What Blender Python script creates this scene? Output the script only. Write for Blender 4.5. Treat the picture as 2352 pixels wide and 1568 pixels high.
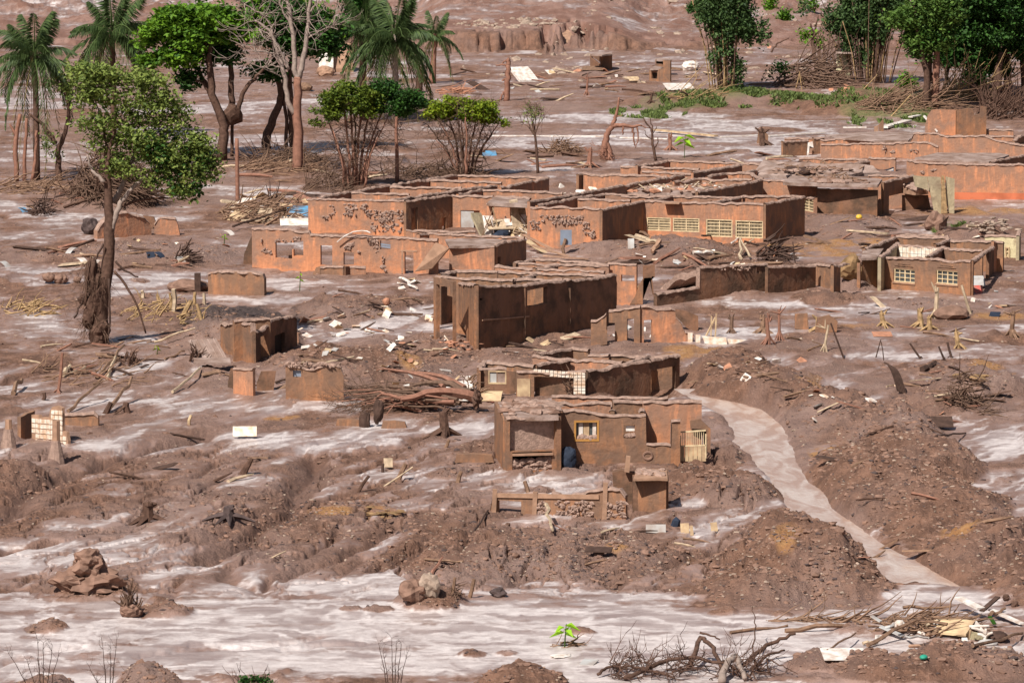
import bpy, math, random
import numpy as np
from mathutils import Vector
random.seed(7); rng = np.random.default_rng(7)
S = bpy.context.scene
for o in list(bpy.data.objects): bpy.data.objects.remove(o)
# ---------------- camera, sky, sun, exposure ----------------
FPX = 11025.0; CX, CY, HOR = 1176.0, 784.0, -609.0     # telephoto view of the valley floor (units of a 2352 px wide picture)
PITCH = math.atan((CY - HOR) / FPX); CH = 27.8
cp, sp = math.cos(PITCH), math.sin(PITCH)
cam = bpy.data.cameras.new('camera'); cam.sensor_width = 36; cam.lens = FPX / 2352 * 36
cam.clip_start = 1; cam.clip_end = 12000
camo = bpy.data.objects.new('camera', cam); S.collection.objects.link(camo)
camo.location = (0, 0, CH); camo.rotation_euler = (math.pi / 2 - PITCH, 0, 0); S.camera = camo
SUN = Vector((0.45, 0.74, -1.0)).normalized()          # direction the light travels
elev = math.asin(-SUN.z); az = math.atan2(-SUN.x, -SUN.y)
W = bpy.data.worlds.new('World'); S.world = W; W.use_nodes = True
nt = W.node_tree; sky = nt.nodes.new('ShaderNodeTexSky'); sky.sky_type = 'NISHITA'; sky.sun_disc = False
sky.sun_elevation = elev; sky.sun_rotation = az; sky.dust_density = 2.0
bg = nt.nodes['Background']; bg.inputs[1].default_value = 0.05
nt.links.new(sky.outputs[0], bg.inputs[0])
sl = bpy.data.lights.new('sun', 'SUN'); sl.energy = 5.0; sl.angle = math.radians(0.5); sl.color = (1, .945, .87)
so = bpy.data.objects.new('sun', sl); S.collection.objects.link(so); so.rotation_euler = SUN.to_track_quat('-Z', 'Y').to_euler()
so.location = (0, 0, 60)
S.view_settings.view_transform = 'Standard'; S.view_settings.look = 'None'; S.view_settings.gamma = 1
S.view_settings.exposure = 0.32; S.view_settings.use_curve_mapping = False
# ---------------- mapping helpers ----------------
FR = {'D': (0, 0, 1)}
def _f(n, ox, oy, w): FR[n] = (ox * .8244, oy * .8244, w * .8244 / 2352)
for n, ox, oy, w in [('R1', 0, 0, 720), ('R2', 710, 0, 720), ('R3', 1420, 0, 720), ('R4', 2133, 0, 720), ('X1', 0, 470, 720),
    ('Z2', 680, 450, 570), ('Z3', 1180, 430, 570), ('Z4', 1730, 400, 570), ('Z5', 2283, 270, 570), ('Z6', 2283, 560, 570),
    ('Y1', 560, 780, 570), ('Y2', 1130, 700, 570), ('Y3', 1600, 680, 570), ('Y4', 1280, 930, 630), ('Y5', 1300, 1250, 650),
    ('Y6', 2100, 900, 753), ('W1', 0, 940, 720), ('V1', 0, 1422, 720), ('V2', 710, 1422, 720), ('V3', 1420, 1422, 720),
    ('V4', 2133, 1422, 720), ('U', 630, 1080, 720)]: _f(n, ox, oy, w)
CUR = ['D']
def fr(n): CUR[0] = n
def D(p):
    ox, oy, k = FR[CUR[0]]; return (ox + p[0] * k, oy + p[1] * k)
def ray(px, py):
    a = (px - CX) / FPX; b = -(py - CY) / FPX
    return np.array([a, cp + b * sp, -sp + b * cp])
def atz(px, py, z):
    d = ray(px, py); t = (z - CH) / d[2]; return np.array([d[0] * t, d[1] * t, z])
def aty(px, py, y):
    d = ray(px, py); t = y / d[1]; return np.array([d[0] * t, y, CH + d[2] * t])
def proj(x, y, z):
    zc = y * cp + (CH - z) * sp; yc = y * sp - (CH - z) * cp
    return CX + FPX * x / zc, CY - FPX * yc / zc
def ppm(py): return (py + 609) * .0357                # picture px per metre at that row
# ---------------- noise ----------------
def _h(ix, iy, s):
    h = (ix.astype(np.int64) * 374761393 + iy.astype(np.int64) * 668265263 + s * 1274126177) & 0x7fffffff
    h = ((h ^ (h >> 13)) * 1103515245) & 0x7fffffff
    return ((h ^ (h >> 16)) & 0xffff) / 65536.0 * 2 * math.pi
def pn(x, y, s=0):
    x = np.asarray(x, float); y = np.asarray(y, float)
    ix = np.floor(x); iy = np.floor(y); fx = x - ix; fy = y - iy
    u = fx * fx * fx * (fx * (fx * 6 - 15) + 10); v = fy * fy * fy * (fy * (fy * 6 - 15) + 10)
    def g(a, b):
        t = _h(ix + a, iy + b, s); return np.cos(t) * (fx - a) + np.sin(t) * (fy - b)
    return ((g(0, 0) * (1 - u) + g(1, 0) * u) * (1 - v) + (g(0, 1) * (1 - u) + g(1, 1) * u) * v) * 1.5
def fbm(x, y, s=0, o=4, g=.5):
    r = 0; a = 1
    for i in range(o):
        r = r + a * pn(x, y, s + i * 17); x = x * 2.03 + 5.1; y = y * 2.03 + 1.7; a *= g
    return r
def ss(a, b, x):
    t = np.clip((x - a) / (b - a), 0, 1); return t * t * (3 - 2 * t)
# ---------------- materials ----------------
def mat(name, col, rough=.9, spec=.2, var=.25, vscale=2.0, bump=.0, bscale=8.0, col2=None, stretch=None, trans=0, attr=None):
    m = bpy.data.materials.new(name); m.use_nodes = True; n = m.node_tree.nodes; l = m.node_tree.links
    b = n['Principled BSDF']; b.inputs['Roughness'].default_value = rough; b.inputs['Specular IOR Level'].default_value = spec
    g = n.new('ShaderNodeNewGeometry'); mp = n.new('ShaderNodeMapping')
    l.new(g.outputs['Position'], mp.inputs[0])
    if stretch: mp.inputs['Scale'].default_value = stretch
    nz = n.new('ShaderNodeTexNoise'); nz.inputs['Scale'].default_value = vscale; nz.inputs['Detail'].default_value = 5
    l.new(mp.outputs[0], nz.inputs['Vector'])
    rp = n.new('ShaderNodeMapRange'); rp.inputs[1].default_value = .35; rp.inputs[2].default_value = .65
    l.new(nz.outputs[0], rp.inputs[0])
    mx = n.new('ShaderNodeMix'); mx.data_type = 'RGBA'
    c2 = col2 if col2 else tuple(c * (1 - var) for c in col)
    mx.inputs[6].default_value = (*c2, 1); mx.inputs[7].default_value = (*col, 1)
    if attr:
        at = n.new('ShaderNodeAttribute'); at.attribute_name = attr; l.new(at.outputs['Fac'], mx.inputs[0])
    else: l.new(rp.outputs[0], mx.inputs[0])
    l.new(mx.outputs[2], b.inputs['Base Color'])
    if bump:
        n2 = n.new('ShaderNodeTexNoise'); n2.inputs['Scale'].default_value = bscale; n2.inputs['Detail'].default_value = 6
        l.new(g.outputs['Position'], n2.inputs['Vector'])
        bp = n.new('ShaderNodeBump'); bp.inputs['Strength'].default_value = 1; bp.inputs['Distance'].default_value = bump
        l.new(n2.outputs[0], bp.inputs['Height']); l.new(bp.outputs[0], b.inputs['Normal'])
    if trans:
        t = n.new('ShaderNodeBsdfTranslucent'); l.new(mx.outputs[2], t.inputs[0]); ms = n.new('ShaderNodeMixShader')
        ms.inputs[0].default_value = trans; l.new(b.outputs[0], ms.inputs[1]); l.new(t.outputs[0], ms.inputs[2])
        l.new(ms.outputs[0], n['Material Output'].inputs[0])
    return m
def wallmat(name, hi, lo, dirt, amt=.5):
    """mud washed plaster: vertical run-off streaks, blotches of caked mud"""
    m = bpy.data.materials.new(name); m.use_nodes = True; n = m.node_tree.nodes; l = m.node_tree.links
    b = n['Principled BSDF']; b.inputs['Roughness'].default_value = .92; b.inputs['Specular IOR Level'].default_value = .12
    g = n.new('ShaderNodeNewGeometry')
    def noise(sc, st, det=4):
        mp = n.new('ShaderNodeMapping'); mp.inputs['Scale'].default_value = st; l.new(g.outputs['Position'], mp.inputs[0])
        z = n.new('ShaderNodeTexNoise'); z.inputs['Scale'].default_value = sc; z.inputs['Detail'].default_value = det; z.inputs['Roughness'].default_value = .6
        l.new(mp.outputs[0], z.inputs['Vector']); return z.outputs[0]
    def rng_(s, a, c):
        r = n.new('ShaderNodeMapRange'); r.inputs[1].default_value = a; r.inputs[2].default_value = c; l.new(s, r.inputs[0]); return r.outputs[0]
    def mix(f, a, c):
        x = n.new('ShaderNodeMix'); x.data_type = 'RGBA'; l.new(f, x.inputs[0])
        for i, q in ((6, a), (7, c)):
            if isinstance(q, tuple): x.inputs[i].default_value = (*q, 1)
            else: l.new(q, x.inputs[i])
        return x.outputs[2]
    at = n.new('ShaderNodeAttribute'); at.attribute_name = 'fromtop'
    st = noise(2.2, (1, 1, .12)); a_ = n.new('ShaderNodeMath'); a_.operation = 'MULTIPLY_ADD'; a_.inputs[1].default_value = 1.8
    l.new(st, a_.inputs[0]); l.new(at.outputs['Fac'], a_.inputs[2])
    c1 = mix(rng_(a_.outputs[0], 1.15, 1.75), hi, lo)
    c2 = mix(rng_(noise(5, (1, 1, .2)), .5, .75), c1, tuple(min(.9, x * 1.25) for x in lo))
    c3 = mix(rng_(noise(.9, (1, 1, 1), 7), .62 - amt * .3, .72 - amt * .2), c2, dirt)
    c4 = mix(rng_(noise(7, (1, 1, .6), 5), .60, .85), c3, tuple(x * .62 for x in dirt))
    l.new(c4, b.inputs['Base Color'])
    bp = n.new('ShaderNodeBump'); bp.inputs['Distance'].default_value = .05; l.new(noise(3.5, (1, 1, 1), 8), bp.inputs['Height'])
    l.new(bp.outputs[0], b.inputs['Normal'])
    return m
M = {}
M['w_or'] = wallmat('mud_stained_orange_plaster', (.34, .18, .115), (.53, .225, .115), (.29, .17, .12), .5)
M['w_br'] = wallmat('mud_stained_brown_plaster', (.235, .135, .087), (.34, .16, .083), (.19, .115, .08), .5)  # brown walls; on side walls of orange houses it also paints their shade
M['w_dk'] = wallmat('shade_dark_plaster', (.22, .12, .078), (.21, .105, .06), (.11, .068, .047), .6)  # darker plaster for shaded walls, their shade put into the colour
M['w_gr'] = wallmat('olive_grey_plaster', (.33, .27, .18), (.38, .31, .20), (.22, .16, .11), .3)
M['w_ye'] = wallmat('pale_yellow_plaster', (.55, .48, .30), (.58, .52, .33), (.32, .23, .15), .35)
M['red'] = mat('red_painted_band', (.56, .17, .085), .9, var=.3, vscale=1.5)
M['cap'] = mat('caked_mud', (.37, .25, .20), .95, .1, var=.35, vscale=6, bump=.03, bscale=14)
M['slab'] = mat('silt_covered_slab', (.36, .27, .235), .85, .2, col2=(.19, .12, .09), vscale=1.3, bump=.06, bscale=5)
M['conc'] = mat('weathered_concrete', (.40, .24, .16), .9, var=.3, vscale=3, bump=.01)
M['tile'] = mat('glazed_white_tile', (.80, .77, .68), .35, .4, var=.12, vscale=4, col2=(.62, .42, .28))
M['white'] = mat('soiled_white_board', (.76, .73, .69), .6, .3, col2=(.50, .40, .33), vscale=3.5)
M['cream'] = mat('cream_paint', (.60, .45, .27), .8, col2=(.36, .24, .15), vscale=2.5)
M['grille'] = mat('cream_painted_steel', (.74, .58, .36), .5, .4, var=.3, vscale=5)
M['dark'] = mat('void_shade_and_slab', (.045, .03, .022), .9)  # near-black fill painting the shade inside openings; also one broken slab
M['glass'] = mat('grimy_window_glass', (.10, .11, .11), .25, .5, var=.5, vscale=3)
M['wood'] = mat('muddy_wood', (.27, .165, .11), .9, .1, var=.45, vscale=5)
M['pwood'] = mat('bleached_wood', (.55, .42, .29), .85, .1, var=.4, vscale=5)
M['dwood'] = mat('wet_dark_wood', (.085, .05, .038), .85, .2, var=.4, vscale=5)
M['bark'] = mat('dark_muddy_bark', (.13, .075, .055), .9, .1, var=.45, vscale=6, bump=.02)
M['pbark'] = mat('pale_grey_bark', (.34, .265, .225), .85, .1, var=.3, vscale=5, bump=.01)
M['rbark'] = mat('red_brown_mud_bark', (.30, .15, .105), .9, .1, var=.3, vscale=5)
M['straw'] = mat('dry_stalk', (.44, .29, .15), .85, .1, var=.45, vscale=6)
M['twig'] = mat('brown_twig', (.17, .105, .075), .9, .1, var=.4, vscale=6)
M['blue'] = mat('faded_blue_plastic', (.10, .30, .50), .5, .4, col2=(.16, .17, .20), vscale=2.5)
M['navy'] = mat('dark_blue_cloth', (.03, .04, .065), .8, .2, var=.4)
M['steel'] = mat('grey_blue_steel', (.23, .27, .34), .5, .4, var=.2)
M['greyd'] = mat('pale_grey_door', (.46, .46, .45), .6, .3, col2=(.33, .28, .25), vscale=2)
M['redp'] = mat('red_plastic', (.50, .09, .07), .6, .3, col2=(.32, .14, .10), vscale=5)
M['yel'] = mat('yellow_plastic', (.66, .42, .05), .5, .4, var=.2)
M['grn'] = mat('green_plastic', (.03, .30, .20), .5, .4, var=.3)
M['brick'] = mat('broken_red_clay', (.50, .24, .15), .9, .1, var=.35, vscale=5)
M['rock'] = mat('pale_rubble', (.40, .30, .235), .9, .1, var=.4, vscale=4)
M['clod'] = mat('mud_clod', (.27, .162, .12), .95, .1, var=.4, vscale=3)
M['dsoil'] = mat('dark_wet_soil', (.10, .07, .065), .9, .2, var=.4, vscale=4)
M['yrock'] = mat('ochre_stone', (.33, .205, .105), .9, .1, var=.5, vscale=2)
def leafm(n, a, b, t=.25): return mat(n, a, .6, .25, col2=b, trans=t, attr='tone')
M['l_br'] = leafm('bright_leaf', (.16, .30, .02), (.035, .10, .012))
M['l_dk'] = leafm('dark_leaf', (.055, .14, .022), (.012, .04, .010))
M['l_ol'] = leafm('olive_leaf', (.25, .31, .07), (.06, .10, .02))
M['l_mo'] = leafm('mossy_leaf', (.15, .20, .018), (.035, .07, .012))
M['l_ye'] = leafm('yellow_green_leaf', (.26, .32, .015), (.07, .13, .012))
M['l_pa'] = leafm('palm_leaflet', (.12, .18, .055), (.035, .065, .022))
M['l_da'] = leafm('dead_frond', (.24, .19, .06), (.09, .07, .03))
M['l_ba'] = leafm('bamboo_leaf', (.09, .155, .045), (.025, .055, .018))
M['l_gr'] = leafm('grass_blade', (.17, .22, .06), (.07, .10, .03))
M['l_mg'] = leafm('mid_green_leaf', (.13, .22, .04), (.035, .08, .016))
M['l_st'] = leafm('dry_grass_blade', (.34, .27, .11), (.16, .11, .05))
M['l_li'] = leafm('young_leaf', (.35, .62, .03), (.20, .42, .02), .4)
# ---------------- mesh builder ----------------
ORG = {}
class MB:
    def __init__(s): s.v = []; s.f = []; s.n = 0; s.tone = []; s.hast = False
    def add(s, v, f, tone=None):
        v = np.asarray(v, float).reshape(-1, 3); s.v.append(v)
        s.f.append((np.asarray(f, np.int64) + s.n)); s.n += len(v)
        if tone is not None: s.hast = True; s.tone.append(np.broadcast_to(np.asarray(tone, float), (len(v),)))
        else: s.tone.append(np.zeros(len(v)))
        return s
    def box(s, c, size, R=None, jit=0):
        q = np.array([[i, j, k] for i in (-.5, .5) for j in (-.5, .5) for k in (-.5, .5)]) * size
        if jit: q = q + rng.normal(0, jit, q.shape) * np.asarray(size)
        if R is not None: q = q @ np.asarray(R).T
        return s.add(q + c, [(0, 1, 3, 2), (4, 6, 7, 5), (0, 4, 5, 1), (2, 3, 7, 6), (0, 2, 6, 4), (1, 5, 7, 3)])
    def beam(s, a, b, w, h, up=(0, 0, 1)):
        a = np.asarray(a, float); b = np.asarray(b, float); d = b - a; L = np.linalg.norm(d) + 1e-9; d = d / L
        u = np.asarray(up, float)
        if abs(d @ u) > .97: u = np.array([0, 1., 0])
        x = np.cross(d, u); x /= np.linalg.norm(x); z = np.cross(x, d)
        return s.box((a + b) / 2, (L, w, h), np.stack([d, x, z], 1))
    def tube(s, pts, rad, n=6):
        pts = np.asarray(pts, float); m = len(pts); rad = np.broadcast_to(np.asarray(rad, float), (m,))
        t = np.gradient(pts, axis=0); t /= np.linalg.norm(t, axis=1)[:, None] + 1e-9
        ref = np.array([0, 0, 1.]) if abs(t[0, 2]) < .8 else np.array([0, 1., 0])
        x = np.cross(t, ref); x /= np.linalg.norm(x, axis=1)[:, None] + 1e-9; y = np.cross(t, x)
        a = np.arange(n) / n * 2 * math.pi
        v = pts[:, None] + rad[:, None, None] * (np.cos(a)[None, :, None] * x[:, None] + np.sin(a)[None, :, None] * y[:, None])
        i = np.arange(m - 1)[:, None] * n; j = np.arange(n)[None]; k = (j + 1) % n
        f = np.stack([i + j, i + k, i + n + k, i + n + j], -1).reshape(-1, 4)
        s.add(v.reshape(-1, 3), f)
        b0 = s.n - m * n; e0 = s.n - n                       # caps as quads / fans
        for q0, rev in ((b0, False), (e0, True)):
            idx = list(range(n)); idx = idx if rev else idx[::-1]
            for q in range(1, n - 1, 2):
                s.f.append(np.array([[q0 + idx[0], q0 + idx[q], q0 + idx[q + 1], q0 + idx[min(q + 2, n - 1)]]]) if q + 2 <= n - 1 else np.array([[q0 + idx[0], q0 + idx[q], q0 + idx[q + 1], q0 + idx[q + 1]]]))
        return s
    def blob(s, c, r, jit=.18, sub=1, squash=1):
        v, f = ICO[sub]; k = 1 + jit * .35 * rng.normal(0, 1, len(v)); 
        for fq in (2.2, 4.5, 7): k = k + jit * 1.6 / fq * np.sin(v @ rng.normal(0, fq, 3) + rng.uniform(0, 6.28)) * 1.2
        q = v * k[:, None] * np.asarray(r)
        a = rng.uniform(0, 6.28); R = np.array([[math.cos(a), -math.sin(a), 0], [math.sin(a), math.cos(a), 0], [0, 0, 1]])
        return s.add(q @ R.T + np.asarray(c), np.concatenate([f, f[:, 2:3]], 1))
    def mesh(s, name, org=(0, 0, 0)):
        v = np.concatenate(s.v) - np.asarray(org)[None]; f = np.concatenate(s.f)
        me = bpy.data.meshes.new(name); tri = f[:, 2] == f[:, 3]
        lt = np.where(tri, 3, 4); loops = np.where(tri[:, None], np.concatenate([f[:, :3], -np.ones((len(f), 1), int)], 1), f).reshape(-1); loops = loops[loops >= 0]
        me.vertices.add(len(v)); me.vertices.foreach_set('co', v.astype(np.float32).ravel())
        me.loops.add(len(loops)); me.loops.foreach_set('vertex_index', loops.astype(np.int32))
        me.polygons.add(len(f)); st = np.concatenate([[0], np.cumsum(lt)[:-1]])
        me.polygons.foreach_set('loop_start', st.astype(np.int32)); me.polygons.foreach_set('loop_total', lt.astype(np.int32))
        if s.hast:
            a = me.attributes.new(s.attr if hasattr(s, 'attr') else 'tone', 'FLOAT', 'POINT'); a.data.foreach_set('value', np.concatenate(s.tone).astype(np.float32))
        me.polygons.foreach_set('use_smooth', np.zeros(len(f), bool)); me.update(calc_edges=True); me.validate()
        return me
    def build(s, name, m, parent=None, smooth=False, org=None):
        if not s.v: return None
        if parent is not None: org = ORG[parent.name]
        elif org is None:
            v = np.concatenate(s.v); org = np.array([(v[:, 0].min() + v[:, 0].max()) / 2, (v[:, 1].min() + v[:, 1].max()) / 2, v[:, 2].min()])
        me = s.mesh(name, org); me.materials.append(M[m] if isinstance(m, str) else m)
        if smooth: me.polygons.foreach_set('use_smooth', [True] * len(me.polygons)); me.update()
        o = bpy.data.objects.new(name, me); S.collection.objects.link(o)
        if parent is not None: o.parent = parent
        else: o.location = org
        ORG[o.name] = np.asarray(org); return o
def _ico(sub):
    p = (1 + 5 ** .5) / 2
    v = [(-1, p, 0), (1, p, 0), (-1, -p, 0), (1, -p, 0), (0, -1, p), (0, 1, p), (0, -1, -p), (0, 1, -p), (p, 0, -1), (p, 0, 1), (-p, 0, -1), (-p, 0, 1)]
    f = [(0, 11, 5), (0, 5, 1), (0, 1, 7), (0, 7, 10), (0, 10, 11), (1, 5, 9), (5, 11, 4), (11, 10, 2), (10, 7, 6), (7, 1, 8), (3, 9, 4), (3, 4, 2), (3, 2, 6), (3, 6, 8), (3, 8, 9), (4, 9, 5), (2, 4, 11), (6, 2, 10), (8, 6, 7), (9, 8, 1)]
    v = [np.array(q) / np.linalg.norm(q) for q in v]
    for _ in range(sub):
        c = {}; nf = []
        def mid(a, b):
            k = (min(a, b), max(a, b))
            if k not in c: q = v[a] + v[b]; v.append(q / np.linalg.norm(q)); c[k] = len(v) - 1
            return c[k]
        for a, b, d in f:
            x, y, z = mid(a, b), mid(b, d), mid(d, a); nf += [(a, x, z), (b, y, x), (d, z, y), (x, y, z)]
        f = nf
    return np.array(v), np.array(f)
ICO = {0: _ico(0), 1: _ico(1), 2: _ico(2)}
def tag(o, label, cat, group=None):
    o['label'] = label; o['category'] = cat
    if group: o['group'] = group
    return o
def thing(name, label, cat, loc, group=None):
    o = bpy.data.objects.new(name, None); S.collection.objects.link(o); o.location = loc; o.empty_display_size = .5
    ORG[o.name] = np.asarray(loc, float); return tag(o, label, cat, group)
# ---------------- terrain ----------------
dy = np.concatenate([[3400, 2900, 2500, 2200, 2000, 1880, 1800, 1740, 1700], np.arange(1670, 110, -2.1), np.arange(110, 10, -1.0), [5, 0, -6, -14, -25, -40, -60, -90, -130, -180, -240, -300, -360, -420, -480, -530]])
def ydist(py): d = ray(CX, py); return d[1] * CH / -d[2]
YR = np.array([ydist(q) for q in dy]); YR = np.concatenate([[-60, -20, 10, 30, 45, 60], YR[YR > 64]])
UC = np.concatenate([-np.array([3, 2, 1.3, .9, .6, .42, .3, .23, .18, .15, .13, .122, .118]), np.linspace(-.114, .114, 980), np.array([.118, .122, .13, .15, .18, .23, .3, .42, .6, .9, 1.3, 2, 3])])
YG = np.broadcast_to(YR[:, None], (len(YR), len(UC))); XG = UC[None] * np.maximum(YR, 60)[:, None]
PX, PY = proj(XG, np.maximum(YG, 40), 0.0)
def ell(cx, cy, rx, ry, nz=0.0):
    return ((PX - cx) / rx) ** 2 + ((PY - cy) / ry) ** 2 + nz
n_warp = fbm(XG / 2.5, YG / 5, 3, 4)
n_big = fbm(XG / 9, YG / 22, 11, 4)
n_mid = fbm(XG / 2.6, YG / 6.5, 21, 5, .55)
n_fine = fbm(XG / .7, YG / 1.3, 31, 4, .6)
MOUNDS = [ # centre x,y  radius x,y (picture px on flat ground), height m
 (1575, 588, 165, 26, 1.0), (1700, 605, 130, 20, .45), (1460, 590, 80, 16, .5), (1400, 572, 120, 14, .5),
 (1950, 520, 130, 22, .55), (2090, 560, 120, 20, .4), (2230, 545, 90, 16, .7), (1880, 500, 60, 14, .4),
 (560, 782, 150, 30, 1.55), (470, 790, 90, 22, .8), (850, 720, 190, 38, .75), (830, 845, 240, 42, .7), (1000, 800, 120, 30, .5), (700, 830, 120, 20, .4), (1200, 820, 120, 22, .45), (1230, 775, 110, 14, .35),
 (1680, 870, 110, 40, .85), (1790, 905, 130, 45, 1.1), (1930, 965, 150, 50, 1.35), (2050, 1010, 130, 55, 1.6), (2080, 1090, 180, 60, 1.1), (2170, 1180, 180, 65, 1.2), (2270, 1280, 170, 65, 1.3), (2380, 1330, 150, 60, 1.3), (1960, 1080, 110, 50, .8), (2000, 1160, 90, 50, .6), 
 (1600, 1100, 110, 36, .75), (1690, 1130, 100, 36, .75), (1850, 1300, 230, 66, 1.9), (1760, 1350, 170, 40, .8), (1960, 1350, 110, 36, .8), (1650, 1050, 70, 25, .5),
 (1200, 1270, 380, 60, .5), (1450, 1290, 280, 50, .35), (300, 1150, 380, 60, .25), (700, 1190, 300, 50, .3), (1520, 1080, 60, 10, .25),
 (105, 1443, 55, 14, .3), (215, 1350, 110, 26, .45), (380, 1408, 75, 16, .45), (990, 1384, 90, 20, .6), (1335, 1452, 42, 9, .28), (1085, 1503, 45, 9, .3), (1165, 1500, 35, 6, .2), (1200, 1585, 120, 26, .8), (340, 1570, 80, 24, .6), (90, 1580, 90, 20, .5),
 (870, 1400, 40, 7, .18), (805, 1398, 30, 6, .15), (2230, 1535, 190, 30, .8), (2050, 1550, 140, 26, .5), (1900, 1530, 110, 22, .4), (2100, 1450, 180, 20, .35), (2240, 1460, 160, 20, .3), (1990, 1420, 40, 6, .15), (1660, 1408, 35, 6, .15), (1800, 1415, 30, 5, .12),
 (60, 1100, 130, 22, .5), (500, 860, 60, 14, .3), (100, 640, 300, 22, .35), (300, 590, 260, 26, .55), (60, 720, 120, 20, .3), (350, 700, 190, 26, .35), (490, 660, 60, 10, .25), (320, 645, 30, 7, .2),
 (350, 1180, 60, 12, .4), (530, 1185, 60, 10, .3), (985, 1172, 45, 9, .3), (1240, 1123, 40, 8, .4), (1030, 1090, 60, 12, .35), (1145, 1035, 110, 16, .35),
 (2120, 700, 80, 14, .35), (1900, 690, 90, 14, .4), (1960, 660, 60, 10, .7), (2200, 850, 120, 20, .3), (2240, 900, 130, 25, .8), (2150, 930, 100, 25, .6), (2310, 770, 70, 14, .25), (1850, 770, 80, 12, .3),
 (1700, 160, 200, 8, .4), (1350, 170, 200, 9, .5), (1250, 130, 120, 6, .3), (1750, 235, 230, 12, .9), (2050, 250, 260, 16, 1.5), (1500, 235, 100, 8, .5), (2250, 230, 180, 14, 1.4), (1800, 298, 70, 6, .35), (1690, 350, 40, 5, .3), (1290, 350, 70, 8, .3), (1040, 400, 130, 10, .3), (820, 425, 120, 9, .35), (250, 470, 110, 12, .9), (690, 395, 120, 9, .35), (420, 420, 150, 12, .3), (150, 590, 200, 14, .3)]
Hm = np.zeros_like(XG); mm = np.zeros_like(XG)
for cx, cy, rx, ry, h in MOUNDS:
    big_ = h >= .5 or rx < 120; ry = ry * (1.15 if h > .45 else 1.0); h = h * (.8 if h > .45 else .62)
    q = 1 - ell(cx, cy, rx, ry) + n_warp * .16 + n_mid * .05 + n_big * .12
    k = np.clip(q, 0, 1); k = k * k * (3 - 2 * k) * .55 + k * .45
    if h < 0: continue
    Hm = np.maximum(Hm, h * k * (1 + .10 * n_mid)) + .2 * np.minimum(Hm, h * k); mm = np.maximum(mm, np.clip(q * 2, 0, 1) * (1 if big_ else .25))
for cx, cy, rx, ry, h in [(1500, 882, 125, 30, .8), (1120, 922, 130, 15, .3), (1640, 1070, 60, 20, .2)]: Hm = Hm * (1 - np.clip(2 * (1 - ell(cx, cy, rx, ry)), 0, 1)) - h * np.clip(1 - ell(cx, cy, rx, ry), 0, 1)
# the stream: left and right edge per picture row
SY = np.array([885, 900, 915, 930, 960, 1000, 1050, 1100, 1150, 1200, 1250, 1300, 1335, 1360])
SL = np.array([1560, 1585, 1612, 1640, 1672, 1692, 1740, 1785, 1812, 1858, 1925, 2000, 2040, 2010])
SR = np.array([1575, 1610, 1690, 1740, 1780, 1796, 1822, 1858, 1905, 1962, 2040, 2130, 2205, 2240])
wob = n_warp * 11 + n_mid * 6 + n_fine * 3
sl_ = np.interp(PY, SY, SL) + wob; sr_ = np.interp(PY, SY, SR) + wob * .7
dist = np.maximum(sl_ - PX, PX - sr_); band = ss(885, 905, PY) * (1 - ss(1312, 1342, PY + 20 * n_warp + 14 * n_big))
stream = ss(26, -6, dist) * band
Hm *= 1 - ss(34, 4, dist) * band * .97
# bias towards pale silt and its painted sky sheen
WET = [(2160, 1372, 210, 34, 1.2), (300, 1480, 900, 120, 1.15), (1000, 1450, 900, 110, 1.3), (1500, 1490, 800, 110, 1.25), (2150, 1400, 330, 45, .8), (2150, 1480, 300, 40, .5), (200, 1275, 330, 45, .75), (480, 1330, 200, 50, .5), (720, 1355, 330, 45, .9),
 (1150, 1108, 330, 26, 1.0), (1270, 1150, 200, 22, .9), (450, 1170, 140, 18, .8), (1650, 1150, 130, 22, .6), (1600, 1215, 130, 16, .5), (1250, 1180, 120, 14, .6), (150, 905, 260, 26, .4), (260, 930, 260, 22, .8), (330, 850, 250, 26, .35), (640, 925, 200, 26, .75), (380, 1025, 300, 24, .7), (700, 1010, 300, 28, .8), (900, 985, 200, 22, .7), (1120, 990, 140, 22, .8),
 (100, 1070, 140, 14, .6), (200, 640, 330, 22, 1.0), (560, 690, 200, 16, .7), (700, 655, 180, 18, .8), (120, 740, 200, 22, .5), (250, 680, 200, 20, .6), (940, 755, 150, 26, 1.2), (850, 760, 60, 10, .8), (420, 430, 260, 20, .5), (600, 440, 130, 16, .9), (200, 500, 260, 16, .7), (120, 545, 200, 10, .3), (650, 330, 330, 22, .9), (500, 250, 330, 20, .8), (800, 230, 260, 18, .7), (700, 170, 300, 10, .5), (150, 360, 260, 26, .6), (60, 230, 200, 30, .6), (80, 50, 300, 14, .5),
 (1400, 270, 360, 16, .9), (1750, 290, 420, 18, .9), (1500, 320, 420, 14, 1.1), (1750, 350, 300, 14, .9), (2050, 310, 200, 12, .8), (1150, 330, 200, 16, .6), (1350, 110, 420, 12, .6), (1650, 140, 330, 9, .6), (1500, 150, 260, 6, .6), (1000, 140, 260, 10, .4), (1200, 390, 130, 8, .9),
 (2000, 690, 420, 26, .55), (1750, 760, 160, 18, .8), (2200, 700, 200, 12, .5), (2000, 810, 120, 18, .7), (2150, 820, 170, 14, .7), (2300, 800, 120, 16, .6), (2250, 1020, 170, 50, .55), (2330, 1130, 110, 50, .7), (1950, 590, 160, 14, .3), (1500, 700, 60, 8, .3), (1730, 765, 80, 14, .5), (2230, 1500, 200, 25, .5), (1440, 1210, 60, 10, .4), (1620, 935, 60, 10, .6)]
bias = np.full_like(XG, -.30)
for cx, cy, rx, ry, a in WET: bias = np.maximum(bias, bias * .3 + a * np.clip(1.25 - ell(cx, cy, rx, ry), 0, 1))
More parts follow.
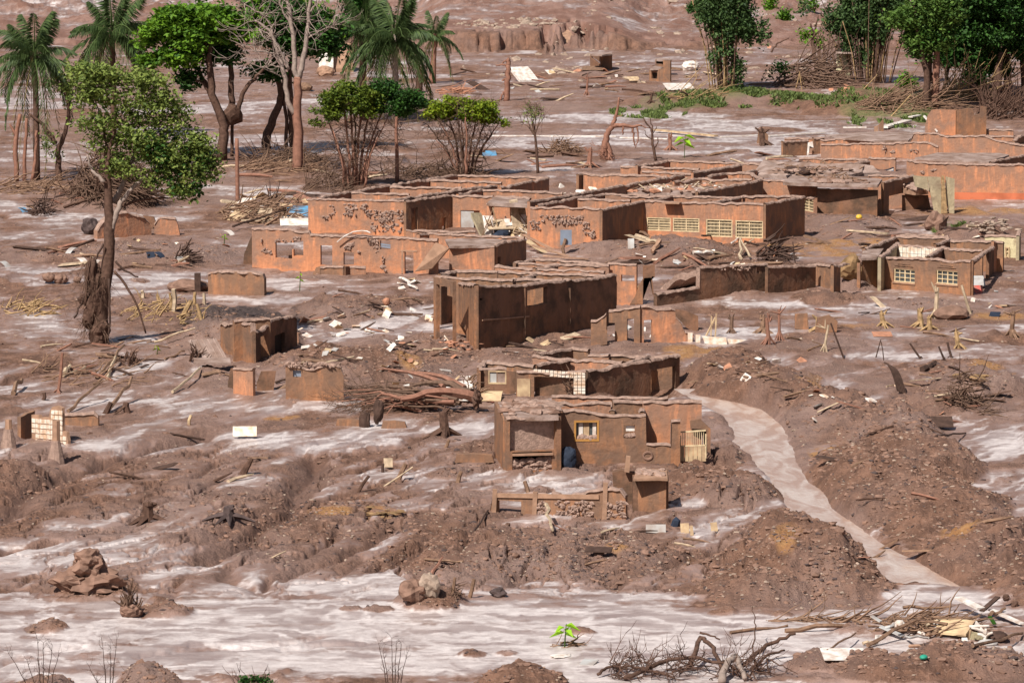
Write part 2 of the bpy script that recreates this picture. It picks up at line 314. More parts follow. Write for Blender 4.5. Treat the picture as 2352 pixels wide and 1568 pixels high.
# flow directions: oblique drainage in the middle ground, along the valley in front and behind
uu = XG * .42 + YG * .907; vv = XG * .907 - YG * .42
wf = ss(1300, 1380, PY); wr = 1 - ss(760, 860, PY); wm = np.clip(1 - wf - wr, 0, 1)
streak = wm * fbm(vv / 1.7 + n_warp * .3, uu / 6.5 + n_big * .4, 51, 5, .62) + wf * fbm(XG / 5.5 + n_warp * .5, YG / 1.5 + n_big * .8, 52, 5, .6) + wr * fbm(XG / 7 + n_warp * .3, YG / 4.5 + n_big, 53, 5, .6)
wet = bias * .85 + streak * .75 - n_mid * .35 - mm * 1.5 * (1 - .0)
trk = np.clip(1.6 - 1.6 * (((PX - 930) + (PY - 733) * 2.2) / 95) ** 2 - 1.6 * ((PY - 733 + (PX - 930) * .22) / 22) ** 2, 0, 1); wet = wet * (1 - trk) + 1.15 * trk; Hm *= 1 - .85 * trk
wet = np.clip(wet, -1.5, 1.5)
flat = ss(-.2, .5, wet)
flow = 1 - np.abs(wm * fbm(vv / 1.2 + n_warp * .45, uu / 7 + n_mid * .2, 61, 4, .55) + (wf + wr) * fbm(XG / 5 + n_warp * .5 + n_big, YG / 2.1 + n_mid * .5, 62, 4, .55)) * 3.0
# gullies
def seg(poly, w, frame='D'):
    fr(frame); P = np.array([atz(*D(q), 0)[:2] for q in poly]); fr('D')
    x0, x1 = P[:, 0].min() - 4, P[:, 0].max() + 4; y0, y1 = P[:, 1].min() - 8, P[:, 1].max() + 8
    r = np.where((YR > y0) & (YR < y1))[0]
    if len(r) == 0: return None
    r = slice(r[0], r[-1] + 1); X = XG[r] + n_warp[r] * .3 + n_fine[r] * .06; Y = YG[r] + n_mid[r] * .8
    d = np.full(X.shape, 99.)
    for a, b in zip(P[:-1], P[1:]):
        ab = b - a; t = np.clip(((X - a[0]) * ab[0] + (Y - a[1]) * ab[1]) / (ab @ ab), 0, 1)
        d = np.minimum(d, np.hypot(X - a[0] - t * ab[0], (Y - a[1] - t * ab[1]) * .6))
    return r, d / w
GUL = [('W1', [(0, 430), (130, 370), (400, 310), (560, 240)], .35, .3), ('W1', [(-40, 1620), (150, 1480), (300, 1370), (480, 1290), (650, 1200), (800, 1180), (950, 1090), (1250, 1010), (1500, 960), (1850, 880)], .5, .55),
 ('V1', [(0, 380), (100, 330), (380, 290)], .3, .4), ('V1', [(0, 60), (80, 20), (200, -60)], .4, .5), ('U', [(-200, 1560), (0, 1430), (160, 1370), (260, 1260), (430, 1210), (600, 1110), (640, 950), (660, 830), (740, 700), (790, 640)], .5, .6),
 ('U', [(260, 1170), (480, 1090), (620, 1040)], .3, .35), ('U', [(740, 760), (960, 740), (1180, 740), (1330, 690)], .25, .3), ('U', [(780, 1090), (900, 1030), (1030, 980)], .3, .35), ('U', [(1210, 560), (1350, 540), (1600, 500), (1800, 420)], .25, .25),
 ('V2', [(0, 700), (100, 620), (300, 560), (500, 480), (680, 440), (830, 370)], .22, .3), ('V2', [(0, 340), (60, 290), (180, 240)], .3, .3), ('V2', [(430, 390), (600, 290), (730, 220)], .22, .3), ('V2', [(830, 350), (1010, 290), (1100, 210), (1300, 110)], .3, .35), ('V2', [(1340, 460), (1420, 400), (1450, 350)], .2, .35),
 ('V2', [(1500, 430), (1590, 310), (1640, 180)], .25, .35), ('V2', [(1130, 550), (1400, 470)], .2, .25), ('V2', [(800, 540), (930, 430)], .2, .22), ('V2', [(1830, 420), (1950, 260), (2080, 80)], .18, .3), ('V2', [(250, 620), (400, 500), (600, 470)], .18, .2), ('V2', [(0, 160), (200, 80), (380, 0)], .3, .3),
 ('V3', [(0, 670), (230, 600)], .2, .25), ('V3', [(720, 380), (760, 500), (900, 620), (980, 680)], .3, .3), ('V3', [(1440, 520), (1640, 440), (1800, 400), (2000, 330)], .3, .4), ('V3', [(850, 310), (940, 240)], .25, .35), ('V3', [(1210, 220), (1300, 280), (1430, 380)], .25, .25),
 ('V4', [(2000, 550), (2150, 480), (2400, 360)], .35, .45), ('V4', [(2200, 640), (2400, 570)], .35, .4), ('V4', [(1650, 310), (1850, 250), (2000, 180)], .25, .25), ('V1', [(1900, 260), (2100, 160), (2352, 60)], .35, .3), ('V1', [(2100, 520), (2060, 620), (2300, 720)], .3, .2),
 ('V1', [(1300, 1340), (1600, 1290), (2000, 1260), (2352, 1240)], .22, .14), ('V2', [(0, 1240), (400, 1170), (600, 1130)], .22, .14), ('V2', [(230, 1250), (700, 1210), (1000, 1170), (1120, 1140)], .22, .12), ('V1', [(0, 1400), (400, 1290), (700, 1250)], .25, .12), ('V1', [(1300, 1000), (1700, 620), (1900, 400)], .15, .1),
 ('Y6', [(1400, 160), (1100, 330)], .2, .1), ('W1', [(1780, 1260), (1850, 1180), (1940, 1110)], .2, .25), ('W1', [(480, 1500), (700, 1400), (780, 1370)], .2, .25), ('W1', [(900, 1520), (1300, 1410), (1500, 1330)], .18, .2), ('W1', [(1450, 1530), (1700, 1470), (1980, 1290)], .2, .22), ('D', [(0, 1020), (80, 1000), (170, 985)], .25, .2),
 ('D', [(1560, 1130), (1500, 1170), (1430, 1190)], .2, .15), ('Z6', [(600, 1450), (1000, 1400), (1300, 1310), (1650, 1240)], .3, .2)]
gul = np.zeros_like(XG)
for f_, poly, w, dep in GUL:
    q = seg(poly, w, f_)
    if q is None: continue
    r, d = q; gul[r] = np.maximum(gul[r], dep * np.exp(-np.clip(d, 0, 6) ** 1.6))
# random rills in the cracked foreground
ang = math.radians(38); xr = XG * math.cos(ang) + YG * .42 * math.sin(ang); yr = -XG * math.sin(ang) + YG * .42 * math.cos(ang)
rid = 1 - np.minimum(np.abs(fbm(vv / 2.2 + n_warp * .35, uu / 11, 71, 3, .5)) * 8.5, np.abs(fbm(vv / 3.6 + n_warp * .5 + 9, uu / 5 + n_mid * .2, 72, 3, .5)) * 11)
rz = ss(985, 1060, PY) * (1 - ss(1335, 1390, PY)) * (1 - ss(1650, 1800, PX)); rz2 = (1 - ss(985, 1060, PY)) * .35
rill = np.clip(rid - .35, 0, 1) ** 1.3 / .57 * (.34 * rz + .10 * rz2 * (PY > 560)) * (1 - flat * .6)
nearf = ss(100, 400, PY)
base = .22 * n_big + (.10 * n_mid) * (.35 + .65 * nearf) * (1 + .3 * mm) + .04 * n_fine * (.5 + .6 * mm) * ss(500, 700, PY)
base = base * (1 - .45 * wm * ss(950, 1020, PY) * (1 - mm)) + (.07 * fbm(vv / 2.4 + n_warp * .3, uu / 9, 81, 3)) * wm * ss(900, 1000, PY)
base += (.13 * fbm(XG / 1.0, YG / 1.5, 83, 4, .6) - .05) * mm * ss(560, 700, PY) * (1 - ss(1395, 1420, PY) * .5)
base += .02 * np.abs(fbm(XG / .35, YG / .5, 91, 3)) * (1 + mm) * ss(700, 1000, PY)
base = base * (1 - .68 * flat)
Z = base + Hm * (1 - .2 * flat) - gul - rill
Z = Z * (1 - stream) + (-.26 + .02 * n_mid) * stream
# far bank, hillside, and the slope under the viewpoint
bank = 433 + n_warp * 7 + n_big * 7
wet -= 2 * ss(-6, -2, YG - bank) * (1 - ss(6, 12, YG - bank))
bh = 1.2 * ss(950, 1030, PX) * (1 - ss(1380, 1500, PX)) + .35
Z += ss(0, 3, YG - bank + 2 * n_mid) * bh + np.maximum(YG - 440, 0) * .065 * (1 + .25 * n_big) + ss(440, 470, YG) * n_mid * .5
Z += np.maximum(YG - 600, 0) * .10 + ss(600, 900, YG) * n_big * 20
Z += np.maximum(128 - YG, 0) * .2
# channels of colour kept as surface attributes
orange = np.zeros_like(XG)
for cx, cy, rx, ry in [(1640, 810, 60, 28), (1570, 815, 40, 16), (1905, 1035, 40, 18), (1890, 895, 60, 22), (945, 845, 30, 22), (2180, 1393, 60, 9), (1810, 1335, 30, 10), (1600, 1275, 25, 7), (1415, 1275, 25, 7), (750, 1180, 50, 12), (885, 1175, 50, 12), (2230, 1500, 90, 16), (2340, 1405, 30, 8), (2280, 855, 70, 20), (1800, 1320, 40, 16), (640, 958, 40, 6), (2300, 725, 60, 10), (1970, 740, 40, 8), (2200, 1260, 40, 22), (2300, 490, 200, 12), (1880, 580, 160, 14), (1980, 560, 120, 10)]:
    orange = np.maximum(orange, np.clip(1.3 - ell(cx, cy, rx, ry) + n_mid * .9, 0, 1) * .9)
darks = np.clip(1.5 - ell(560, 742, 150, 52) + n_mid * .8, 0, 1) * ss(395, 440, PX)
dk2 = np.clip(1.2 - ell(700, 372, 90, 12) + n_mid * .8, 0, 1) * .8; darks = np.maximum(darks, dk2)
grassm = np.zeros_like(XG)
for cx, cy, rx, ry in [(1490, 252, 85, 14), (1640, 225, 130, 22), (1790, 222, 150, 18), (2070, 265, 130, 20), (1950, 235, 120, 14), (1560, 215, 60, 10), (2180, 520, 40, 10)]:
    grassm = np.maximum(grassm, np.clip(1.2 - ell(cx, cy, rx, ry) + n_mid * 1.0, 0, 1))
hillm = ss(428, 436, YG)
def lookup(A, x, y):
    x = np.asarray(x, float); y = np.asarray(y, float)
    r = np.interp(y, YR, np.arange(len(YR))); c = np.interp(x / np.maximum(y, 60), UC, np.arange(len(UC)))
    r0 = np.clip(r.astype(int), 0, len(YR) - 2); c0 = np.clip(c.astype(int), 0, len(UC) - 2); fr_ = r - r0; fc = c - c0
    return (A[r0, c0] * (1 - fc) + A[r0, c0 + 1] * fc) * (1 - fr_) + (A[r0 + 1, c0] * (1 - fc) + A[r0 + 1, c0 + 1] * fc) * fr_
def gz(x, y): return float(lookup(Z, x, y))
def G(px, py):
    """where the line of sight through a picture point meets the ground"""
    d = ray(px, py); z = np.arange(7, -2, -.04) if py > 130 else np.arange(14, -2, -.05)
    t = (z - CH) / d[2]; x = d[0] * t; y = d[1] * t; hit = lookup(Z, x, y) >= z
    i = int(np.argmax(hit)) if hit.any() else len(z) - 1
    return np.array([x[i], y[i], float(lookup(Z, x[i], y[i]))])
def g(p): return G(*D(p))
def up(base, p, dyy=0.0):
    q = D(p); return aty(q[0], q[1], base[1] + dyy)
# ground sheet
nr, nc = XG.shape
me = bpy.data.meshes.new('ground'); co = np.stack([XG, YG, Z], -1).reshape(-1, 3).astype(np.float32)
me.vertices.add(nr * nc); me.vertices.foreach_set('co', co.ravel())
i = (np.arange(nr - 1)[:, None] * nc + np.arange(nc - 1)[None]); q = np.stack([i, i + 1, i + nc + 1, i + nc], -1).reshape(-1, 4)
me.loops.add(q.size); me.loops.foreach_set('vertex_index', q.astype(np.int32).ravel()); me.polygons.add(len(q))
me.polygons.foreach_set('loop_start', np.arange(0, q.size, 4, dtype=np.int32)); me.polygons.foreach_set('loop_total', np.full(len(q), 4, np.int32))
me.polygons.foreach_set('use_smooth', np.ones(len(q), bool))
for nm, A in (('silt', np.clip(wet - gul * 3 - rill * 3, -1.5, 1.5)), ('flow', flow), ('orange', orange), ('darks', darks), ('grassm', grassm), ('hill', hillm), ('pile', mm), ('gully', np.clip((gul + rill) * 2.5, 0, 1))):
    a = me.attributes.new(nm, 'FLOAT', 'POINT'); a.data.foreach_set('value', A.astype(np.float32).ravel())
me.update(calc_edges=True)
def ground_mat():
    m = bpy.data.materials.new('tailings_mud'); m.use_nodes = True; n = m.node_tree.nodes; l = m.node_tree.links; b = n['Principled BSDF']
    ge = n.new('ShaderNodeNewGeometry')
    def A(k): a = n.new('ShaderNodeAttribute'); a.attribute_name = k; return a.outputs['Fac']
    def N(sc, st=(1, 1, 1), det=6, ro=.6, dist=0):
        mp = n.new('ShaderNodeMapping'); mp.inputs['Scale'].default_value = st; l.new(ge.outputs['Position'], mp.inputs[0])
        z = n.new('ShaderNodeTexNoise'); z.inputs['Scale'].default_value = sc; z.inputs['Detail'].default_value = det; z.inputs['Roughness'].default_value = ro; z.inputs['Distortion'].default_value = dist
        l.new(mp.outputs[0], z.inputs['Vector']); return z.outputs[0]
    def MA(op, a, b_, c=None):
        x = n.new('ShaderNodeMath'); x.operation = op
        for i_, q_ in enumerate((a, b_, c)):
            if q_ is None: continue
            if isinstance(q_, (int, float)): x.inputs[i_].default_value = q_
            else: l.new(q_, x.inputs[i_])
        return x.outputs[0]
    def R(s, a, c, lo=0., hi=1.):
        r = n.new('ShaderNodeMapRange'); r.interpolation_type = 'SMOOTHSTEP'
        for i_, q_ in enumerate((a, c, lo, hi)): r.inputs[i_ + 1].default_value = q_
        l.new(s, r.inputs[0]); return r.outputs[0]
    def X(f, a, c):
        x = n.new('ShaderNodeMix'); x.data_type = 'RGBA'; l.new(f, x.inputs[0])
        for i_, q_ in ((6, a), (7, c)):
            if isinstance(q_, tuple): x.inputs[i_].default_value = (*q_, 1)
            else: l.new(q_, x.inputs[i_])
        return x.outputs[2]
    fine = N(2.2, (1, .6, 1), 8, .68, .6); big = N(.12, (1, .5, 1), 4)
    sw = MA('MULTIPLY_ADD', MA('SUBTRACT', fine, .5), 1.1, A('silt'))
    dry = X(R(N(1.1, (1, .7, 1), 8, .7), .35, .68), (.135, .07, .046), (.29, .155, .102))
    dry = X(R(N(7, (1, 1, 1), 4, .7), .56, .72), dry, (.37, .23, .17))
    dry = X(R(N(5, (1, .8, 1), 5, .7), .60, .72), dry, (.12, .068, .052))
    dry = X(R(big, .4, .65), dry, X(R(N(.9), .3, .7), (.24, .155, .13), (.33, .215, .175)))
    c = X(A('orange'), dry, X(R(N(2), .35, .65), (.36, .17, .065), (.48, .26, .11)))
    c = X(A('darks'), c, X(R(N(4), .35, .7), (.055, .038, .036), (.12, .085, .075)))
    c = X(MA('MULTIPLY', A('grassm'), .8), c, X(R(N(3), .35, .65), (.09, .13, .035), (.22, .19, .08)))
    c = X(MA('MULTIPLY', A('gully'), .6), c, (.15, .085, .065))
    hl = X(R(N(.35, (1, .5, 1), 6, .65), .45, .62), (.22, .115, .085), (.34, .205, .165))
    c = X(MA('MULTIPLY', A('hill'), .85), c, hl)
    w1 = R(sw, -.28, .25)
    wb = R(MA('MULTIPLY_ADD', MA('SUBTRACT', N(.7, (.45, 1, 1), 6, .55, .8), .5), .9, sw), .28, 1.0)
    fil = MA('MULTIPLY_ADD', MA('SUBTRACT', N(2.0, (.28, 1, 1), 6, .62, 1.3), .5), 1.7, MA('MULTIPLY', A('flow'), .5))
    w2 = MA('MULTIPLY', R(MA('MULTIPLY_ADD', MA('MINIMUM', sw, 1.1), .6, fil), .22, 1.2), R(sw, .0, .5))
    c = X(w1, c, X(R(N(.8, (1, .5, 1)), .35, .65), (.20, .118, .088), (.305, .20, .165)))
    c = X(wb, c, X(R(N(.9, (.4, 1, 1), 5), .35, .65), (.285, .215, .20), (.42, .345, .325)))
    c = X(w2, c, X(R(N(1.7, (.5, .6, 1), 7, .65, 1.0), .35, .65), (.52, .45, .43), (.72, .645, .62)))  # pale silt, whitened further to hold the sky sheen of wet mud
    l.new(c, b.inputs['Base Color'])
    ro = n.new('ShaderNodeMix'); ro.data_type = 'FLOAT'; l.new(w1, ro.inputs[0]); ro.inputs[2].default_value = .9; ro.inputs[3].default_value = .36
    l.new(ro.outputs[0], b.inputs['Roughness']); b.inputs['Specular IOR Level'].default_value = .3
    inv = MA('SUBTRACT', 1.0, MA('MULTIPLY', w1, .72))
    bp = n.new('ShaderNodeBump'); bp.inputs['Distance'].default_value = .22
    hh = MA('ADD', N(3.0, (1, 1, 1), 9, .72), MA('MULTIPLY', N(11, (1, 1, 1), 4, .6), .45))
    l.new(inv, bp.inputs['Strength']); l.new(hh, bp.inputs['Height']); l.new(bp.outputs[0], b.inputs['Normal'])
    return m
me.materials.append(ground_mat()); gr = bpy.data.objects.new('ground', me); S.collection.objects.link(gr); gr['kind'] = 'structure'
# stream water
ys = np.linspace(893, 1378, 90); L_ = np.interp(ys, SY, SL) - 26; R_ = np.interp(ys, SY, SR) + 26; mb = MB()
cols = 8; P = []
for y_, a_, b_ in zip(ys, L_, R_):
    for t in np.linspace(0, 1, cols): P.append(atz(a_ + (b_ - a_) * t, y_, -.17))
i = np.arange(89)[:, None] * cols + np.arange(cols - 1)[None]
mb.add(P, np.stack([i, i + cols, i + cols + 1, i + 1], -1).reshape(-1, 4))
def water_mat(name, c1, c2):
    m = bpy.data.materials.new(name); m.use_nodes = True; n = m.node_tree.nodes; l = m.node_tree.links; b = n['Principled BSDF']
    ge = n.new('ShaderNodeNewGeometry'); mp = n.new('ShaderNodeMapping'); mp.inputs['Scale'].default_value = (1.4, .5, 1); l.new(ge.outputs['Position'], mp.inputs[0])
    z = n.new('ShaderNodeTexNoise'); z.inputs['Scale'].default_value = .9; z.inputs['Detail'].default_value = 6; z.inputs['Distortion'].default_value = .8; l.new(mp.outputs[0], z.inputs['Vector'])
    r = n.new('ShaderNodeMapRange'); r.inputs[1].default_value = .42; r.inputs[2].default_value = .62; l.new(z.outputs[0], r.inputs[0])
    x = n.new('ShaderNodeMix'); x.data_type = 'RGBA'; x.inputs[6].default_value = (*c1, 1); x.inputs[7].default_value = (*c2, 1); l.new(r.outputs[0], x.inputs[0]); l.new(x.outputs[2], b.inputs['Base Color'])
    b.inputs['Roughness'].default_value = .22; b.inputs['Specular IOR Level'].default_value = .5
    z2 = n.new('ShaderNodeTexNoise'); z2.inputs['Scale'].default_value = 5; l.new(mp.outputs[0], z2.inputs['Vector']); bp = n.new('ShaderNodeBump'); bp.inputs['Distance'].default_value = .02; l.new(z2.outputs[0], bp.inputs['Height']); l.new(bp.outputs[0], b.inputs['Normal'])
    return m
o = mb.build('stream', water_mat('silty_stream_water', (.44, .30, .235), (.60, .49, .43))); o['kind'] = 'structure'
# ---------------- ruined walls ----------------
COL = {}
class House:
    def __init__(s, name, label, cat, frame, ref, w='w_or', dz=0):
        """ref = (x, base y, top y) of a visible corner: fixes the height of the wall tops"""
        fr(frame); b = g((ref[0], ref[1])); q = D((ref[0], ref[2])); t = aty(q[0], q[1], b[1])
        s.zt = t[2] + dz; s.h = s.zt - b[2]; s.o = thing(name, label, cat, (b[0], b[1], b[2])); s.w = w
    def wall(s, top, base=None, holes=(), th=.17, m=None, cap=True, rag=.035, zt=None, inside=0, name='wall', fall=.0):
        m = m or s.w; zt = s.zt if zt is None else zt
        if base:
            A = g(base[0]); B = g(base[1])
        else:
            a, b = D(top[0]), D(top[-1]); A = atz(*a, zt); B = atz(*b, zt)
        A = A[:2]; d = B[:2] - A; L = float(np.hypot(*d)); d = d / L; n = np.array([d[1], -d[0]])
        if n[1] > 0: n = -n
        w = Wall(s, A, d, n, L, th)
        T = [w.uz(p) for p in top] if (base or len(top) > 2) else [(0, zt), (L, zt)]
        tu = np.array([p[0] for p in T]); tz = np.array([p[1] for p in T]); tu[0] = 0; tu[-1] = L
        for i in range(1, len(tu)): tu[i] = max(tu[i], tu[i - 1] + .004)
        gx = [gz(*(A + d * t * L)) for t in (0, .25, .5, .75, 1)]; zb = min(gx) - .7
        HO = []
        for h in holes:
            u0, z0 = w.uz((h[0], h[2])); u1, z1 = w.uz((h[1], h[3])); u0, u1 = min(u0, u1), max(u0, u1)
            zz = sorted([z0, z1]); HO.append((u0, u1, zz[0], zz[1]))
        w.holes = HO
        step = .16 if L < 25 else .22
        E = np.unique(np.round(np.concatenate([np.linspace(0, L, max(2, int(L / step))), tu, [x for h in HO for x in h[:2]]]), 4)); E = E[(E >= 0) & (E <= L + .001)]
        sd = int(abs(A[0] * 13 + A[1] * 7)) % 977; nf = lambda u: -rag * 9 * max(0, float(pn(u * .55 + sd, u * 0 + 8.8, 15)) - .42) + rag * (pn(u * 1.7 + sd, u * 0 + 3.3, 5) * 1.4 + pn(u * 5 + sd, u * 0 + 1.3, 9)) - rag * .4
        nn = np.array([*n, 0.]); dd = np.array([*d, 0.]); A3 = np.array([*A, 0.]); mb = MB(); mb.attr = 'fromtop'; tops = []
        for e0, e1 in zip(E[:-1], E[1:]):
            if e1 - e0 < .003: continue
            z0 = np.interp(e0 + .001, tu, tz) + nf(np.array(e0)); z1 = np.interp(e1 - .001, tu, tz) + nf(np.array(e1)); mid = (e0 + e1) / 2
            iv = [(zb, zb, z0, z1)]
            for (h0, h1, ha, hb) in HO:
                if h0 < mid < h1:
                    out = []
                    for (a0, a1, b0, b1) in iv:
                        if hb > min(a0, a1) and ha < max(b0, b1):
                            j = nf(np.array([mid * 1.3])) [0] * .4
                            if ha > max(a0, a1) + .02: out.append((a0, a1, ha + j, ha + j))
                            if hb < min(b0, b1) - .02: out.append((hb, hb, b0, b1))
                        else: out.append((a0, a1, b0, b1))
                    iv = out
            for (a0, a1, b0, b1) in iv:
                v = []
                for u, za, zc in ((e0, a0, b0), (e1, a1, b1)):
                    for sg in (1, -1):
                        q = A3 + dd * u + nn * sg * th / 2
                        v += [q + [0, 0, za], q + [0, 0, zc]]
                v = np.array(v); hh = max(.8, zt - gx[2] if zt else 2)
                tn = np.clip(((np.interp((e0 + e1) / 2, tu, tz)) - v[:, 2]) / 2.2, 0, 1.2)
                mb.add(v, [(0, 4, 5, 1), (2, 3, 7, 6), (1, 5, 7, 3), (0, 2, 6, 4), (0, 1, 3, 2), (4, 6, 7, 5)], tn)
            if iv and abs(iv[-1][2] - z0) < .01: tops.append((e0, e1, z0, z1))
        ob = mb.build(name, m, s.o); w.ob = ob
        if cap and ob is not None and tops:
            cb = MB(); hw = th / 2 + .045
            for (e0, e1, z0, z1) in tops:
                ring = []
                for u, z in ((e0, z0), (e1, z1)):
                    k = 1 + .35 * float(pn(u * 3 + sd, 7.7, 3)) + .1 * float(pn(u * 9 + sd, 2.2, 2)); hgt = .038 * (1 + .8 * float(pn(u * 1.9 + sd, 4.4, 4)) + .25 * float(pn(u * 7 + sd, 1.4, 4)))
                    dr = .05 * max(0, float(pn(u * 2.9 + sd, 9.1, 6)) + .2 * float(pn(u * 8 + sd, 6.1, 6)))
                    for off, zz in ((-hw * k, -.03 - dr * .6), (-hw * .7 * k, hgt * .8), (0, hgt * 1.3), (hw * .75 * k, hgt * .7), (hw * 1.05 * k, -.045 - dr)):
                        ring.append(A3 + dd * u + nn * off + [0, 0, z + zz])
                cb.add(ring, [(j, j + 5, j + 6, j + 1) for j in range(4)])
            cb.build('mud_crust', 'cap', ob)
            ORG[ob.name] = ORG[s.o.name]
        return w
class Wall:
    def __init__(s, H, A, d, n, L, th): s.H, s.A, s.d, s.n, s.L, s.th = H, A, d, n, L, th
    def uz(s, p):
        q = D(p); r = ray(*q); M_ = np.array([[r[0], -s.d[0]], [r[1], -s.d[1]]]); t, u = np.linalg.solve(M_, s.A)
        return float(u), float(CH + r[2] * t)
    def P(s, u, z, off=0): q = s.A + s.d * u + s.n * off; return np.array([q[0], q[1], z])
    def beam(s, mb, u0, z0, u1, z1, w, off=.0, dep=.04):
        return mb.beam(s.P(u0, z0, off), s.P(u1, z1, off), w, dep, up=(*s.n[:2], 0)) if abs(u1 - u0) < 1e-6 else mb.beam(s.P(u0, z0, off), s.P(u1, z1, off), dep, w)
def frame_(w, i, m='grille', wd=.07, off=.0, name='window_frame', par=None, dep=.1):
    u0, u1, z0, z1 = w.holes[i] if isinstance(i, int) else i; mb = MB(); h = wd / 2
    w.beam(mb, u0, z0 + h, u1, z0 + h, wd, off, dep); w.beam(mb, u0, z1 - h, u1, z1 - h, wd, off, dep)
    for u in (u0 + h, u1 - h): mb.beam(w.P(u, z0 + wd, off), w.P(u, z1 - wd, off), wd, dep)
    return mb.build(name, m, par or w.H.o)
def grille(w, i, rows=4, cols=16, m='grille', off=.03):
    fo = frame_(w, i, m, .06, off, 'window_frame'); ORG[fo.name] = ORG[w.H.o.name]
    u0, u1, z0, z1 = w.holes[i] if isinstance(i, int) else i
    for r in range(1, rows):
        z = z0 + (z1 - z0) * r / rows; mb = MB(); w.beam(mb, u0 + .06, z, u1 - .06, z, .045, off, .03); mb.build('crossbar', m, fo)
    mb = MB()
    for c in range(1, cols):
        u = u0 + (u1 - u0) * c / cols; mb.beam(w.P(u, z0 + .06, off - .03), w.P(u, z1 - .06, off - .03), .022, .02)
    o = mb.build('bars', m, fo); mb = MB()
    mb.beam(w.P((u0 + u1) / 2, z0, off), w.P((u0 + u1) / 2, z1, off), .05, .04); mb.build('mullion', m, fo)
    mb = MB(); mb.add([w.P(u0, z0, -.06), w.P(u1, z0, -.06), w.P(u1, z1, -.06), w.P(u0, z1, -.06)], [(0, 1, 2, 3)]); mb.build('pane', 'glass', fo)
    return fo
def pane(w, i, m='glass', off=-.04, name='pane', par=None):
    u0, u1, z0, z1 = w.holes[i] if isinstance(i, int) else i; mb = MB()
    mb.box(w.P((u0 + u1) / 2, (z0 + z1) / 2, off), ((u1 - u0), .03, (z1 - z0)), np.array([[w.d[0], w.n[0], 0], [w.d[1], w.n[1], 0], [0, 0, 1]]))
    return mb.build(name, m, par or w.H.o)
def slab_pts(H, pts, z, th, m='slab', name='roof_slab', par=None, bump=.04):
    """flat slab: outline given as picture points at height z (one z or one per point)"""
    zz = [z] * len(pts) if np.isscalar(z) else z
    t = np.array([atz(*D(p), q) for p, q in zip(pts, zz)]); n = len(t); c = t.mean(0)
    # subdivided top as fan rings with bumps
    v = [c]; K = 5
    for k in range(1, K + 1):
        for i in range(n):
            for j in range(4):
                a = t[i] * (1 - j / 4) + t[(i + 1) % n] * j / 4; q = c + (a - c) * k / K
                v.append(q + [0, 0, bump * float(pn(q[0] * 2, q[1] * 1.1, 8)) + bump * .5 * (k < K)])
    m_ = n * 4; f = [(0, 1 + i, 1 + (i + 1) % m_, 1 + (i + 1) % m_) for i in range(m_)]
    for k in range(K - 1):
        for i in range(m_): a = 1 + k * m_ + i; b = 1 + k * m_ + (i + 1) % m_; f.append((a, a + m_, b + m_, b))
    b0 = len(v); ring = 1 + (K - 1) * m_
    for i in range(m_): v.append(np.array(v[ring + i]) - [0, 0, th])
    for i in range(m_): f.append((ring + i, b0 + i, b0 + (i + 1) % m_, ring + (i + 1) % m_))
    v.append(c - [0, 0, th]); 
    for i in range(m_): f.append((len(v) - 1, b0 + (i + 1) % m_, b0 + i, b0 + i))
    mb = MB(); mb.add(v, f); return mb.build(name, m, par or H.o)
def poly(H, base, pts, th, m, name='wall', dyy=0.0, lean=0.0, par=None):
    """upright slab with the outline of a broken wall piece, standing where base touches the ground"""
    b = g(base); P = []
    for p in pts:
        q = D(p); w = aty(q[0], q[1], b[1] + dyy); w[1] += lean * (w[2] - b[2]); P.append(w)
    P = np.array(P); n = len(P); mb = MB(); Q = P + [0, th, 0]; c1 = P.mean(0); c2 = Q.mean(0)
    v = np.concatenate([P, Q, [c1, c2]]); f = [(2 * n, i, (i + 1) % n, (i + 1) % n) for i in range(n)] + [(2 * n + 1, n + (i + 1) % n, n + i, n + i) for i in range(n)]
    f += [(i, n + i, n + (i + 1) % n, (i + 1) % n) for i in range(n)]
    mb.add(v, f)
    if m in ('w_or', 'w_br', 'w_dk', 'w_gr', 'w_ye'): mb.attr = 'fromtop'; mb.hast = True; mb.tone = [np.clip((P[:, 2].max() - v[:, 2]) / 2.2, 0, 1)]
    return mb.build(name, m, par if par is not None else (H.o if H else None))
def crud(w, pts, par=None, r=.12, n=40, seed=0):
    """caked mud clumps stuck on a wall inside picture rectangles"""
    mb = MB(); rs = np.random.default_rng(seed + 5)
    for (x0, y0, x1, y1, k) in pts:
        for _ in range(k):
            u, z = w.uz((rs.uniform(x0, x1), rs.uniform(y0, y1)))
            s_ = r * rs.uniform(.5, 1.4); mb.blob(w.P(u, z, w.th / 2), (s_ * 1.3, .05, s_ * .6), .25, 0)
    o = mb.build('mud_clump', 'cap', par or w.H.o)
    if o: o['kind'] = 'stuff'
    return o
# ---- school building and the block of roofless rooms behind it
H = House('ruined_house', 'long roofless orange-walled house with many open rooms behind the arched-window front', 'ruined building', 'Z2', (1845, 862, 450))
fr('Z2')
w = H.wall([(740, 428), (850, 424), (1845, 450)]); crud(w, [(960, 500, 1050, 620, 10), (1160, 490, 1300, 620, 34), (1345, 490, 1420, 560, 14), (1400, 560, 1540, 640, 26), (1560, 560, 1830, 700, 46), (1450, 640, 1830, 830, 50), (920, 630, 980, 660, 5)])
fr('D'); H.wall([(930, 461.5), (1041, 447)], holes=[(942, 957, 478, 545), (1013, 1022, 500, 545)], m='w_br')
fr('Z3'); w = H.wall([(340, 468), (800, 480)], holes=[(430, 650, 640, 860)]); u0, u1, a, b = w.holes[0]
pane(w, (u0, u0 + (u1 - u0) * .68, a, b - .03), 'greyd', .02, 'grey_door')
fr('D'); H.wall([(730, 453), (880, 427), (1030, 404), (1052, 402)])
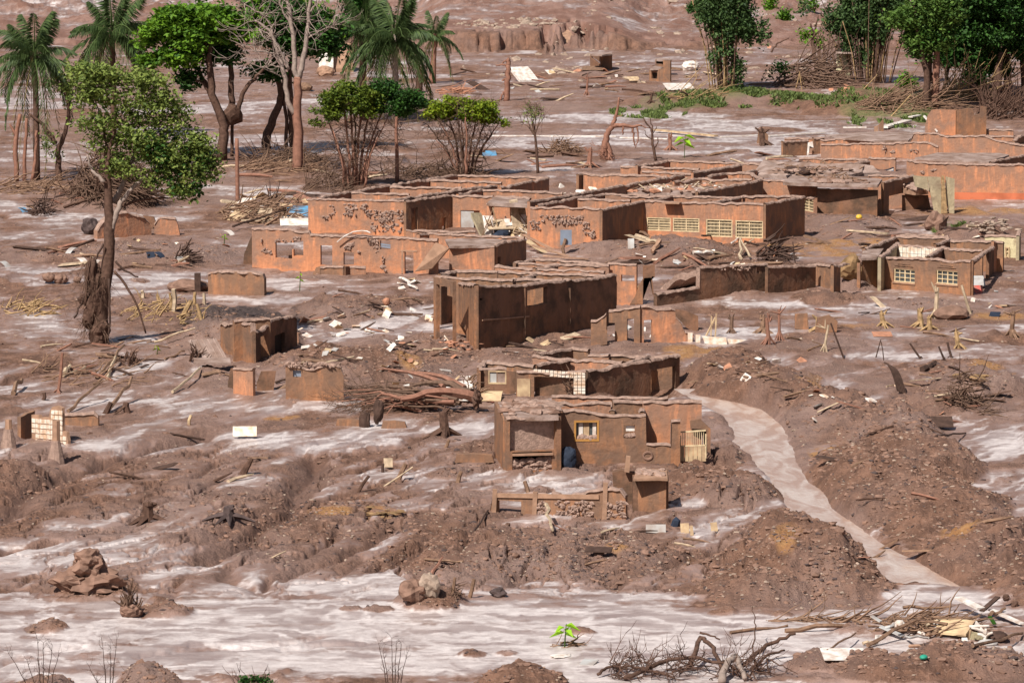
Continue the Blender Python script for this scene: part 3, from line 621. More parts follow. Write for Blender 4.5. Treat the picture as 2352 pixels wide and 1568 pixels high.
fr('Z2'); H.wall([(1240, 356), (1900, 372)]); H.wall([(1680, 286), (2500, 300)]); H.wall([(1650, 442), (2352, 342), (2900, 268)])
fr('Z3'); H.wall([(400, 240), (1300, 262), (1430, 268)]); H.wall([(880, 375), (1100, 330), (1430, 268)]); H.wall([(85, 292), (900, 318)]); H.wall([(390, 458), (660, 406)]); H.wall([(660, 404), (1600, 432)]); H.wall([(830, 480), (1230, 500)], zt=H.zt - .25)
# porch with wreckage beside it
w = H.wall([(735, 560), (1210, 585)], holes=[(790, 1000, 602, 1000), (1010, 1200, 602, 1000)], zt=H.zt - .1, m='w_or')
slab_pts(H, [(730, 562), (1215, 588), (1205, 510), (800, 490)], H.zt - .05, .14, name='porch_roof')
SCH = H = House('ruined_school', 'long roofless school building with four cream barred windows along its front', 'ruined building', 'Z4', (1640, 1128, 690))
fr('D'); H.wall([(1214.5, 462.5), (1300, 449), (1442.7, 422.5), (1570, 400)]); H.wall([(1590, 396.5), (1702, 378.5)])
fr('Z3'); w = H.wall([(1230, 602), (1640, 606), (2030, 622)]); crud(w, [(1340, 700, 1840, 770, 60), (1500, 775, 1920, 800, 30), (1240, 750, 1360, 880, 20), (1830, 800, 1900, 930, 12), (1900, 860, 1980, 950, 14)], seed=3)
H.wall([(1300, 580), (1700, 506), (1830, 486)]); H.wall([(1780, 505), (2352, 532), (2380, 532)]); H.wall([(1830, 486), (2090, 448)]); H.wall([(2090, 452), (2600, 462)]); 
H.wall([(2040, 640), (2200, 600), (2352, 570), (2530, 530)], m='w_br')
w = H.wall([(2046, 690), (2200, 668), (2352, 664), (2470, 690)], base=((2046, 975), (2470, 985)), cap=False, rag=.02, th=.12)
mb = MB(); q0 = w.uz((2060, 905)); q1 = w.uz((2060, 985)); mb.box(w.P(w.L / 2, (q0[1] + q1[1]) / 2, .075), (w.L - .1, .02, q0[1] - q1[1]), np.array([[w.d[0], w.n[0], 0], [w.d[1], w.n[1], 0], [0, 0, 1]])); mb.build('red_wall_band', 'red', H.o)
fr('Z4')
w = H.wall([(265, 655), (700, 672), (1640, 692)], holes=[(300, 575, 845, 1005), (600, 905, 852, 1018), (982, 1285, 866, 1075), (1320, 1635, 880, 1090)], m='w_or')
for k in range(4): grille(w, k, 5, 19)
mb = MB(); u, z = w.uz((605, 665)); mb.box(w.P(u, z - .05, .35), (1.9 if False else .95, .6, .07), np.array([[w.d[0], w.n[0], 0], [w.d[1], w.n[1], 0], [0, 0, 1]])); mb.build('window_hood', 'conc', H.o)
H.wall([(1650, 694), (2100, 604)], m='w_br')
H.wall([(1400, 606), (2085, 602)]); H.wall([(1040, 672), (1400, 606)]); H.wall([(585, 600), (1400, 612)]); H.wall([(360, 640), (585, 600)]); H.wall([(0, 602), (570, 606)])
H.wall([(870, 556), (1530, 436), (1612, 406)], m='w_br'); H.wall([(905, 398), (1510, 412)]); H.wall([(600, 434), (950, 394)]); H.wall([(1200, 338), (1510, 342)]); H.wall([(985, 380), (1200, 340)]); H.wall([(1380, 342), (1560, 300)]); H.wall([(1500, 345), (1620, 405)])
slab_pts(H, [(20, 560), (870, 570), (1330, 480), (900, 440), (560, 440)], H.zt - .45, .2, name='fallen_roof', bump=.12)
H = House('ruined_house', 'roofless rooms at the far end of the block, behind the barred-window school', 'ruined building', 'Z3', (1840, 400, 215), dz=0)
fr('Z3'); H.zt = H.zt - .0
H.wall([(1770, 226), (1842, 214)], m='w_br'); H.wall([(1842, 222), (2352, 236), (2800, 246)])
fr('Z4'); H.wall([(180, 256), (400, 222), (572, 190)]); H.wall([(572, 194), (1100, 214), (1640, 236)]); H.wall([(0, 262), (900, 290)], zt=H.zt - .1); H.wall([(250, 318), (830, 346)], zt=H.zt - .2); H.wall([(820, 330), (1380, 240)])
CAN = H = House('ruined_house', 'mud-buried house with sagging silt-covered roof slab and barred windows under a canopy', 'ruined building', 'Z5', (730, 1345, 968))
fr('Z4'); w = H.wall([(1618, 412), (1850, 420), (2255, 442)])
fr('Z5'); H.wall([(-30, 1050), (670, 1070)], zt=H.zt - .3, m='w_dk', cap=False)
fr('Z4'); w = H.wall([(2100, 618), (2240, 622)], base=((2100, 800), (2240, 806)), holes=[(2112, 2226, 624, 790)]); grille(w, 0, 4, 8)
fr('Z5'); w = H.wall([(0, 1140), (640, 1152)], base=((0, 1330), (640, 1322)), holes=[(18, 312, 1150, 1283), (330, 505, 1160, 1290), (515, 640, 1160, 1300)], m='w_or', cap=False)
for k in range(3): grille(w, k, 4, 16 if k == 0 else 9)
slab_pts(H, [(-420, 985), (0, 1000), (668, 1010), (722, 945), (300, 900), (-300, 880)], H.zt + .05, .16, name='canopy')
H.wall([(725, 978), (1075, 902)], m='w_br', holes=[(948, 1040, 1000, 1300), (785, 945, 1140, 1335)]); H.wall([(560, 898), (1075, 905)])
poly(H, (640, 1365), [(600, 1370), (585, 1310), (610, 1230), (700, 1170), (720, 1200), (720, 1360)], .18, 'w_br', 'broken_wall')
fr('Z4'); slab_pts(H, [(1510, 345), (1640, 192), (2352, 235), (2900, 250), (3000, 330), (2200, 380), (1880, 365)], [H.zt + .02, H.zt + .5, H.zt + .55, H.zt + .5, H.zt + .1, H.zt + .05, H.zt + .05], .2, bump=.12)
poly(H, (1500, 600), [(1500, 270), (1640, 225), (1640, 262), (1560, 300)], .1, 'dark', 'broken_slab', dyy=18)
fr('Z5'); slab_pts(H, [(-60, 765), (240, 780), (500, 860), (300, 905), (-60, 890)], [H.zt + .3, H.zt + .35, H.zt + .2, H.zt + .1, H.zt + .1], .18, name='broken_slab', bump=.12)
H = House('standing_wall', 'olive-grey leaning wall panels with a jutting balcony slab', 'ruined building', 'Z5', (1550, 1385, 940), 'w_gr')
H.wall([(1078, 912), (1380, 918)], base=((1290, 1330), (1400, 1340)), th=.15, cap=False) if False else None
for xs in ([(1075, 905), (1238, 920), (1262, 1075), (1100, 1030)], [(1240, 918), (1395, 925), (1405, 1345), (1320, 1335)], [(1450, 915), (1555, 945), (1550, 1385), (1490, 1330), (1455, 1200)]):
    poly(H, (1400, 1345), xs, .16, 'w_gr', 'wall_panel', dyy=.0)
fr('Z5'); poly(H, (1420, 1345), [(1405, 905), (1435, 910), (1470, 1335), (1400, 1340)], .12, 'straw', 'reed_bundle', dyy=-.25)
b = g((1100, 1310)); mb = MB(); t = [aty(*D(p), b[1] + o_) for p, o_ in (((948, 1075), .6), ((1110, 1105), -.9), ((1252, 1070), 0), ((1100, 1010), 2.0))]; t = np.array(t); t[:, 2] = t[:, 2].mean() + .05
mb.add(np.concatenate([t, t - [0, 0, .28]]), [(0, 1, 2, 3), (7, 6, 5, 4), (0, 4, 5, 1), (1, 5, 6, 2), (2, 6, 7, 3), (3, 7, 4, 0)]); mb.build('balcony_slab', 'conc', H.o)
mb = MB(); [mb.blob(t.mean(0) + [rng.normal(0, .7), rng.normal(0, .8), .12], (.35, .35, .2), .2) for _ in range(14)]; mb.build('mud_heap', 'cap', H.o)
poly(H, (1100, 1315), [(950, 1130), (1250, 1130), (1285, 1310), (950, 1310)], .1, 'w_dk', 'back_wall', dyy=.9)
H = House('long_wall', 'long low orange wall with a faded red band along its foot', 'wall', 'Z5', (1565, 1172, 762))
w = H.wall([(872, 708), (1000, 716), (1100, 742), (1600, 768), (2352, 775), (2600, 778)], base=((1000, 1168), (2600, 1185)), th=.25)
q0 = w.uz((1600, 1095)); q1 = w.uz((1600, 1180)); mb = MB(); ua, ub = w.uz((1500, 1100))[0], w.L - .05
mb.box(w.P((ua + ub) / 2, (q0[1] + q1[1]) / 2, .135), (ub - ua, .02, q0[1] - q1[1]), np.array([[w.d[0], w.n[0], 0], [w.d[1], w.n[1], 0], [0, 0, 1]])); mb.build('red_wall_band', 'red', H.o)
mb = MB(); mb.box(w.P((ua + ub) / 2, q1[1] - .06, .22), (ub - ua, .5, .14), np.array([[w.d[0], w.n[0], 0], [w.d[1], w.n[1], 0], [0, 0, 1]])); mb.build('plinth', 'slab', H.o)
crud(w, [(1280, 835, 1335, 850, 4), (1180, 850, 1230, 900, 3)], seed=7)
H = House('ruined_house', 'roofless building behind the long red-banded wall, its back walls rising in a hump', 'ruined building', 'Z5', (20, 700, 548), dz=.0)
w = H.wall([(20, 548), (400, 536), (1100, 520), (1240, 518), (1370, 575)], m='w_or'); crud(w, [(730, 570, 770, 640, 5), (1040, 580, 1140, 640, 9), (820, 600, 860, 640, 4)], seed=8)
H.wall([(1050, 500), (1090, 420), (1300, 415), (1480, 455), (1700, 448), (1880, 442), (2000, 480), (2240, 540), (2500, 560)], zt=H.zt + .25)
H.wall([(240, 782), (400, 762), (570, 736)], zt=H.zt - .2, m='w_br'); w = H.wall([(570, 702), (760, 704), (880, 712)], zt=H.zt - .1)
mb = MB(); a = w.uz((585, 800)); b = w.uz((860, 800))
for k, mm_ in enumerate(('navy', 'white', 'steel', 'navy', 'conc')): 
    pts = [w.P(a[0] + (b[0] - a[0]) * t, a[1] - .09 * k - .18 * math.sin(t * 3.1) * (1.2 if k < 3 else .5), .13) for t in np.linspace(0, 1, 12)]
    m2 = MB(); [m2.beam(p, q, .03, .075) for p, q in zip(pts[:-1], pts[1:])]; m2.build('cloth_stripe', mm_, H.o)
slab_pts(H, [(1095, 700), (1360, 640), (2080, 645), (2180, 668), (1950, 750), (1700, 735)], H.zt + .0, .12)
H.wall([(-400, 470), (620, 488)], zt=H.zt + .15); H.wall([(1960, 745), (2352, 668), (2450, 650)], m='w_br'); H.wall([(-230, 700), (380, 712), (560, 720)], zt=H.zt - .35)
slab_pts(H, [(210, 470), (640, 500), (1020, 505), (1110, 420), (700, 395), (60, 440)], H.zt + .2, .1)
H = House('ruined_hut', 'tall box-like orange remnant with a stepped broken top below the dark trees', 'ruined building', 'Z5', (1567, 448, 145))
H.wall([(1215, 330), (1245, 215), (1290, 145), (1565, 147)], base=((1215, 440), (1565, 448)), cap=False)
H.wall([(1570, 142), (1750, 130), (1775, 205), (1850, 195), (1852, 105), (1912, 108)], base=((1570, 448), (1912, 446)), cap=False, m='w_br')
H = House('low_wall', 'low orange wall end standing at the right edge beside the box-like remnant', 'wall', 'Z5', (1915, 440, 372))
H.wall([(1910, 372), (2230, 376)]); H.wall([(1930, 445), (2235, 452)]); H.wall([(2230, 500), (2300, 450), (2500, 420)], m='w_br')
H = House('wall_stub', 'slanted wall stub with one lit face sticking out of the silt roof', 'wall', 'Z5', (650, 500, 330))
poly(H, (655, 500), [(628, 500), (632, 345), (680, 325), (668, 500)], .15, 'conc', 'wall'); poly(H, (700, 480), [(680, 328), (728, 262), (740, 275), (738, 400), (690, 395)], .15, 'w_br', 'wall', dyy=.3)
H = House('ruined_shed', 'dark-walled shed remnant with a white post, left of the long orange walls', 'ruined building', 'R4', (380, 1420, 1280))
H.wall([(150, 1292), (384, 1275)], m='w_br'); H.wall([(430, 1255), (530, 1250)], m='w_br', zt=H.zt + .1)
poly(H, (385, 1415), [(376, 1412), (385, 1300), (428, 1290), (436, 1345), (400, 1330), (392, 1412)], .1, 'white', 'white_post', dyy=-.3); poly(H, (165, 1410), [(180, 1402), (140, 1295), (160, 1290), (186, 1400)], .1, 'conc', 'post', dyy=-.3)
slab_pts(H, [(-100, 1480), (380, 1440), (900, 1450), (930, 1500), (500, 1520)], H.zt - 1.2, .3, bump=.1)
# ---- low house in front of the block
H = House('ruined_house', 'low orange house front with a jagged arched window and two doorways', 'ruined building', 'Z2', (100, 1215, 765))
w = H.wall([(100, 765), (400, 778), (755, 792), (770, 838), (1050, 852), (1480, 862), (1900, 872), (2230, 900)], base=((100, 1212), (2230, 1292)), th=.2,
    holes=[(368, 560, 930, 1110), (575, 690, 905, 1080), (508, 575, 930, 1000), (885, 1022, 960, 1192), (1150, 1270, 1040, 1185), (1570, 1690, 905, 1008), (1850, 1955, 1032, 1290)])
crud(w, [(370, 895, 560, 925, 10), (560, 870, 690, 900, 10), (200, 1000, 330, 1050, 9), (1180, 930, 1280, 1000, 20), (1430, 860, 1540, 960, 12), (1500, 900, 1550, 1050, 10), (1590, 1090, 1640, 1280, 14), (1300, 1030, 1340, 1080, 3), (200, 890, 230, 960, 3)], seed=2)
u0, u1, z0, z1 = w.holes[5]; mb = MB(); [mb.beam(w.P(u0, z0 + (z1 - z0) * t, 0), w.P(u1, z0 + (z1 - z0) * (t - .12), 0), .03, .08) for t in (.3, .55)]; mb.build('louvre', 'steel', H.o)
mb = MB(); mb.beam(w.P(w.holes[6][0] - .12, w.holes[6][2], .1), w.P(w.holes[6][0] - .12, w.holes[6][3], .1), .1, .06); mb.beam(w.P(w.holes[6][0] - .2, w.holes[6][3] + .04, .1), w.P(w.holes[6][1] + .2, w.holes[6][3] + .04, .1), .06, .08); mb.build('door_frame', 'conc', H.o)
mb = MB(); a = w.uz((1095, 915)); arc = [w.P(*w.uz(p), .35) for p in ((1095, 918), (1180, 850), (1280, 800), (1380, 788), (1440, 795), (1475, 812))]; mb.tube(arc, .035, 6); mb.build('bent_pipe', 'white', H.o)
poly(H, (75, 1190), [(-10, 1180), (0, 1060), (80, 865), (95, 865), (98, 1190)], .15, 'w_dk', 'leaning_slab', dyy=.4)
fr('Z3'); 
mb = MB(); b = g((90, 1318)); q = [aty(*D(p), b[1] + o_) for p, o_ in (((-100, 1345), -3.0), ((95, 1312), -2.6), ((292, 1078), -2.2), ((140, 1010), -2.2))]
q = np.array(q); mb.add(np.concatenate([q, q + [.05, .35, -.05]]), [(0, 1, 2, 3), (7, 6, 5, 4), (0, 4, 5, 1), (1, 5, 6, 2), (2, 6, 7, 3), (3, 7, 4, 0)]); mb.build('fallen_slab', 'conc', H.o)
w = H.wall([(295, 1062), (808, 1052)], base=((295, 1335), (815, 1335)), m='w_or'); zt2 = w.uz((600, 1055))[1]
H.wall([(808, 1052), (890, 1010), (1165, 972)], zt=zt2, m='w_br', holes=[(835, 872, 1180, 1285)])
slab_pts(H, [(295, 1058), (805, 1050), (890, 1008), (1010, 985), (560, 960), (250, 975)], zt2 + .03, .12)
H.wall([(50, 905), (320, 915), (1160, 955)], zt=zt2 + .1); H.wall([(-200, 870), (600, 880)], zt=zt2 + .1); H.wall([(-60, 925), (50, 905)], zt=zt2 + .1)
fr('Z2')
H = House('block_steps', 'row of broken low masonry boxes in front of the jagged arched window', 'wall', 'Z2', (1150, 1318, 1205))
H.wall([(885, 1200), (1150, 1205)], base=((885, 1300), (1150, 1320)), m='w_br'); H.wall([(800, 1290), (840, 1215), (885, 1200)], base=((800, 1302), (885, 1300)), m='w_br', cap=False); H.wall([(1210, 1205), (1400, 1215)], base=((1210, 1300), (1400, 1300)), m='w_or'); H.wall([(1150, 1205), (1210, 1200)], base=((1150, 1320), (1210, 1300)), m='w_dk', cap=False)
# ---- dark walled house in the middle
H = House('ruined_house', 'shade-darkened roofless house with a small window hole and a broken leaning corner', 'ruined building', 'Y2', (815, 1152, 385), 'w_dk')
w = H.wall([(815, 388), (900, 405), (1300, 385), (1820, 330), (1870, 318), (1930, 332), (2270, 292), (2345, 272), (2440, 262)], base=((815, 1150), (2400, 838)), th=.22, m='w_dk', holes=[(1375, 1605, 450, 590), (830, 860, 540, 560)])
mb = MB(); w.beam(mb, .3, w.uz((1000, 760))[1], w.uz((1390, 745))[0], w.uz((1390, 745))[1], .06, .14); mb.build('ledge', 'conc', H.o)
for x_ in (1330, 1850): 
    mb = MB(); u, z = w.uz((x_, 420)); mb.beam(w.P(u, z, .13), w.P(u, z - 3.2, .13), .16, .06); mb.build('pilaster', 'w_dk', H.o)
zt = H.zt
H.wall([(562, 350), (810, 388)], base=((562, 900), (812, 1150)), m='w_br', holes=[(570, 720, 760, 1130)], th=.18, zt=zt)
H.wall([(340, 290), (562, 350)], m='w_br', holes=[(372, 500, 375, 1200), (372, 560, 470, 1200)], zt=zt, cap=False); 
zi = w.uz((1500, 362))[1]; ze = w.uz((2300, 280))[1] + .05
H.wall([(350, 288), (1240, 332)], m='w_br', zt=zi + .1, holes=[(352, 560, 395, 1300)]); H.wall([(570, 222), (1060, 232)], m='w_br', zt=ze); H.wall([(1060, 232), (1500, 246), (2300, 268)], m='w_br', zt=ze - .1); H.wall([(1080, 352), (1250, 318)], m='w_dk', zt=zi); H.wall([(1330, 304), (1485, 262)], m='w_dk', zt=zi - .1); H.wall([(390, 262), (570, 222)], m='w_dk', zt=ze + .1); H.wall([(1260, 322), (1800, 326)], m='w_br', zt=zi - .1)
poly(H, (340, 900), [(320, 900), (345, 560), (345, 380), (385, 380), (395, 560), (380, 640), (368, 880)], .2, 'w_dk', 'corner_post', dyy=0)
H = House('ruined_house', 'low orange house remnant with broken window and cream tiles, beside the shade-darkened house', 'ruined building', 'Y3', (650, 700, 225), 'w_or')
w = H.wall([(390, 212), (600, 225), (790, 236)], base=((390, 690), (720, 705)), holes=[(545, 700, 350, 430)]); 
poly(H, (600, 640), [(484, 480), (735, 482), (720, 600), (640, 625), (484, 620)], .1, 'cream', 'cream_panel', dyy=-.2)
poly(H, (760, 690), [(640, 690), (700, 600), (740, 480), (790, 400), (790, 690)], .18, 'w_br', 'broken_wall', dyy=-.3)
poly(H, (800, 690), [(790, 250), (925, 238), (925, 378), (895, 370), (915, 580), (900, 580), (880, 385), (800, 390), (790, 640)], .18, 'w_dk', 'wall', dyy=-.1)
fr('Y2'); z0 = H.zt
for t in ([(1250, 132), (1740, 150), (2340, 160)], [(1460, 92), (1760, 100), (2340, 150)], [(1035, 172), (1500, 200)], [(1480, 198), (2000, 212), (2290, 232)]): H.wall(t, zt=z0 - .02)
H.wall([(1480, 198), (1740, 150)], zt=z0, m='w_br'); H.wall([(1250, 134), (1465, 92)], zt=z0, m='w_br')
# ---- long dark wall
H = House('long_wall', 'long dark shaded wall with a notched broken end and one tiny window hole', 'wall', 'Y3', (1425, 650, 255), 'w_dk')
w = H.wall([(930, 575), (1200, 525), (1418, 490), (1424, 252), (1580, 262), (1900, 238), (2200, 225)], base=((930, 722), (2200, 540)), holes=[(2070, 2112, 268, 332)], m='w_dk', th=.22)
crud(w, [(1600, 260, 2000, 300, 18)], r=.1, seed=9)
w2 = H.wall([(2208, 262), (2352, 258), (2760, 240)], base=((2208, 560), (2760, 500)), m='w_dk'); H.wall([(1420, 252), (1250, 420), (1200, 500)], zt=H.zt, m='w_dk') if False else None
slab_pts(H, [(930, 575), (1200, 520), (1400, 490), (1400, 300), (1160, 370), (1010, 480)], [H.zt - 2.0, H.zt - 2.0, H.zt - 1.8, H.zt - .6, H.zt - 1.0, H.zt - 1.6], .3, name='mud_heap', m='cap', bump=.15)
# ---- arched windows house
H = House('ruined_house', 'roofless brown house with two arched white-framed windows in its front', 'ruined building', 'Z6', (1745, 1085, 692), 'w_br')
w = H.wall([(660, 655), (700, 645), (1100, 655), (1745, 692)], base=((660, 1000), (1745, 1088)), holes=[(866, 1108, 768, 945), (1355, 1600, 785, 965), (880, 1095, 740, 768), (1370, 1585, 758, 785), (915, 1060, 720, 740), (1405, 1550, 738, 758)], th=.2, m='w_br')
for k in (0, 1):
    u0, u1, z0, z1 = w.holes[k]; fo = frame_(w, k, 'grille', .05, .02); ORG[fo.name] = ORG[H.o.name]
    for t in (.25, .5, .75):
        mb = MB(); u = u0 + (u1 - u0) * t; mb.beam(w.P(u, z0, .02), w.P(u, z1, .02), .035 if t != .5 else .06, .04); mb.build('mullion', 'grille', fo)
    for t in (.34, .67):
        mb = MB(); z = z0 + (z1 - z0) * t; w.beam(mb, u0, z, u1, z, .035, .015, .04); mb.build('glazing_bar', 'grille', fo)
    for a_ in range(4):
        for b_ in range(3):
            pane(w, (u0 + (u1 - u0) * a_ / 4 + .02, u0 + (u1 - u0) * (a_ + 1) / 4 - .02, z0 + (z1 - z0) * b_ / 3 + .02, z0 + (z1 - z0) * (b_ + 1) / 3 - .02), 'glass', -.03, 'pane', fo)
    mb = MB(); z2 = w.holes[k + 4][3]; uc = (u0 + u1) / 2; hw = (u1 - u0) / 2
    arc = [w.P(uc - hw * math.cos(t), z1 + (z2 - z1) * math.sin(t), .03) for t in np.linspace(0, math.pi, 12)]; mb.tube(arc, .03, 4); mb.build('arch_trim', 'grille', fo)
    pane(w, (u0 + .1, u1 - .1, z1, (z1 + z2) / 2), 'conc', -.02, 'lunette', fo); mb = MB(); mb.beam(w.P(u0 - .05, z1 + .03, .06), w.P(u1 + .05, z1 + .03, .06), .07, .07); mb.build('lintel', 'grille', fo)
    mb = MB(); mb.beam(w.P(u0 - .05, z0 - .04, .09), w.P(u1 + .05, z0 - .04, .09), .12, .06); mb.build('sill', 'conc', fo)
H.wall([(1745, 692), (1860, 612), (1985, 525)], base=((1745, 1088), (1985, 835)), m='w_dk', holes=[(1758, 1925, 735, 1200)], cap=True)
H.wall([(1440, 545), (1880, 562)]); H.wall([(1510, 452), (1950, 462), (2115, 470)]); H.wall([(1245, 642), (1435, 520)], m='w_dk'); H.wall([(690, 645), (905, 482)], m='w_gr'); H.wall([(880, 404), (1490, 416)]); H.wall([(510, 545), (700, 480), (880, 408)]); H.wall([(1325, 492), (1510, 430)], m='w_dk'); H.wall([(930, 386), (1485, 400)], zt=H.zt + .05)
w = H.wall([(912, 505), (1445, 540)], m='w_br'); a, b = w.uz((915, 512)), w.uz((1400, 512)); n_ = 11
for i_ in range(n_):
    for j_ in range(4):
        uu = a[0] + .05 + (b[0] - a[0]) * i_ / n_; mb = MB(); s_ = (b[0] - a[0]) / n_
        mb.box(w.P(uu + s_ / 2, a[1] - .18 - .36 * j_, .105 + .01 * ((i_ * 7 + j_ * 3) % 3) / 3), (s_ - .02, .03, .34), np.array([[w.d[0], w.n[0], 0], [w.d[1], w.n[1], 0], [0, 0, 1]])); mb.build('tile', 'tile', H.o)
H.wall([(1975, 470), (2112, 472)], base=((1985, 830), (2105, 790)), m='w_or', th=.15)
w = H.wall([(455, 688), (560, 668), (700, 650)], base=((455, 905), (655, 1000)), th=.15, m='w_br')
H.wall([(145, 742), (455, 700)], base=((145, 1050), (455, 1010)), m='w_br', holes=[(225, 445, 760, 1300)])
H.wall([(0, 728), (145, 738)], base=((-10, 975), (148, 985)), m='w_br'); slab_pts(H, [(500, 560), (740, 545), (660, 650), (480, 660)], H.zt - .1, .12, name='broken_slab')
H.wall([(-120, 735), (0, 720)], base=((-120, 960), (0, 975)), m='w_br')
H = House('yellow_wall', 'pale yellow-green wall with a cream window frame behind the arched-window house', 'wall', 'Z6', (2200, 690, 395), 'w_ye')
w = H.wall([(1690, 385), (1900, 392), (2280, 398)], base=((1900, 655), (2285, 665)), m='w_ye'); fo = None
u, z = w.uz((2135, 690)); u2, z2 = w.uz((2190, 528)); o = frame_(w, (u, u2, z, z2), 'cream', .07, .14); ORG[o.name] = ORG[H.o.name]; mb = MB(); [mb.beam(w.P(u, z + (z2 - z) * t, .14), w.P(u2, z + (z2 - z) * t, .14), .04, .05) for t in (.33, .66)]; mb.build('glazing_bar', 'cream', o)
H.wall([(2280, 398), (2300, 340)], m='w_gr', zt=H.zt)
# ---- door ruin
H = House('ruined_house', 'broken orange room with two doorways, right of the shade-darkened house', 'ruined building', 'Y3', (762, 1130, 712), 'w_or')
w = H.wall([(370, 765), (500, 745), (760, 712)], base=((400, 1120), (760, 1140)), holes=[(385, 470, 900, 1300), (610, 690, 855, 1300)], m='w_br', zt=H.zt)
w = H.wall([(762, 712), (1000, 720), (1155, 745), (1160, 820), (1215, 880), (1235, 940), (1265, 1000), (1365, 1020)], base=((762, 1135), (1365, 1120)), holes=[(795, 887, 868, 1130)], m='w_or', th=.2)
H.wall([(195, 880), (270, 860), (345, 800), (372, 765)], base=((195, 1165), (372, 1150)), m='w_br')
poly(H, (1300, 1020), [(1158, 748), (1280, 770), (1425, 828), (1425, 985), (1370, 1005), (1290, 960), (1225, 890), (1160, 830)], .18, 'w_dk', 'back_wall', dyy=.8)
poly(H, (320, 1160), [(300, 990), (378, 990), (378, 1150), (300, 1165)], .12, 'w_br', 'low_wall', dyy=-.3)
H = House('tiled_wall', 'low white-tiled wall remnant leading right from the broken orange room', 'wall', 'Y3', (1700, 1168, 1065), 'cream')
for i_, (x0, x1, y0, y1) in enumerate(((1262, 1298, 1020, 1118), (1305, 1360, 1018, 1130), (1395, 1450, 1040, 1130))): poly(H, (x0, y1), [(x0, y0), (x1, y0 + 3), (x1 - 2, y1), (x0, y1)], .08, 'tile', 'tile_panel', dyy=-.05)
poly(H, (1700, 1150), [(1470, 1055), (1600, 1068), (1745, 1075), (1760, 1170), (1640, 1165), (1500, 1140)], .15, 'tile', 'tile_panel'); poly(H, (1800, 1150), [(1762, 1090), (1975, 1102), (1900, 1130), (1770, 1165)], .15, 'tile', 'tile_panel')
for a_, b_, r_ in (((1515, 1055), (1625, 840), .05), ((1572, 1055), (1578, 825), .035), ((1622, 1065), (1635, 795), .04)):
    P0 = g((a_[0], a_[1] + 30)); mb = MB(); mb.tube([aty(*D(a_), P0[1] + .5), aty(*D(b_), P0[1] + .6)], r_, 5); mb.build('pole', 'cream', H.o)
# ---- fourth house
H = House('ruined_house', 'roofless house with white-tiled corner, cream panel and a tall open frame at its right', 'ruined building', 'Y4', (1312, 638, 375), 'w_br')
w = H.wall([(200, 352), (400, 352), (590, 375), (780, 392), (1100, 400), (1310, 378)], base=((200, 688), (1310, 650)), holes=[(218, 592, 375, 900), (775, 1200, 440, 900)], m='w_br', th=.2)
pane(w, (w.uz((598, 0))[0], w.uz((735, 0))[0], w.uz((600, 692))[1], w.uz((600, 462))[1]), 'cream', .12, 'cream_panel')
for i_ in range(13):
    x0 = 770 + i_ * 41.5; 
    for j_ in range(2 if i_ < 10 else 7):
        y0 = 362 + i_ * 3.2 + j_ * 33 if i_ < 10 else 392 + j_ * 33
        if i_ < 10 and j_ == 1 and i_ < 4: continue
        ua, za = w.uz((x0, y0)); ub, zb_ = w.uz((x0 + 38, y0 + 30)); mb = MB(); mb.box(w.P((ua + ub) / 2, (za + zb_) / 2, .125), (ub - ua - .01, .04, za - zb_ - .01), np.array([[w.d[0], w.n[0], 0], [w.d[1], w.n[1], 0], [0, 0, 1]])); mb.build('tile', 'tile', H.o)
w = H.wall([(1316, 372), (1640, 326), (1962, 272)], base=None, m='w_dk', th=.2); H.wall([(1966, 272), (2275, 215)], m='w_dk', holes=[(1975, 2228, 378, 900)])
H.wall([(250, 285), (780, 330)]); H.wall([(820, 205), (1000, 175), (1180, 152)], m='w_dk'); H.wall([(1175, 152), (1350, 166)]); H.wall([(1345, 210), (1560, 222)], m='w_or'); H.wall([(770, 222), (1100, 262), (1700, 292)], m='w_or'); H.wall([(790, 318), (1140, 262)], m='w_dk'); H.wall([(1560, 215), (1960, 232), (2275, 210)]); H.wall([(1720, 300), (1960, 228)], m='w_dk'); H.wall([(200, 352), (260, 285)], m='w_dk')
b = g((420, 640)); w = H.wall([(230, 372), (600, 385)], base=((240, 612), (600, 618)), m='w_dk', holes=[(300, 490, 380, 520)], cap=False); fo = frame_(w, 0, 'cream', .06, .02); ORG[fo.name] = ORG[H.o.name]; u0, u1, z0, z1 = w.holes[0]
pane(w, (u0, u0 + .45 * (u1 - u0), z0, z1), 'greyd', .0, 'pane', fo); pane(w, (u0 + .5 * (u1 - u0), u1, z0 + .05, z1), 'slab', .0, 'pane', fo)
w = H.wall([(790, 432), (1200, 442)], base=((790, 640), (1200, 640)), m='w_dk', cap=False)
# ---- front house
H = House('ruined_house', 'nearest roofless brown house with a wood-framed window and a flat silt-topped block', 'ruined building', 'Y4', (1052, 1375, 800), 'w_br')
w = H.wall([(1052, 790), (1230, 785), (1420, 820), (1600, 838), (1905, 838), (1936, 842), (1941, 1135), (2194, 1137), (2200, 885), (2292, 890)], base=((1052, 1345), (2292, 1345)), holes=[(1190, 1450, 895, 1110), (1705, 1822, 940, 1078)], m='w_br', th=.22)
fo = frame_(w, 0, 'cream', .08, .08); fo.name = 'window_frame'; ORG[fo.name] = ORG[H.o.name]; fo.data.materials[0] = mat('orange_varnished_wood', (.48, .24, .07), .6); pane(w, 0, 'glass', -.06, 'pane', fo); u0, u1, z0, z1 = w.holes[0]
for t, ww, mm_ in ((.28, .16, 'white'), (.5, .22, 'cream'), (.82, .14, 'white')): mb = MB(); mb.beam(w.P(u0 + (u1 - u0) * t, z0 + .1, -.02), w.P(u0 + (u1 - u0) * t, z1 - .08, -.02), ww, .03); mb.build('curtain', mm_, fo)
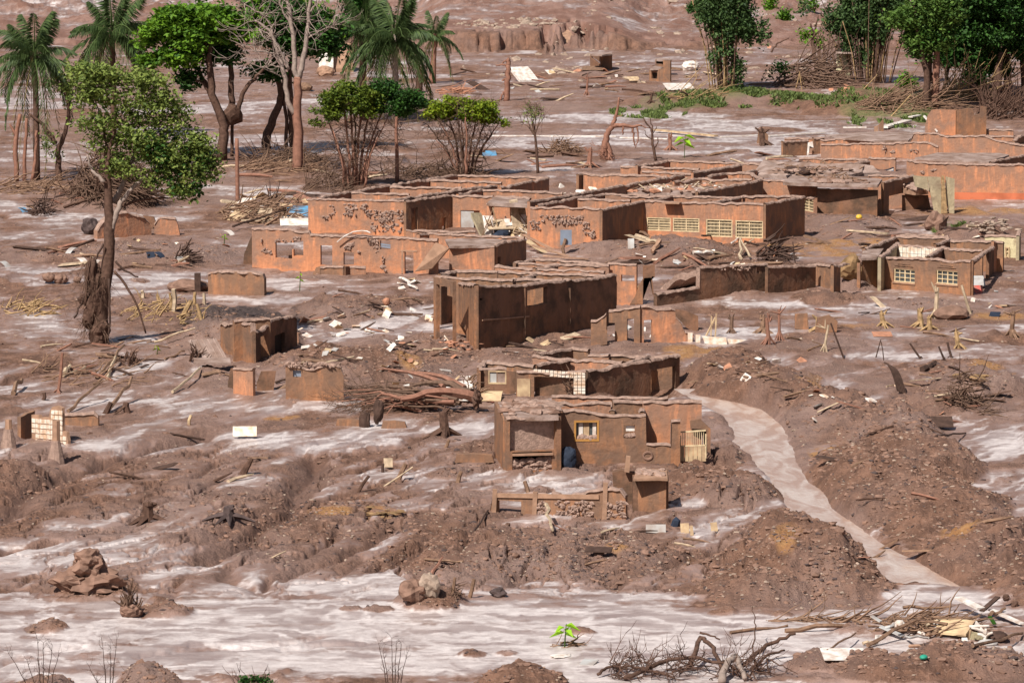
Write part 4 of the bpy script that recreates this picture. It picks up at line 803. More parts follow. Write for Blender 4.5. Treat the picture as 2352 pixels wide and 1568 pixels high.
mb = MB(); [mb.blob(w.P(u0 + rng.uniform(.1, u1 - u0 - .1), z0 + .12, .0), (.12, .1, .12), .2) for _ in range(12)]; mb.build('mud_heap', 'cap', fo)
u0, u1, z0, z1 = w.holes[1]; pane(w, (u0 + .1, u1, z0 + (z1 - z0) * .5, z1 - .05), 'white', -.02, 'pane'); mb = MB(); [mb.blob(w.P(u0 + rng.uniform(0, u1 - u0), z0 + .08, .0), (.12, .12, .1), .2) for _ in range(6)]; mb.build('mud_heap', 'cap', H.o)
H.wall([(1905, 700), (2352, 690), (2520, 700)], m='w_or'); H.wall([(1000, 712), (1570, 700)], m='w_or', zt=H.zt); H.wall([(1590, 700), (1900, 692)], m='w_br', zt=H.zt); H.wall([(960, 645), (1740, 650)], m='w_or', zt=H.zt - .05); H.wall([(1740, 650), (2170, 655)], m='w_or', zt=H.zt - .05)
H.wall([(1590, 800), (1600, 700)], m='w_br', rag=.05, zt=H.zt - .3); H.wall([(1900, 815), (1890, 692)], m='w_dk', zt=H.zt - .3); H.wall([(1050, 795), (985, 700)], m='w_dk')
w = H.wall([(1610, 750), (1880, 745)], m='w_br', zt=H.zt - .35, cap=False); a, b = w.uz((1620, 755)), w.uz((1870, 755))
for i_ in range(8):
    mb = MB(); s_ = (b[0] - a[0]) / 8; mb.box(w.P(a[0] + s_ * (i_ + .5), a[1] - .22, .11), (s_ - .02, .04, .42), np.array([[w.d[0], w.n[0], 0], [w.d[1], w.n[1], 0], [0, 0, 1]])); mb.build('tile', 'tile', H.o)
# left block
w = H.wall([(478, 868), (1030, 868)], base=((478, 1425), (1035, 1425)), holes=[(515, 990, 888, 1198), (540, 955, 1228, 1405)], m='w_br', th=.3); ZRB = zr = w.uz((600, 868))[1]
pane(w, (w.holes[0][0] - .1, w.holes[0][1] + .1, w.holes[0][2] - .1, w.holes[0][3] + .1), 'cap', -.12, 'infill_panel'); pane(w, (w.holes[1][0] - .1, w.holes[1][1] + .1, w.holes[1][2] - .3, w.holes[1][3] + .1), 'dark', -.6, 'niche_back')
mb = MB(); mb.beam(w.P(w.holes[1][0], w.holes[1][3] - .08, .1), w.P(w.holes[1][1], w.holes[1][3] - .1, .1), .3, .08); mb.build('shelf', 'conc', H.o); mb = MB(); u0, u1, z0, z1 = w.holes[1]
[mb.blob(w.P(rng.uniform(u0, u1), z0 + rng.uniform(0, (z1 - z0) * .55), -.1), (.22, .2, .13), .2) for _ in range(26)]; mb.build('mud_heap', 'cap', H.o)
slab_pts(H, [(470, 862), (1032, 862), (985, 690), (640, 690), (400, 705)], zr + .04, .16); H.wall([(385, 705), (478, 868)], zt=zr, m='w_br', cap=False); H.wall([(1035, 862), (1000, 700)], zt=zr, m='w_dk', cap=False, holes=[])
fr('D'); w = House('yard_gate', 'cream barred metal gate leaning at the right corner of the nearest house', 'gate', 'D', (1592, 1060, 990)); b = g((1592, 1059))
def gp(x, y): return aty(x, y, b[1])
mb = MB(); mb.beam(gp(1563, 992), gp(1621, 988), .05, .06); mb.beam(gp(1563, 1024), gp(1621, 1022), .05, .05); mb.beam(gp(1563, 1000), gp(1563, 1058), .05, .05); mb.beam(gp(1621, 996), gp(1621, 1052), .05, .05); mb.build('gate_frame', 'grille', w.o)
for x_ in np.linspace(1568, 1616, 11): mb = MB(); mb.beam(gp(x_, 992), gp(x_, 1024), .022, .03); mb.build('bar', 'grille', w.o)
for x_ in np.linspace(1567, 1617, 6): mb = MB(); mb.box((gp(x_, 1024) + gp(x_, 1057)) / 2, (.15, .03, .62)); mb.build('panel', 'cream', w.o)
poly(w, (1600, 1050), [(1585, 966), (1608, 962), (1632, 985), (1632, 1048), (1625, 1050), (1622, 986), (1586, 984)], .15, 'w_br', 'gate_post', dyy=.6)
# ---- low wall and tank in the foreground
H = House('low_wall', 'low broken brick-and-mud wall with upright posts in the foreground', 'wall', 'Y5', (1410, 695, 458), 'w_br')
w = H.wall([(250, 600), (275, 450), (860, 456), (872, 408), (945, 412), (975, 455), (1180, 455), (1230, 420), (1380, 398), (1560, 402), (1612, 470)], base=((250, 625), (1612, 712)), holes=[(322, 560, 512, 900)], m='w_br', th=.2); crud(w, [(920, 520, 1280, 680, 90), (730, 520, 820, 660, 25), (1430, 520, 1600, 690, 45)], r=.1, seed=4)
for a_, t_ in ((285, 405), (692, 432), (1400, 340)):
    P0 = w.P(w.uz((a_, 600))[0], gz(*w.P(w.uz((a_, 600))[0], 0)[:2]) - .4, .15); mb = MB(); q = aty(*D((a_, t_)), P0[1]); mb.beam(P0, q, .16, .16, up=(0, 1, 0)); mb.build('post', 'conc', H.o)
mb = MB(); w.beam(mb, .2, w.uz((600, 480))[1], w.L - 1, w.uz((1350, 480))[1], .16, .13, .06); mb.build('rail', 'conc', H.o)
H = House('concrete_tank', 'square brown tank with a flat lid beside the low foreground wall', 'tank', 'Y5', (2010, 618, 300), 'w_br')
w = H.wall([(1700, 305), (2012, 300)], base=((1700, 618), (2012, 612)), m='w_br', cap=False); zr = w.uz((1850, 303))[1]; H.wall([(2012, 302), (2000, 215)], zt=zr, m='w_dk', cap=False); H.wall([(1700, 305), (1690, 215)], zt=zr, m='w_dk', cap=False)
slab_pts(H, [(1680, 300), (2028, 292), (2015, 200), (1720, 205)], zr + .1, .09, m='conc', name='lid'); mb = MB(); [mb.blob(atz(*D((rng.uniform(1720, 1990), rng.uniform(210, 270))), zr + .12), (.14, .14, .08), .2) for _ in range(22)]; mb.build('mud_heap', 'cap', H.o)
poly(H, (1560, 600), [(1480, 400), (1470, 240), (1560, 215), (1700, 240), (1720, 420), (1745, 600), (1610, 600), (1500, 420)], .5, 'w_dk', 'rubble_column', dyy=.3)
poly(H, (1600, 600), [(1590, 230), (1610, 72), (1652, 78), (1640, 240)], .2, 'conc', 'post', dyy=.25)
# ---- small ruins on the left
H = House('ruined_hut', 'small brown hut corner with a doorway and dark window before the dark heap', 'ruined building', 'Y1', (606, 958, 500), 'w_br')
w = H.wall([(245, 502), (600, 497), (607, 600)], base=((245, 800), (607, 958)), m='w_br'); w = H.wall([(610, 592), (700, 560), (790, 455), (900, 432), (1050, 415), (1085, 440)], base=((610, 958), (1085, 745)), m='w_dk', holes=[(665, 755, 652, 880), (828, 945, 640, 830)]); pane(w, 1, 'dark', -.1, 'pane')  # window hole backed by a near-black panel as its shade
H.wall([(370, 462), (790, 442)], m='w_br'); poly(H, (1105, 720), [(1085, 600), (1120, 610), (1125, 722), (1085, 720)], .2, 'w_or', 'wall_stub')
b = g((700, 860)); poly(H, (700, 870), [(670, 660), (752, 655), (752, 860), (670, 865)], .1, 'w_ye', 'inner_wall', dyy=1.2)
H = House('ruined_hut', 'tiny broken box of orange wall with a dark tilted slab, left of the window-slit wall', 'ruined building', 'Y1', (610, 1335, 1020), 'w_or')
H.wall([(392, 1010), (615, 1022)], base=((385, 1305), (612, 1338)), m='w_or'); poly(H, (345, 1250), [(300, 1280), (310, 1170), (340, 1020), (395, 1008), (385, 1300)], .15, 'w_dk', 'side_wall', dyy=.2)
poly(H, (740, 1290), [(640, 1180), (690, 1050), (862, 1045), (832, 1280), (740, 1300), (640, 1270)], .12, 'w_dk', 'tilted_slab', dyy=.5)
H = House('wall_remnant', 'square brown wall with a small window slit and jagged right edge', 'wall', 'Y1', (975, 1375, 965), 'w_br')
w = H.wall([(975, 962), (1090, 952), (1120, 975), (1300, 985), (1480, 965), (1600, 985), (1640, 1085), (1560, 1180), (1500, 1240)], base=((975, 1375), (1640, 1385)), m='w_br', holes=[(1058, 1152, 1035, 1108)]); pane(w, 0, 'steel', -.03, 'louvre')
crud(w, [(1000, 950, 1600, 1000, 40)], r=.13, seed=6)
H = House('wall_block', 'solid rounded brown wall block standing alone in pale silt at left', 'wall', 'X1', (1905, 1140, 940), 'w_br')
H.wall([(1905, 950), (1960, 932), (2352, 935), (2400, 945), (2415, 990)], base=((1905, 1140), (2415, 1150)), m='w_br', th=.5)
H = House('white_tiled_wall', 'broken white-tiled wall piece standing at the left edge', 'wall', 'W1', (305, 905, 700), 'tile')
w = H.wall([(302, 700), (368, 702), (374, 722), (462, 722), (466, 660), (490, 628), (530, 618), (575, 640), (582, 850), (618, 858), (632, 940)], base=((302, 915), (632, 972)), m='conc', cap=False, rag=0, th=.14)
for i_ in range(9):
    for j_ in range(8):
        x0 = 306 + i_ * 35; y0 = 640 + j_ * 46 + i_ * 3
        if (x0 < 460 and y0 < 728) or y0 > 955 + i_ * 4 or (x0 > 560 and y0 < 850) or x0 > 600 or (x0 < 330 and y0 > 860): continue
        ua, za = w.uz((x0, y0)); ub, zb_ = w.uz((x0 + 33, y0 + 44)); mb = MB(); mb.box(w.P((ua + ub) / 2, (za + zb_) / 2, .085), (ub - ua - .012, .03, za - zb_ - .01), np.array([[w.d[0], w.n[0], 0], [w.d[1], w.n[1], 0], [0, 0, 1]])); mb.build('tile', 'tile', H.o)
H.wall([(175, 725), (230, 690), (305, 662)], base=((175, 905), (305, 905)), m='w_br', cap=False); H.wall([(590, 702), (860, 682), (900, 710)], base=((590, 792), (900, 800)), m='w_br')
for lbl, q in (('grey concrete post with mud collar in front of the white-tiled wall', ((510, 1110), (512, 755), .17)), ('short grey concrete post at the far left edge', ((78, 1000), (78, 745), .15))):
    P0 = g(q[0]); T0 = up(P0, q[1]); mb = MB(); mb.tube([P0 - [0, 0, .4], T0], [q[2], q[2] * .9], 7); o = thing('concrete_post', lbl, 'post', P0); mb.build('shaft', 'conc', o)
    mb = MB(); mb.tube([P0 - [0, 0, .3], P0 + [0, 0, .25], P0 + [0, 0, .7]], [.38, .27, .17], 9); mb.build('mud_collar', 'cap', o)
H = House('wall_chunk', 'rounded orange wall chunk behind the leaning tree trunk', 'wall', 'X1', (1100, 640, 400), 'w_or')
H.wall([(870, 560), (920, 480), (1000, 410), (1100, 392), (1220, 398), (1290, 430), (1340, 490), (1362, 560)], base=((870, 640), (1362, 600)), th=.35); poly(H, (1360, 560), [(1300, 430), (1400, 440), (1420, 500), (1380, 560), (1350, 560)], .3, 'w_dk', 'broken_end', dyy=.4)
H = House('wall_chunk', 'small upright orange wall chunk with a curled edge near the debris heap', 'wall', 'X1', (1520, 580, 430), 'w_or')
H.wall([(1405, 500), (1440, 450), (1520, 440), (1600, 445), (1620, 500), (1640, 600)], base=((1405, 590), (1640, 608)), th=.25)
for (n_, lb, bx, pts, th_) in [('wall_stub', 'small brown masonry stub with twisted roots, in the flats at right', (1850, 758), [(1826, 755), (1826, 722), (1855, 720), (1858, 758)], .3), ('wall_stub', 'small dark masonry stub behind the leaning iron rod', (1900, 765), [(1872, 765), (1878, 730), (1905, 724), (1924, 738), (1922, 762)], .3),
    ('wall_stub', 'leaning wall stub between the bare trees and the block', (1750, 330), [(1738, 332), (1742, 303), (1756, 300), (1765, 312), (1763, 335)], .3)]:
    fr('D'); o = poly(None, bx, pts, th_, 'w_br', n_); tag(o, lb, 'wall')
for lb, x, y, w_, h_ in [('low brown masonry footing left of the dark root clump', 800, 980, 60, 16), ('low brown masonry footing right of the dark root clump', 905, 985, 60, 16), ('broken brick footing at the left foot of the nearest house', 1090, 1062, 90, 18)]:
    fr('D'); o = poly(None, (x, y), [(x - w_ / 2, y), (x - w_ / 2 + 4, y - h_), (x, y - h_ * 1.1), (x + w_ / 2 - 5, y - h_ * .9), (x + w_ / 2, y)], .4, 'w_br', 'wall_footing'); tag(o, lb, 'wall')
# far little buildings
H = House('small_hut', 'flat-roofed hut with a wide dark opening on the far mud flat', 'hut', 'R3', (838, 636, 492), 'w_br')
w = H.wall([(740, 495), (838, 495)], base=((740, 600), (838, 640)), m='w_br', holes=[(748, 832, 505, 592)], cap=False); H.wall([(840, 497), (928, 494)], base=((840, 640), (928, 632)), m='w_br', cap=False); pane(w, 0, 'dark', -.5, 'room_shade_panel'); slab_pts(H, [(732, 497), (840, 502), (936, 494), (930, 478), (740, 480)], H.zt + .05, .12)  # black panel inside the opening stands for the shade of the room
H = House('small_hut', 'two-step mud-stained hut with a small black window on the far mud flat', 'hut', 'R3', (1368, 745, 630), 'w_br')
w = H.wall([(1275, 632), (1368, 630)], base=((1275, 738), (1368, 745)), m='w_br', holes=[(1296, 1350, 660, 720)], cap=False); pane(w, 0, 'dark', -.1, 'pane'); H.wall([(1368, 630), (1400, 625), (1402, 552), (1466, 548)], base=((1368, 745), (1466, 745)), m='w_br', cap=False); w = H.wall([(1326, 545), (1404, 545)], base=((1326, 690), (1404, 690)), m='w_br', holes=[(1334, 1398, 552, 582)], cap=False); pane(w, 0, 'dark', -.2, 'pane')  # both window holes filled near-black as their inner shade
slab_pts(H, [(1320, 545), (1405, 548), (1475, 545), (1460, 530), (1330, 532)], w.uz((1350, 545))[1], .12); slab_pts(H, [(1275, 630), (1368, 630), (1400, 612), (1320, 600)], H.zt, .1)
H = House('small_hut', 'pale hut with a whitish roof hidden behind the second bamboo clump', 'hut', 'R4', (770, 735, 480), 'w_ye')
H.wall([(650, 480), (770, 482)], base=((650, 730), (770, 735)), m='w_ye', cap=False); slab_pts(H, [(640, 475), (795, 480), (800, 455), (655, 440)], H.zt + .1, .12)
fr('D')

# broken tiles, clods and splinters lying on the silt roofs and inside roofless rooms
def roof_rubble(label, frame, poly_, z, n, ms=('clod', 'brick', 'wood', 'pwood', 'cap')):
    fr(frame); P = np.array([atz(*D(p), z)[:2] for p in poly_]); 
    for k_, m_ in enumerate(ms):
        mb = MB()
        for _ in range(n // len(ms)):
            w_ = rng.dirichlet(np.ones(len(P)) * .8); q = w_ @ P; s_ = rng.uniform(.08, .3)
            if m_ in ('wood', 'pwood'): a = rng.uniform(0, 3.1); mb.beam([q[0], q[1], z + .08], [q[0] + math.cos(a) * s_ * 4, q[1] + math.sin(a) * s_ * 4, z + rng.uniform(.05, .35)], .08, .04)
            else: mb.blob([q[0], q[1], z + .05], (s_ * 1.3, s_ * 1.3, s_ * .55), .3, 0)
        o = mb.build('rubble', m_); tag(o, MNM[m_] + ' ' + label, 'rubble'); o['kind'] = 'stuff'
MNM = {'clod': 'mud clods', 'brick': 'orange tile shards', 'wood': 'brown splinters', 'pwood': 'pale splinters', 'cap': 'caked lumps', 'white': 'white boards', 'dwood': 'dark splinters'}
roof_rubble('on the fallen roof inside the barred-window school', 'Z4', [(20, 560), (870, 570), (1330, 480), (560, 440)], SCH.zt - .43, 190, ('clod', 'brick', 'wood', 'pwood', 'cap', 'white'))
roof_rubble('on the sagging slab above the canopy', 'Z4', [(1510, 345), (1640, 200), (2352, 240), (2900, 260), (2900, 330), (1880, 365)], CAN.zt + .25, 150, ('clod', 'cap', 'dwood', 'wood'))
roof_rubble('on the canopy edge', 'Z5', [(-300, 985), (0, 995), (650, 1000), (690, 950), (-200, 890)], CAN.zt + .06, 90, ('clod', 'cap', 'wood'))
roof_rubble('on the silt-topped block of the nearest house', 'Y4', [(480, 850), (1020, 850), (975, 700), (430, 715)], ZRB + .04, 70, ('clod', 'cap'))
fr('D')
# ---------------- vegetation ----------------
def leaves(mb, C, n, spread, size, up_=.5, tone=None, asp=1.8):
    C = np.asarray(C); k = len(C); ct = rng.uniform(0, 1, k) if tone is None else tone
    P = np.repeat(C, n, 0) + rng.normal(0, 1, (k * n, 3)) * np.asarray(spread); t = np.clip(np.repeat(ct, n) * .65 + rng.uniform(-.1, .55, k * n), 0, 1)
    N = rng.normal(0, 1, (k * n, 3)); N[:, 2] = np.abs(N[:, 2]) + up_; N /= np.linalg.norm(N, axis=1)[:, None]
    A = np.cross(N, rng.normal(0, 1, (k * n, 3))); A /= np.linalg.norm(A, axis=1)[:, None]; B = np.cross(N, A)
    s = size * rng.uniform(.6, 1.4, (k * n, 1)); a = A * s * asp / 2; b = B * s / 2
    v = np.stack([P - a, P + b + N * s * .12, P + a, P - b + N * s * .12], 1).reshape(-1, 3); f = np.arange(len(v)).reshape(-1, 4)
    mb.add(v, f, np.repeat(t, 4))
def crown(root, base, blobs, m, clumps, per, size, spread, depth=1.0, name='crown', up_=.6, shell=.35, gap=(1.1, -.12)):
    """blobs: (x, y, rx, ry[, depth offset m]) in the current picture frame"""
    mb = MB(); tot = sum(b[2] * b[3] for b in blobs); k_ = FR[CUR[0]][2]
    for b in blobs:
        c = up(base, b[:2], b[4] if len(b) > 4 else 0); m_ = 1 / (FPX / (base[1] * cp + 20)); rx, rz = b[2] * k_ * m_, b[3] * k_ * m_; ry = (rx * .8) * depth
        n = max(3, int(clumps * b[2] * b[3] / tot)); d = rng.normal(0, 1, (n, 3)); d /= np.linalg.norm(d, axis=1)[:, None]; r = rng.uniform(shell ** 2, 1, n) ** .5
        wob_ = 1 + .22 * np.sin(d[:, 0] * 7 + d[:, 2] * 5 + c[0]) 
        Cc = c + d * (r * wob_)[:, None] * [rx, ry, rz]; fz = gap[0]; keep = pn(Cc[:, 0] / fz + Cc[:, 2] * .3 / fz, Cc[:, 2] / fz + Cc[:, 1] * .5 / fz, 13) > gap[1]; Cc = Cc[keep]
        if len(Cc): leaves(mb, Cc, per, spread, size, up_)
    return mb.build(name, m, root)
def limb(root, base, pts, r0, r1, m, dyy=0, name='limb', wig=.0, n=6, dy1=None):
    dy1 = dyy if dy1 is None else dy1; P = [up(base, p, dyy + (dy1 - dyy) * i / max(1, len(pts) - 1)) for i, p in enumerate(pts)]; P = np.array(P)
    t = np.linspace(0, len(P) - 1, (len(P) - 1) * 4 + 1); Q = np.stack([np.interp(t, range(len(P)), P[:, i]) for i in range(3)], 1)
    for _ in range(2): Q[1:-1] = (Q[:-2] + Q[1:-1] * 2 + Q[2:]) / 4
    if wig: Q[1:-1] += rng.normal(0, wig, (len(Q) - 2, 3))
    mb = MB(); mb.tube(Q, np.linspace(r0, r1, len(Q)), n); return mb.build(name, m, root, smooth=True), Q
def twigs(root, starts, m, n, L, r, name='twigs', dirn=(0, 0, 1), spread=.8, sub=3, parent=None):
    """fine branching: real geometry in one part"""
    mb = MB()
    for s_ in starts:
        for _ in range(n):
            d = np.asarray(dirn, float) + rng.normal(0, spread, 3); d /= np.linalg.norm(d); l = L * rng.uniform(.5, 1.2); p = np.asarray(s_, float); pts = [p]
            for k in range(3): d = d + rng.normal(0, .25, 3); d /= np.linalg.norm(d); pts.append(pts[-1] + d * l / 3)
            mb.tube(pts, [r, r * .8, r * .6, r * .35], 3)
            for k in range(sub):
                q = pts[rng.integers(1, 4)]; e = d + rng.normal(0, .8, 3); e /= np.linalg.norm(e); mb.tube([q, q + e * l * .25, q + (e + [0, 0, .2]) * l * .45], [r * .6, r * .4, r * .25], 3)
    o = mb.build(name, m, root); 
    if o: o['kind'] = 'stuff'
    return o
def tree(label, bx, name='tree', group=None, cat='tree'):
    b = g(bx); return thing(name, label, cat, b, group), b
def frond_mesh(L, droop, wdt, seed, n=34):
    r = np.random.default_rng(seed); mb = MB(); t = np.linspace(0, 1, 14)
    X = L * (t - .12 * t ** 3); Zz = L * (.55 * (1 - droop) * t - (.35 + droop * .75) * t ** 2.1); P = np.stack([X, 0 * t, Zz], 1); mb.tube(P, np.linspace(.014, .004, 14), 4); mb.tone[-1] = np.full(len(mb.v[-1]), .85)
    for i in range(n):
        s_ = .12 + .87 * i / n; p = np.array([np.interp(s_, t, P[:, k]) for k in range(3)]); l = wdt * math.sin(math.pi * min(1, .18 + s_ * .8)) ** .6
        for sg in (1, -1):
            e = np.array([.45 + r.normal(0, .15), sg * .7, -.35 - r.uniform(0, .8)]); e /= np.linalg.norm(e); q1 = p + e * l * .5; q2 = p + e * l * .95 + [0, 0, -l * .3]; w_ = .013
            mb.add([p, q1 + [w_, 0, 0], q2, q1 - [w_, 0, 0]], [(0, 1, 2, 3)], r.uniform(.0, .8))
    mb.hast = True; return mb
FM = []
for i_, (dr, n_) in enumerate([(.0, 60), (.35, 60), (.8, 56), (1.3, 50)]):
    me = frond_mesh(1.0, dr, .26, i_, n_).mesh('frond', (0, 0, 0)); me.materials.append(M['l_pa']); FM.append(me)
me = frond_mesh(1.0, 2.2, .22, 9, 22).mesh('dead_frond', (0, 0, 0)); me.materials.append(M['l_da']); FM.append(me)
def palm(label, bx, crown_pt, rad_m, trunk=(.22, .15), n=26, dead=5, lean=0, tm='bark', mid=None):
    root, b = tree(label, bx, 'palm_tree', 'palm trees among the flooded ruins'); pts = [bx] + ([mid] if mid else []) + [crown_pt]
    _, Q = limb(root, b, pts, trunk[0], trunk[1], tm, name='trunk', n=8); top = Q[-1]; mb = MB(); mb.tube([top - [0, 0, .9], top - [0, 0, .3], top + [0, 0, .2]], [.18, .32, .2], 7); mb.build('crownshaft', tm, root)
    for i in range(n + dead):
        q = i / n; k = 0 if q < .2 else 1 if q < .5 else 2 if q < .8 else 3
        if i >= n: k = 4
        o = bpy.data.objects.new('frond' if k < 4 else 'dead_frond', FM[k]); S.collection.objects.link(o); o.parent = root
        o.location = Vector(top - ORG[root.name]); s_ = rad_m * rng.uniform(.85, 1.15) * (1 if k < 4 else .8); o.scale = (s_, s_, s_)
        o.rotation_euler = (rng.normal(0, .12), (-.85 if k == 0 else -.35 if k == 1 else .0) + rng.normal(0, .12), i * 2.4 + rng.normal(0, .2))
    return root
fr('R1')
palm('feather palm with drooping dark fronds at the left edge', (335, 1640), (312, 500), 3.3, (.22, .16), mid=(330, 1000))
palm('taller feather palm beside the bright green tree, behind the leaning green tree', (1030, 1260), (1020, 300), 3.5, (.24, .17), mid=(1035, 800))
fr('R2'); palm('large silvery-green palm with pale trunk behind the flat-topped bushes', (1275, 1120), (1275, 340), 3.5, (.26, .2), n=34, dead=9, tm='pbark', mid=(1280, 700))
palm('yellowing palm half hidden left of the silvery-green palm', (1000, 1100), (1010, 250), 3.1, (.22, .18), n=22, dead=9, mid=(985, 600)); palm('small leaning palm on a red-brown trunk right of the silvery-green palm', (1615, 760), (1640, 330), 2.2, (.3, .16), n=16, dead=3, tm='rbark', mid=(1625, 560))
fr('R2'); r_, b = tree('vine-covered dark green column of leaves left of the silvery palm', (1000, 1080)); limb(r_, b, [(985, 1080), (975, 500), (960, -100)], .25, .15, 'bark', 1.2, 'trunk'); crown(r_, b, [(930, 60, 70, 160), (980, 150, 60, 120), (900, -60, 90, 90)], 'l_dk', 130, 40, .2, .45)
r_, b = tree('broken bare palm stump by the flat-topped bushes', (1490, 845), 'tree_stump'); limb(r_, b, [(1490, 860), (1500, 720), (1495, 640)], .3, .22, 'bark', name='trunk')
# bright green tree
fr('D'); r_, b = tree('broad bright green tree with dark twisted forked trunks', (510, 364))
for p_, a_, c_ in (([(510, 366), (513, 300), (515, 285), (487, 215), (480, 150), (482, 95)], .36, .18), ([(513, 292), (500, 250), (478, 205), (462, 175), (448, 150), (420, 120)], .22, .08), ([(517, 290), (533, 247), (531, 190), (530, 130), (525, 80)], .26, .12), ([(530, 280), (543, 262), (555, 220), (575, 190), (594, 170), (612, 150)], .2, .08), ([(480, 215), (465, 190), (440, 178), (430, 165)], .12, .06), ([(482, 120), (520, 80), (560, 50)], .14, .05), ([(482, 110), (440, 70), (400, 50)], .14, .05)):
    limb(r_, b, p_, a_, c_, 'bark', rng.normal(0, .6), 'limb', .04)
limb(r_, b, [(533, 360), (533, 300), (534, 270)], .12, .1, 'bark', 1.0, 'limb'); mb = MB(); mb.blob(up(b, (534, 262)), (.7, .6, .8), .2, 1); mb.build('burl', 'bark', r_)
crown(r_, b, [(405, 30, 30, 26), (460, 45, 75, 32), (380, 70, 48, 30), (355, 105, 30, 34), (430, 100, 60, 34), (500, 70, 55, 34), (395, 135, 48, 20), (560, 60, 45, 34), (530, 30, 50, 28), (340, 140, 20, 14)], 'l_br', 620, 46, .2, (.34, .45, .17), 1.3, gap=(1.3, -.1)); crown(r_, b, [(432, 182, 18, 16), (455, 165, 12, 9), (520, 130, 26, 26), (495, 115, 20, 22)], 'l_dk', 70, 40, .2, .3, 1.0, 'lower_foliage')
# dark crown behind the bare tree
fr('D'); r_, b = tree('dark green tree with leaning dark trunks behind the bare grey tree', (640, 352))
for p_, a_, c_ in (([(612, 352), (612, 320), (626, 275), (648, 226), (640, 190), (629, 150), (630, 90)], .34, .12), ([(657, 350), (656, 290), (654, 220), (650, 150)], .13, .1), ([(674, 348), (671, 290), (667, 240), (665, 160), (690, 80)], .28, .14)): limb(r_, b, p_, a_, c_, 'bark', 1.0, 'limb', .04)
crown(r_, b, [(700, 45, 60, 34), (750, 75, 45, 34), (640, 20, 70, 30), (625, 75, 45, 34), (690, 100, 60, 28), (770, 105, 30, 24), (590, 40, 40, 30), (620, 170, 22, 16), (595, 160, 20, 14), (720, 60, 40, 30)], 'l_dk', 520, 46, .2, (.42, .5, .22), 1.3); crown(r_, b, [(690, 35, 40, 18), (745, 60, 30, 14), (600, 20, 40, 16)], 'l_br', 110, 36, .2, .4, 1.0, 'sunlit_foliage')  # brighter leaf colour paints the sunlit top of the crown
# bare grey tree
r_, b = tree('tall leafless pale-barked tree with forked upswept limbs', (683, 392))
ends = []
for p_, a_, c_, m_ in (([(683, 396), (685, 320), (683, 250), (684, 177)], .36, .24, 'rbark'), ([(684, 180), (676, 164), (676, 90), (664, 25), (655, -30)], .2, .1, 'pbark'), ([(686, 180), (695, 150), (706, 90), (709, 30), (716, -30)], .2, .09, 'pbark'), ([(676, 262), (662, 235), (654, 164), (636, 126), (629, 81), (600, 55), (586, 48)], .19, .07, 'pbark'), ([(664, 160), (650, 130), (640, 105), (620, 80), (596, 70)], .12, .04, 'pbark'), ([(708, 88), (740, 68), (765, 60)], .06, .02, 'pbark'), ([(676, 90), (668, 60), (645, 20), (640, -20)], .09, .04, 'pbark'), ([(629, 81), (618, 50), (590, 25), (560, 10)], .07, .03, 'pbark'), ([(640, 126), (610, 118), (585, 120), (560, 108)], .06, .02, 'pbark'), ([(654, 160), (625, 150), (600, 155)], .05, .02, 'pbark'), ([(709, 30), (730, 5), (745, -20)], .06, .03, 'pbark')):
    o, Q = limb(r_, b, p_, a_, c_, m_, 0, 'limb', .03); ends += [Q[-1], Q[len(Q) * 2 // 3]]
twigs(r_, ends[2:], 'pbark', 5, 2.2, .03, 'twigs', (0, 0, .3), .9, 4)
# flat topped bushes
def bush(label, base, stems, blobs, m, dark=None, twn=90):
    r_, b = tree(label, base, 'shrub_tree'); starts = []; mb = MB()
    for (x0, x1, y1, r) in stems:
        _, Q = limb(r_, b, [(base[0] + x0, base[1]), (base[0] + x0 + (x1 - base[0] - x0) * .25, base[1] - (base[1] - y1) * .45), (x1, y1)], r, r * .35, 'rbark' if rng.random() < .6 else 'bark', rng.normal(0, .8), 'stem', .03); starts += [Q[len(Q) // 2], Q[-3], Q[-1]]
    twigs(r_, starts, 'twig', max(2, twn // len(starts)), 1.7, .022, 'twigs', (0, 0, .5), .7, 4)
    crown(r_, b, blobs, m, 520, 44, .12, (.22, .3, .11), 1.3, gap=(.9, -.12))
    if dark: crown(r_, b, dark, 'l_dk', 300, 44, .12, (.22, .3, .12), 1.3, 'light_shade_foliage', gap=(.9, -.12))  # darker leaf colour paints the shaded part of the crown
    return r_
bush('flat-topped green thicket tree with many dark stems, left of the smaller yellow-green one', (812, 432), [(-18, 748, 262, .1), (-12, 765, 300, .1), (-6, 790, 240, .13), (0, 805, 250, .14), (6, 830, 245, .13), (12, 850, 250, .12), (16, 880, 255, .1), (-20, 775, 330, .08), (20, 870, 300, .1), (24, 890, 270, .08), (2, 815, 280, .12)],
     [(808, 212, 50, 24), (770, 232, 34, 22), (748, 258, 26, 20), (800, 240, 50, 22), (845, 225, 35, 22), (850, 250, 35, 16), (735, 280, 12, 10)], 'l_mo', [(890, 200, 36, 20), (925, 220, 40, 20), (955, 232, 22, 16), (900, 240, 40, 20), (930, 250, 24, 14)], 170)
r_, b = tree('slender dark trunk in front of the green thicket tree', (912, 418)); limb(r_, b, [(912, 420), (912, 350), (909, 300), (912, 262)], .13, .09, 'rbark', -.5, 'trunk'); twigs(r_, [up(b, (911, y_)) for y_ in (300, 320, 280)], 'twig', 8, 1.6, .025, spread=1.0)
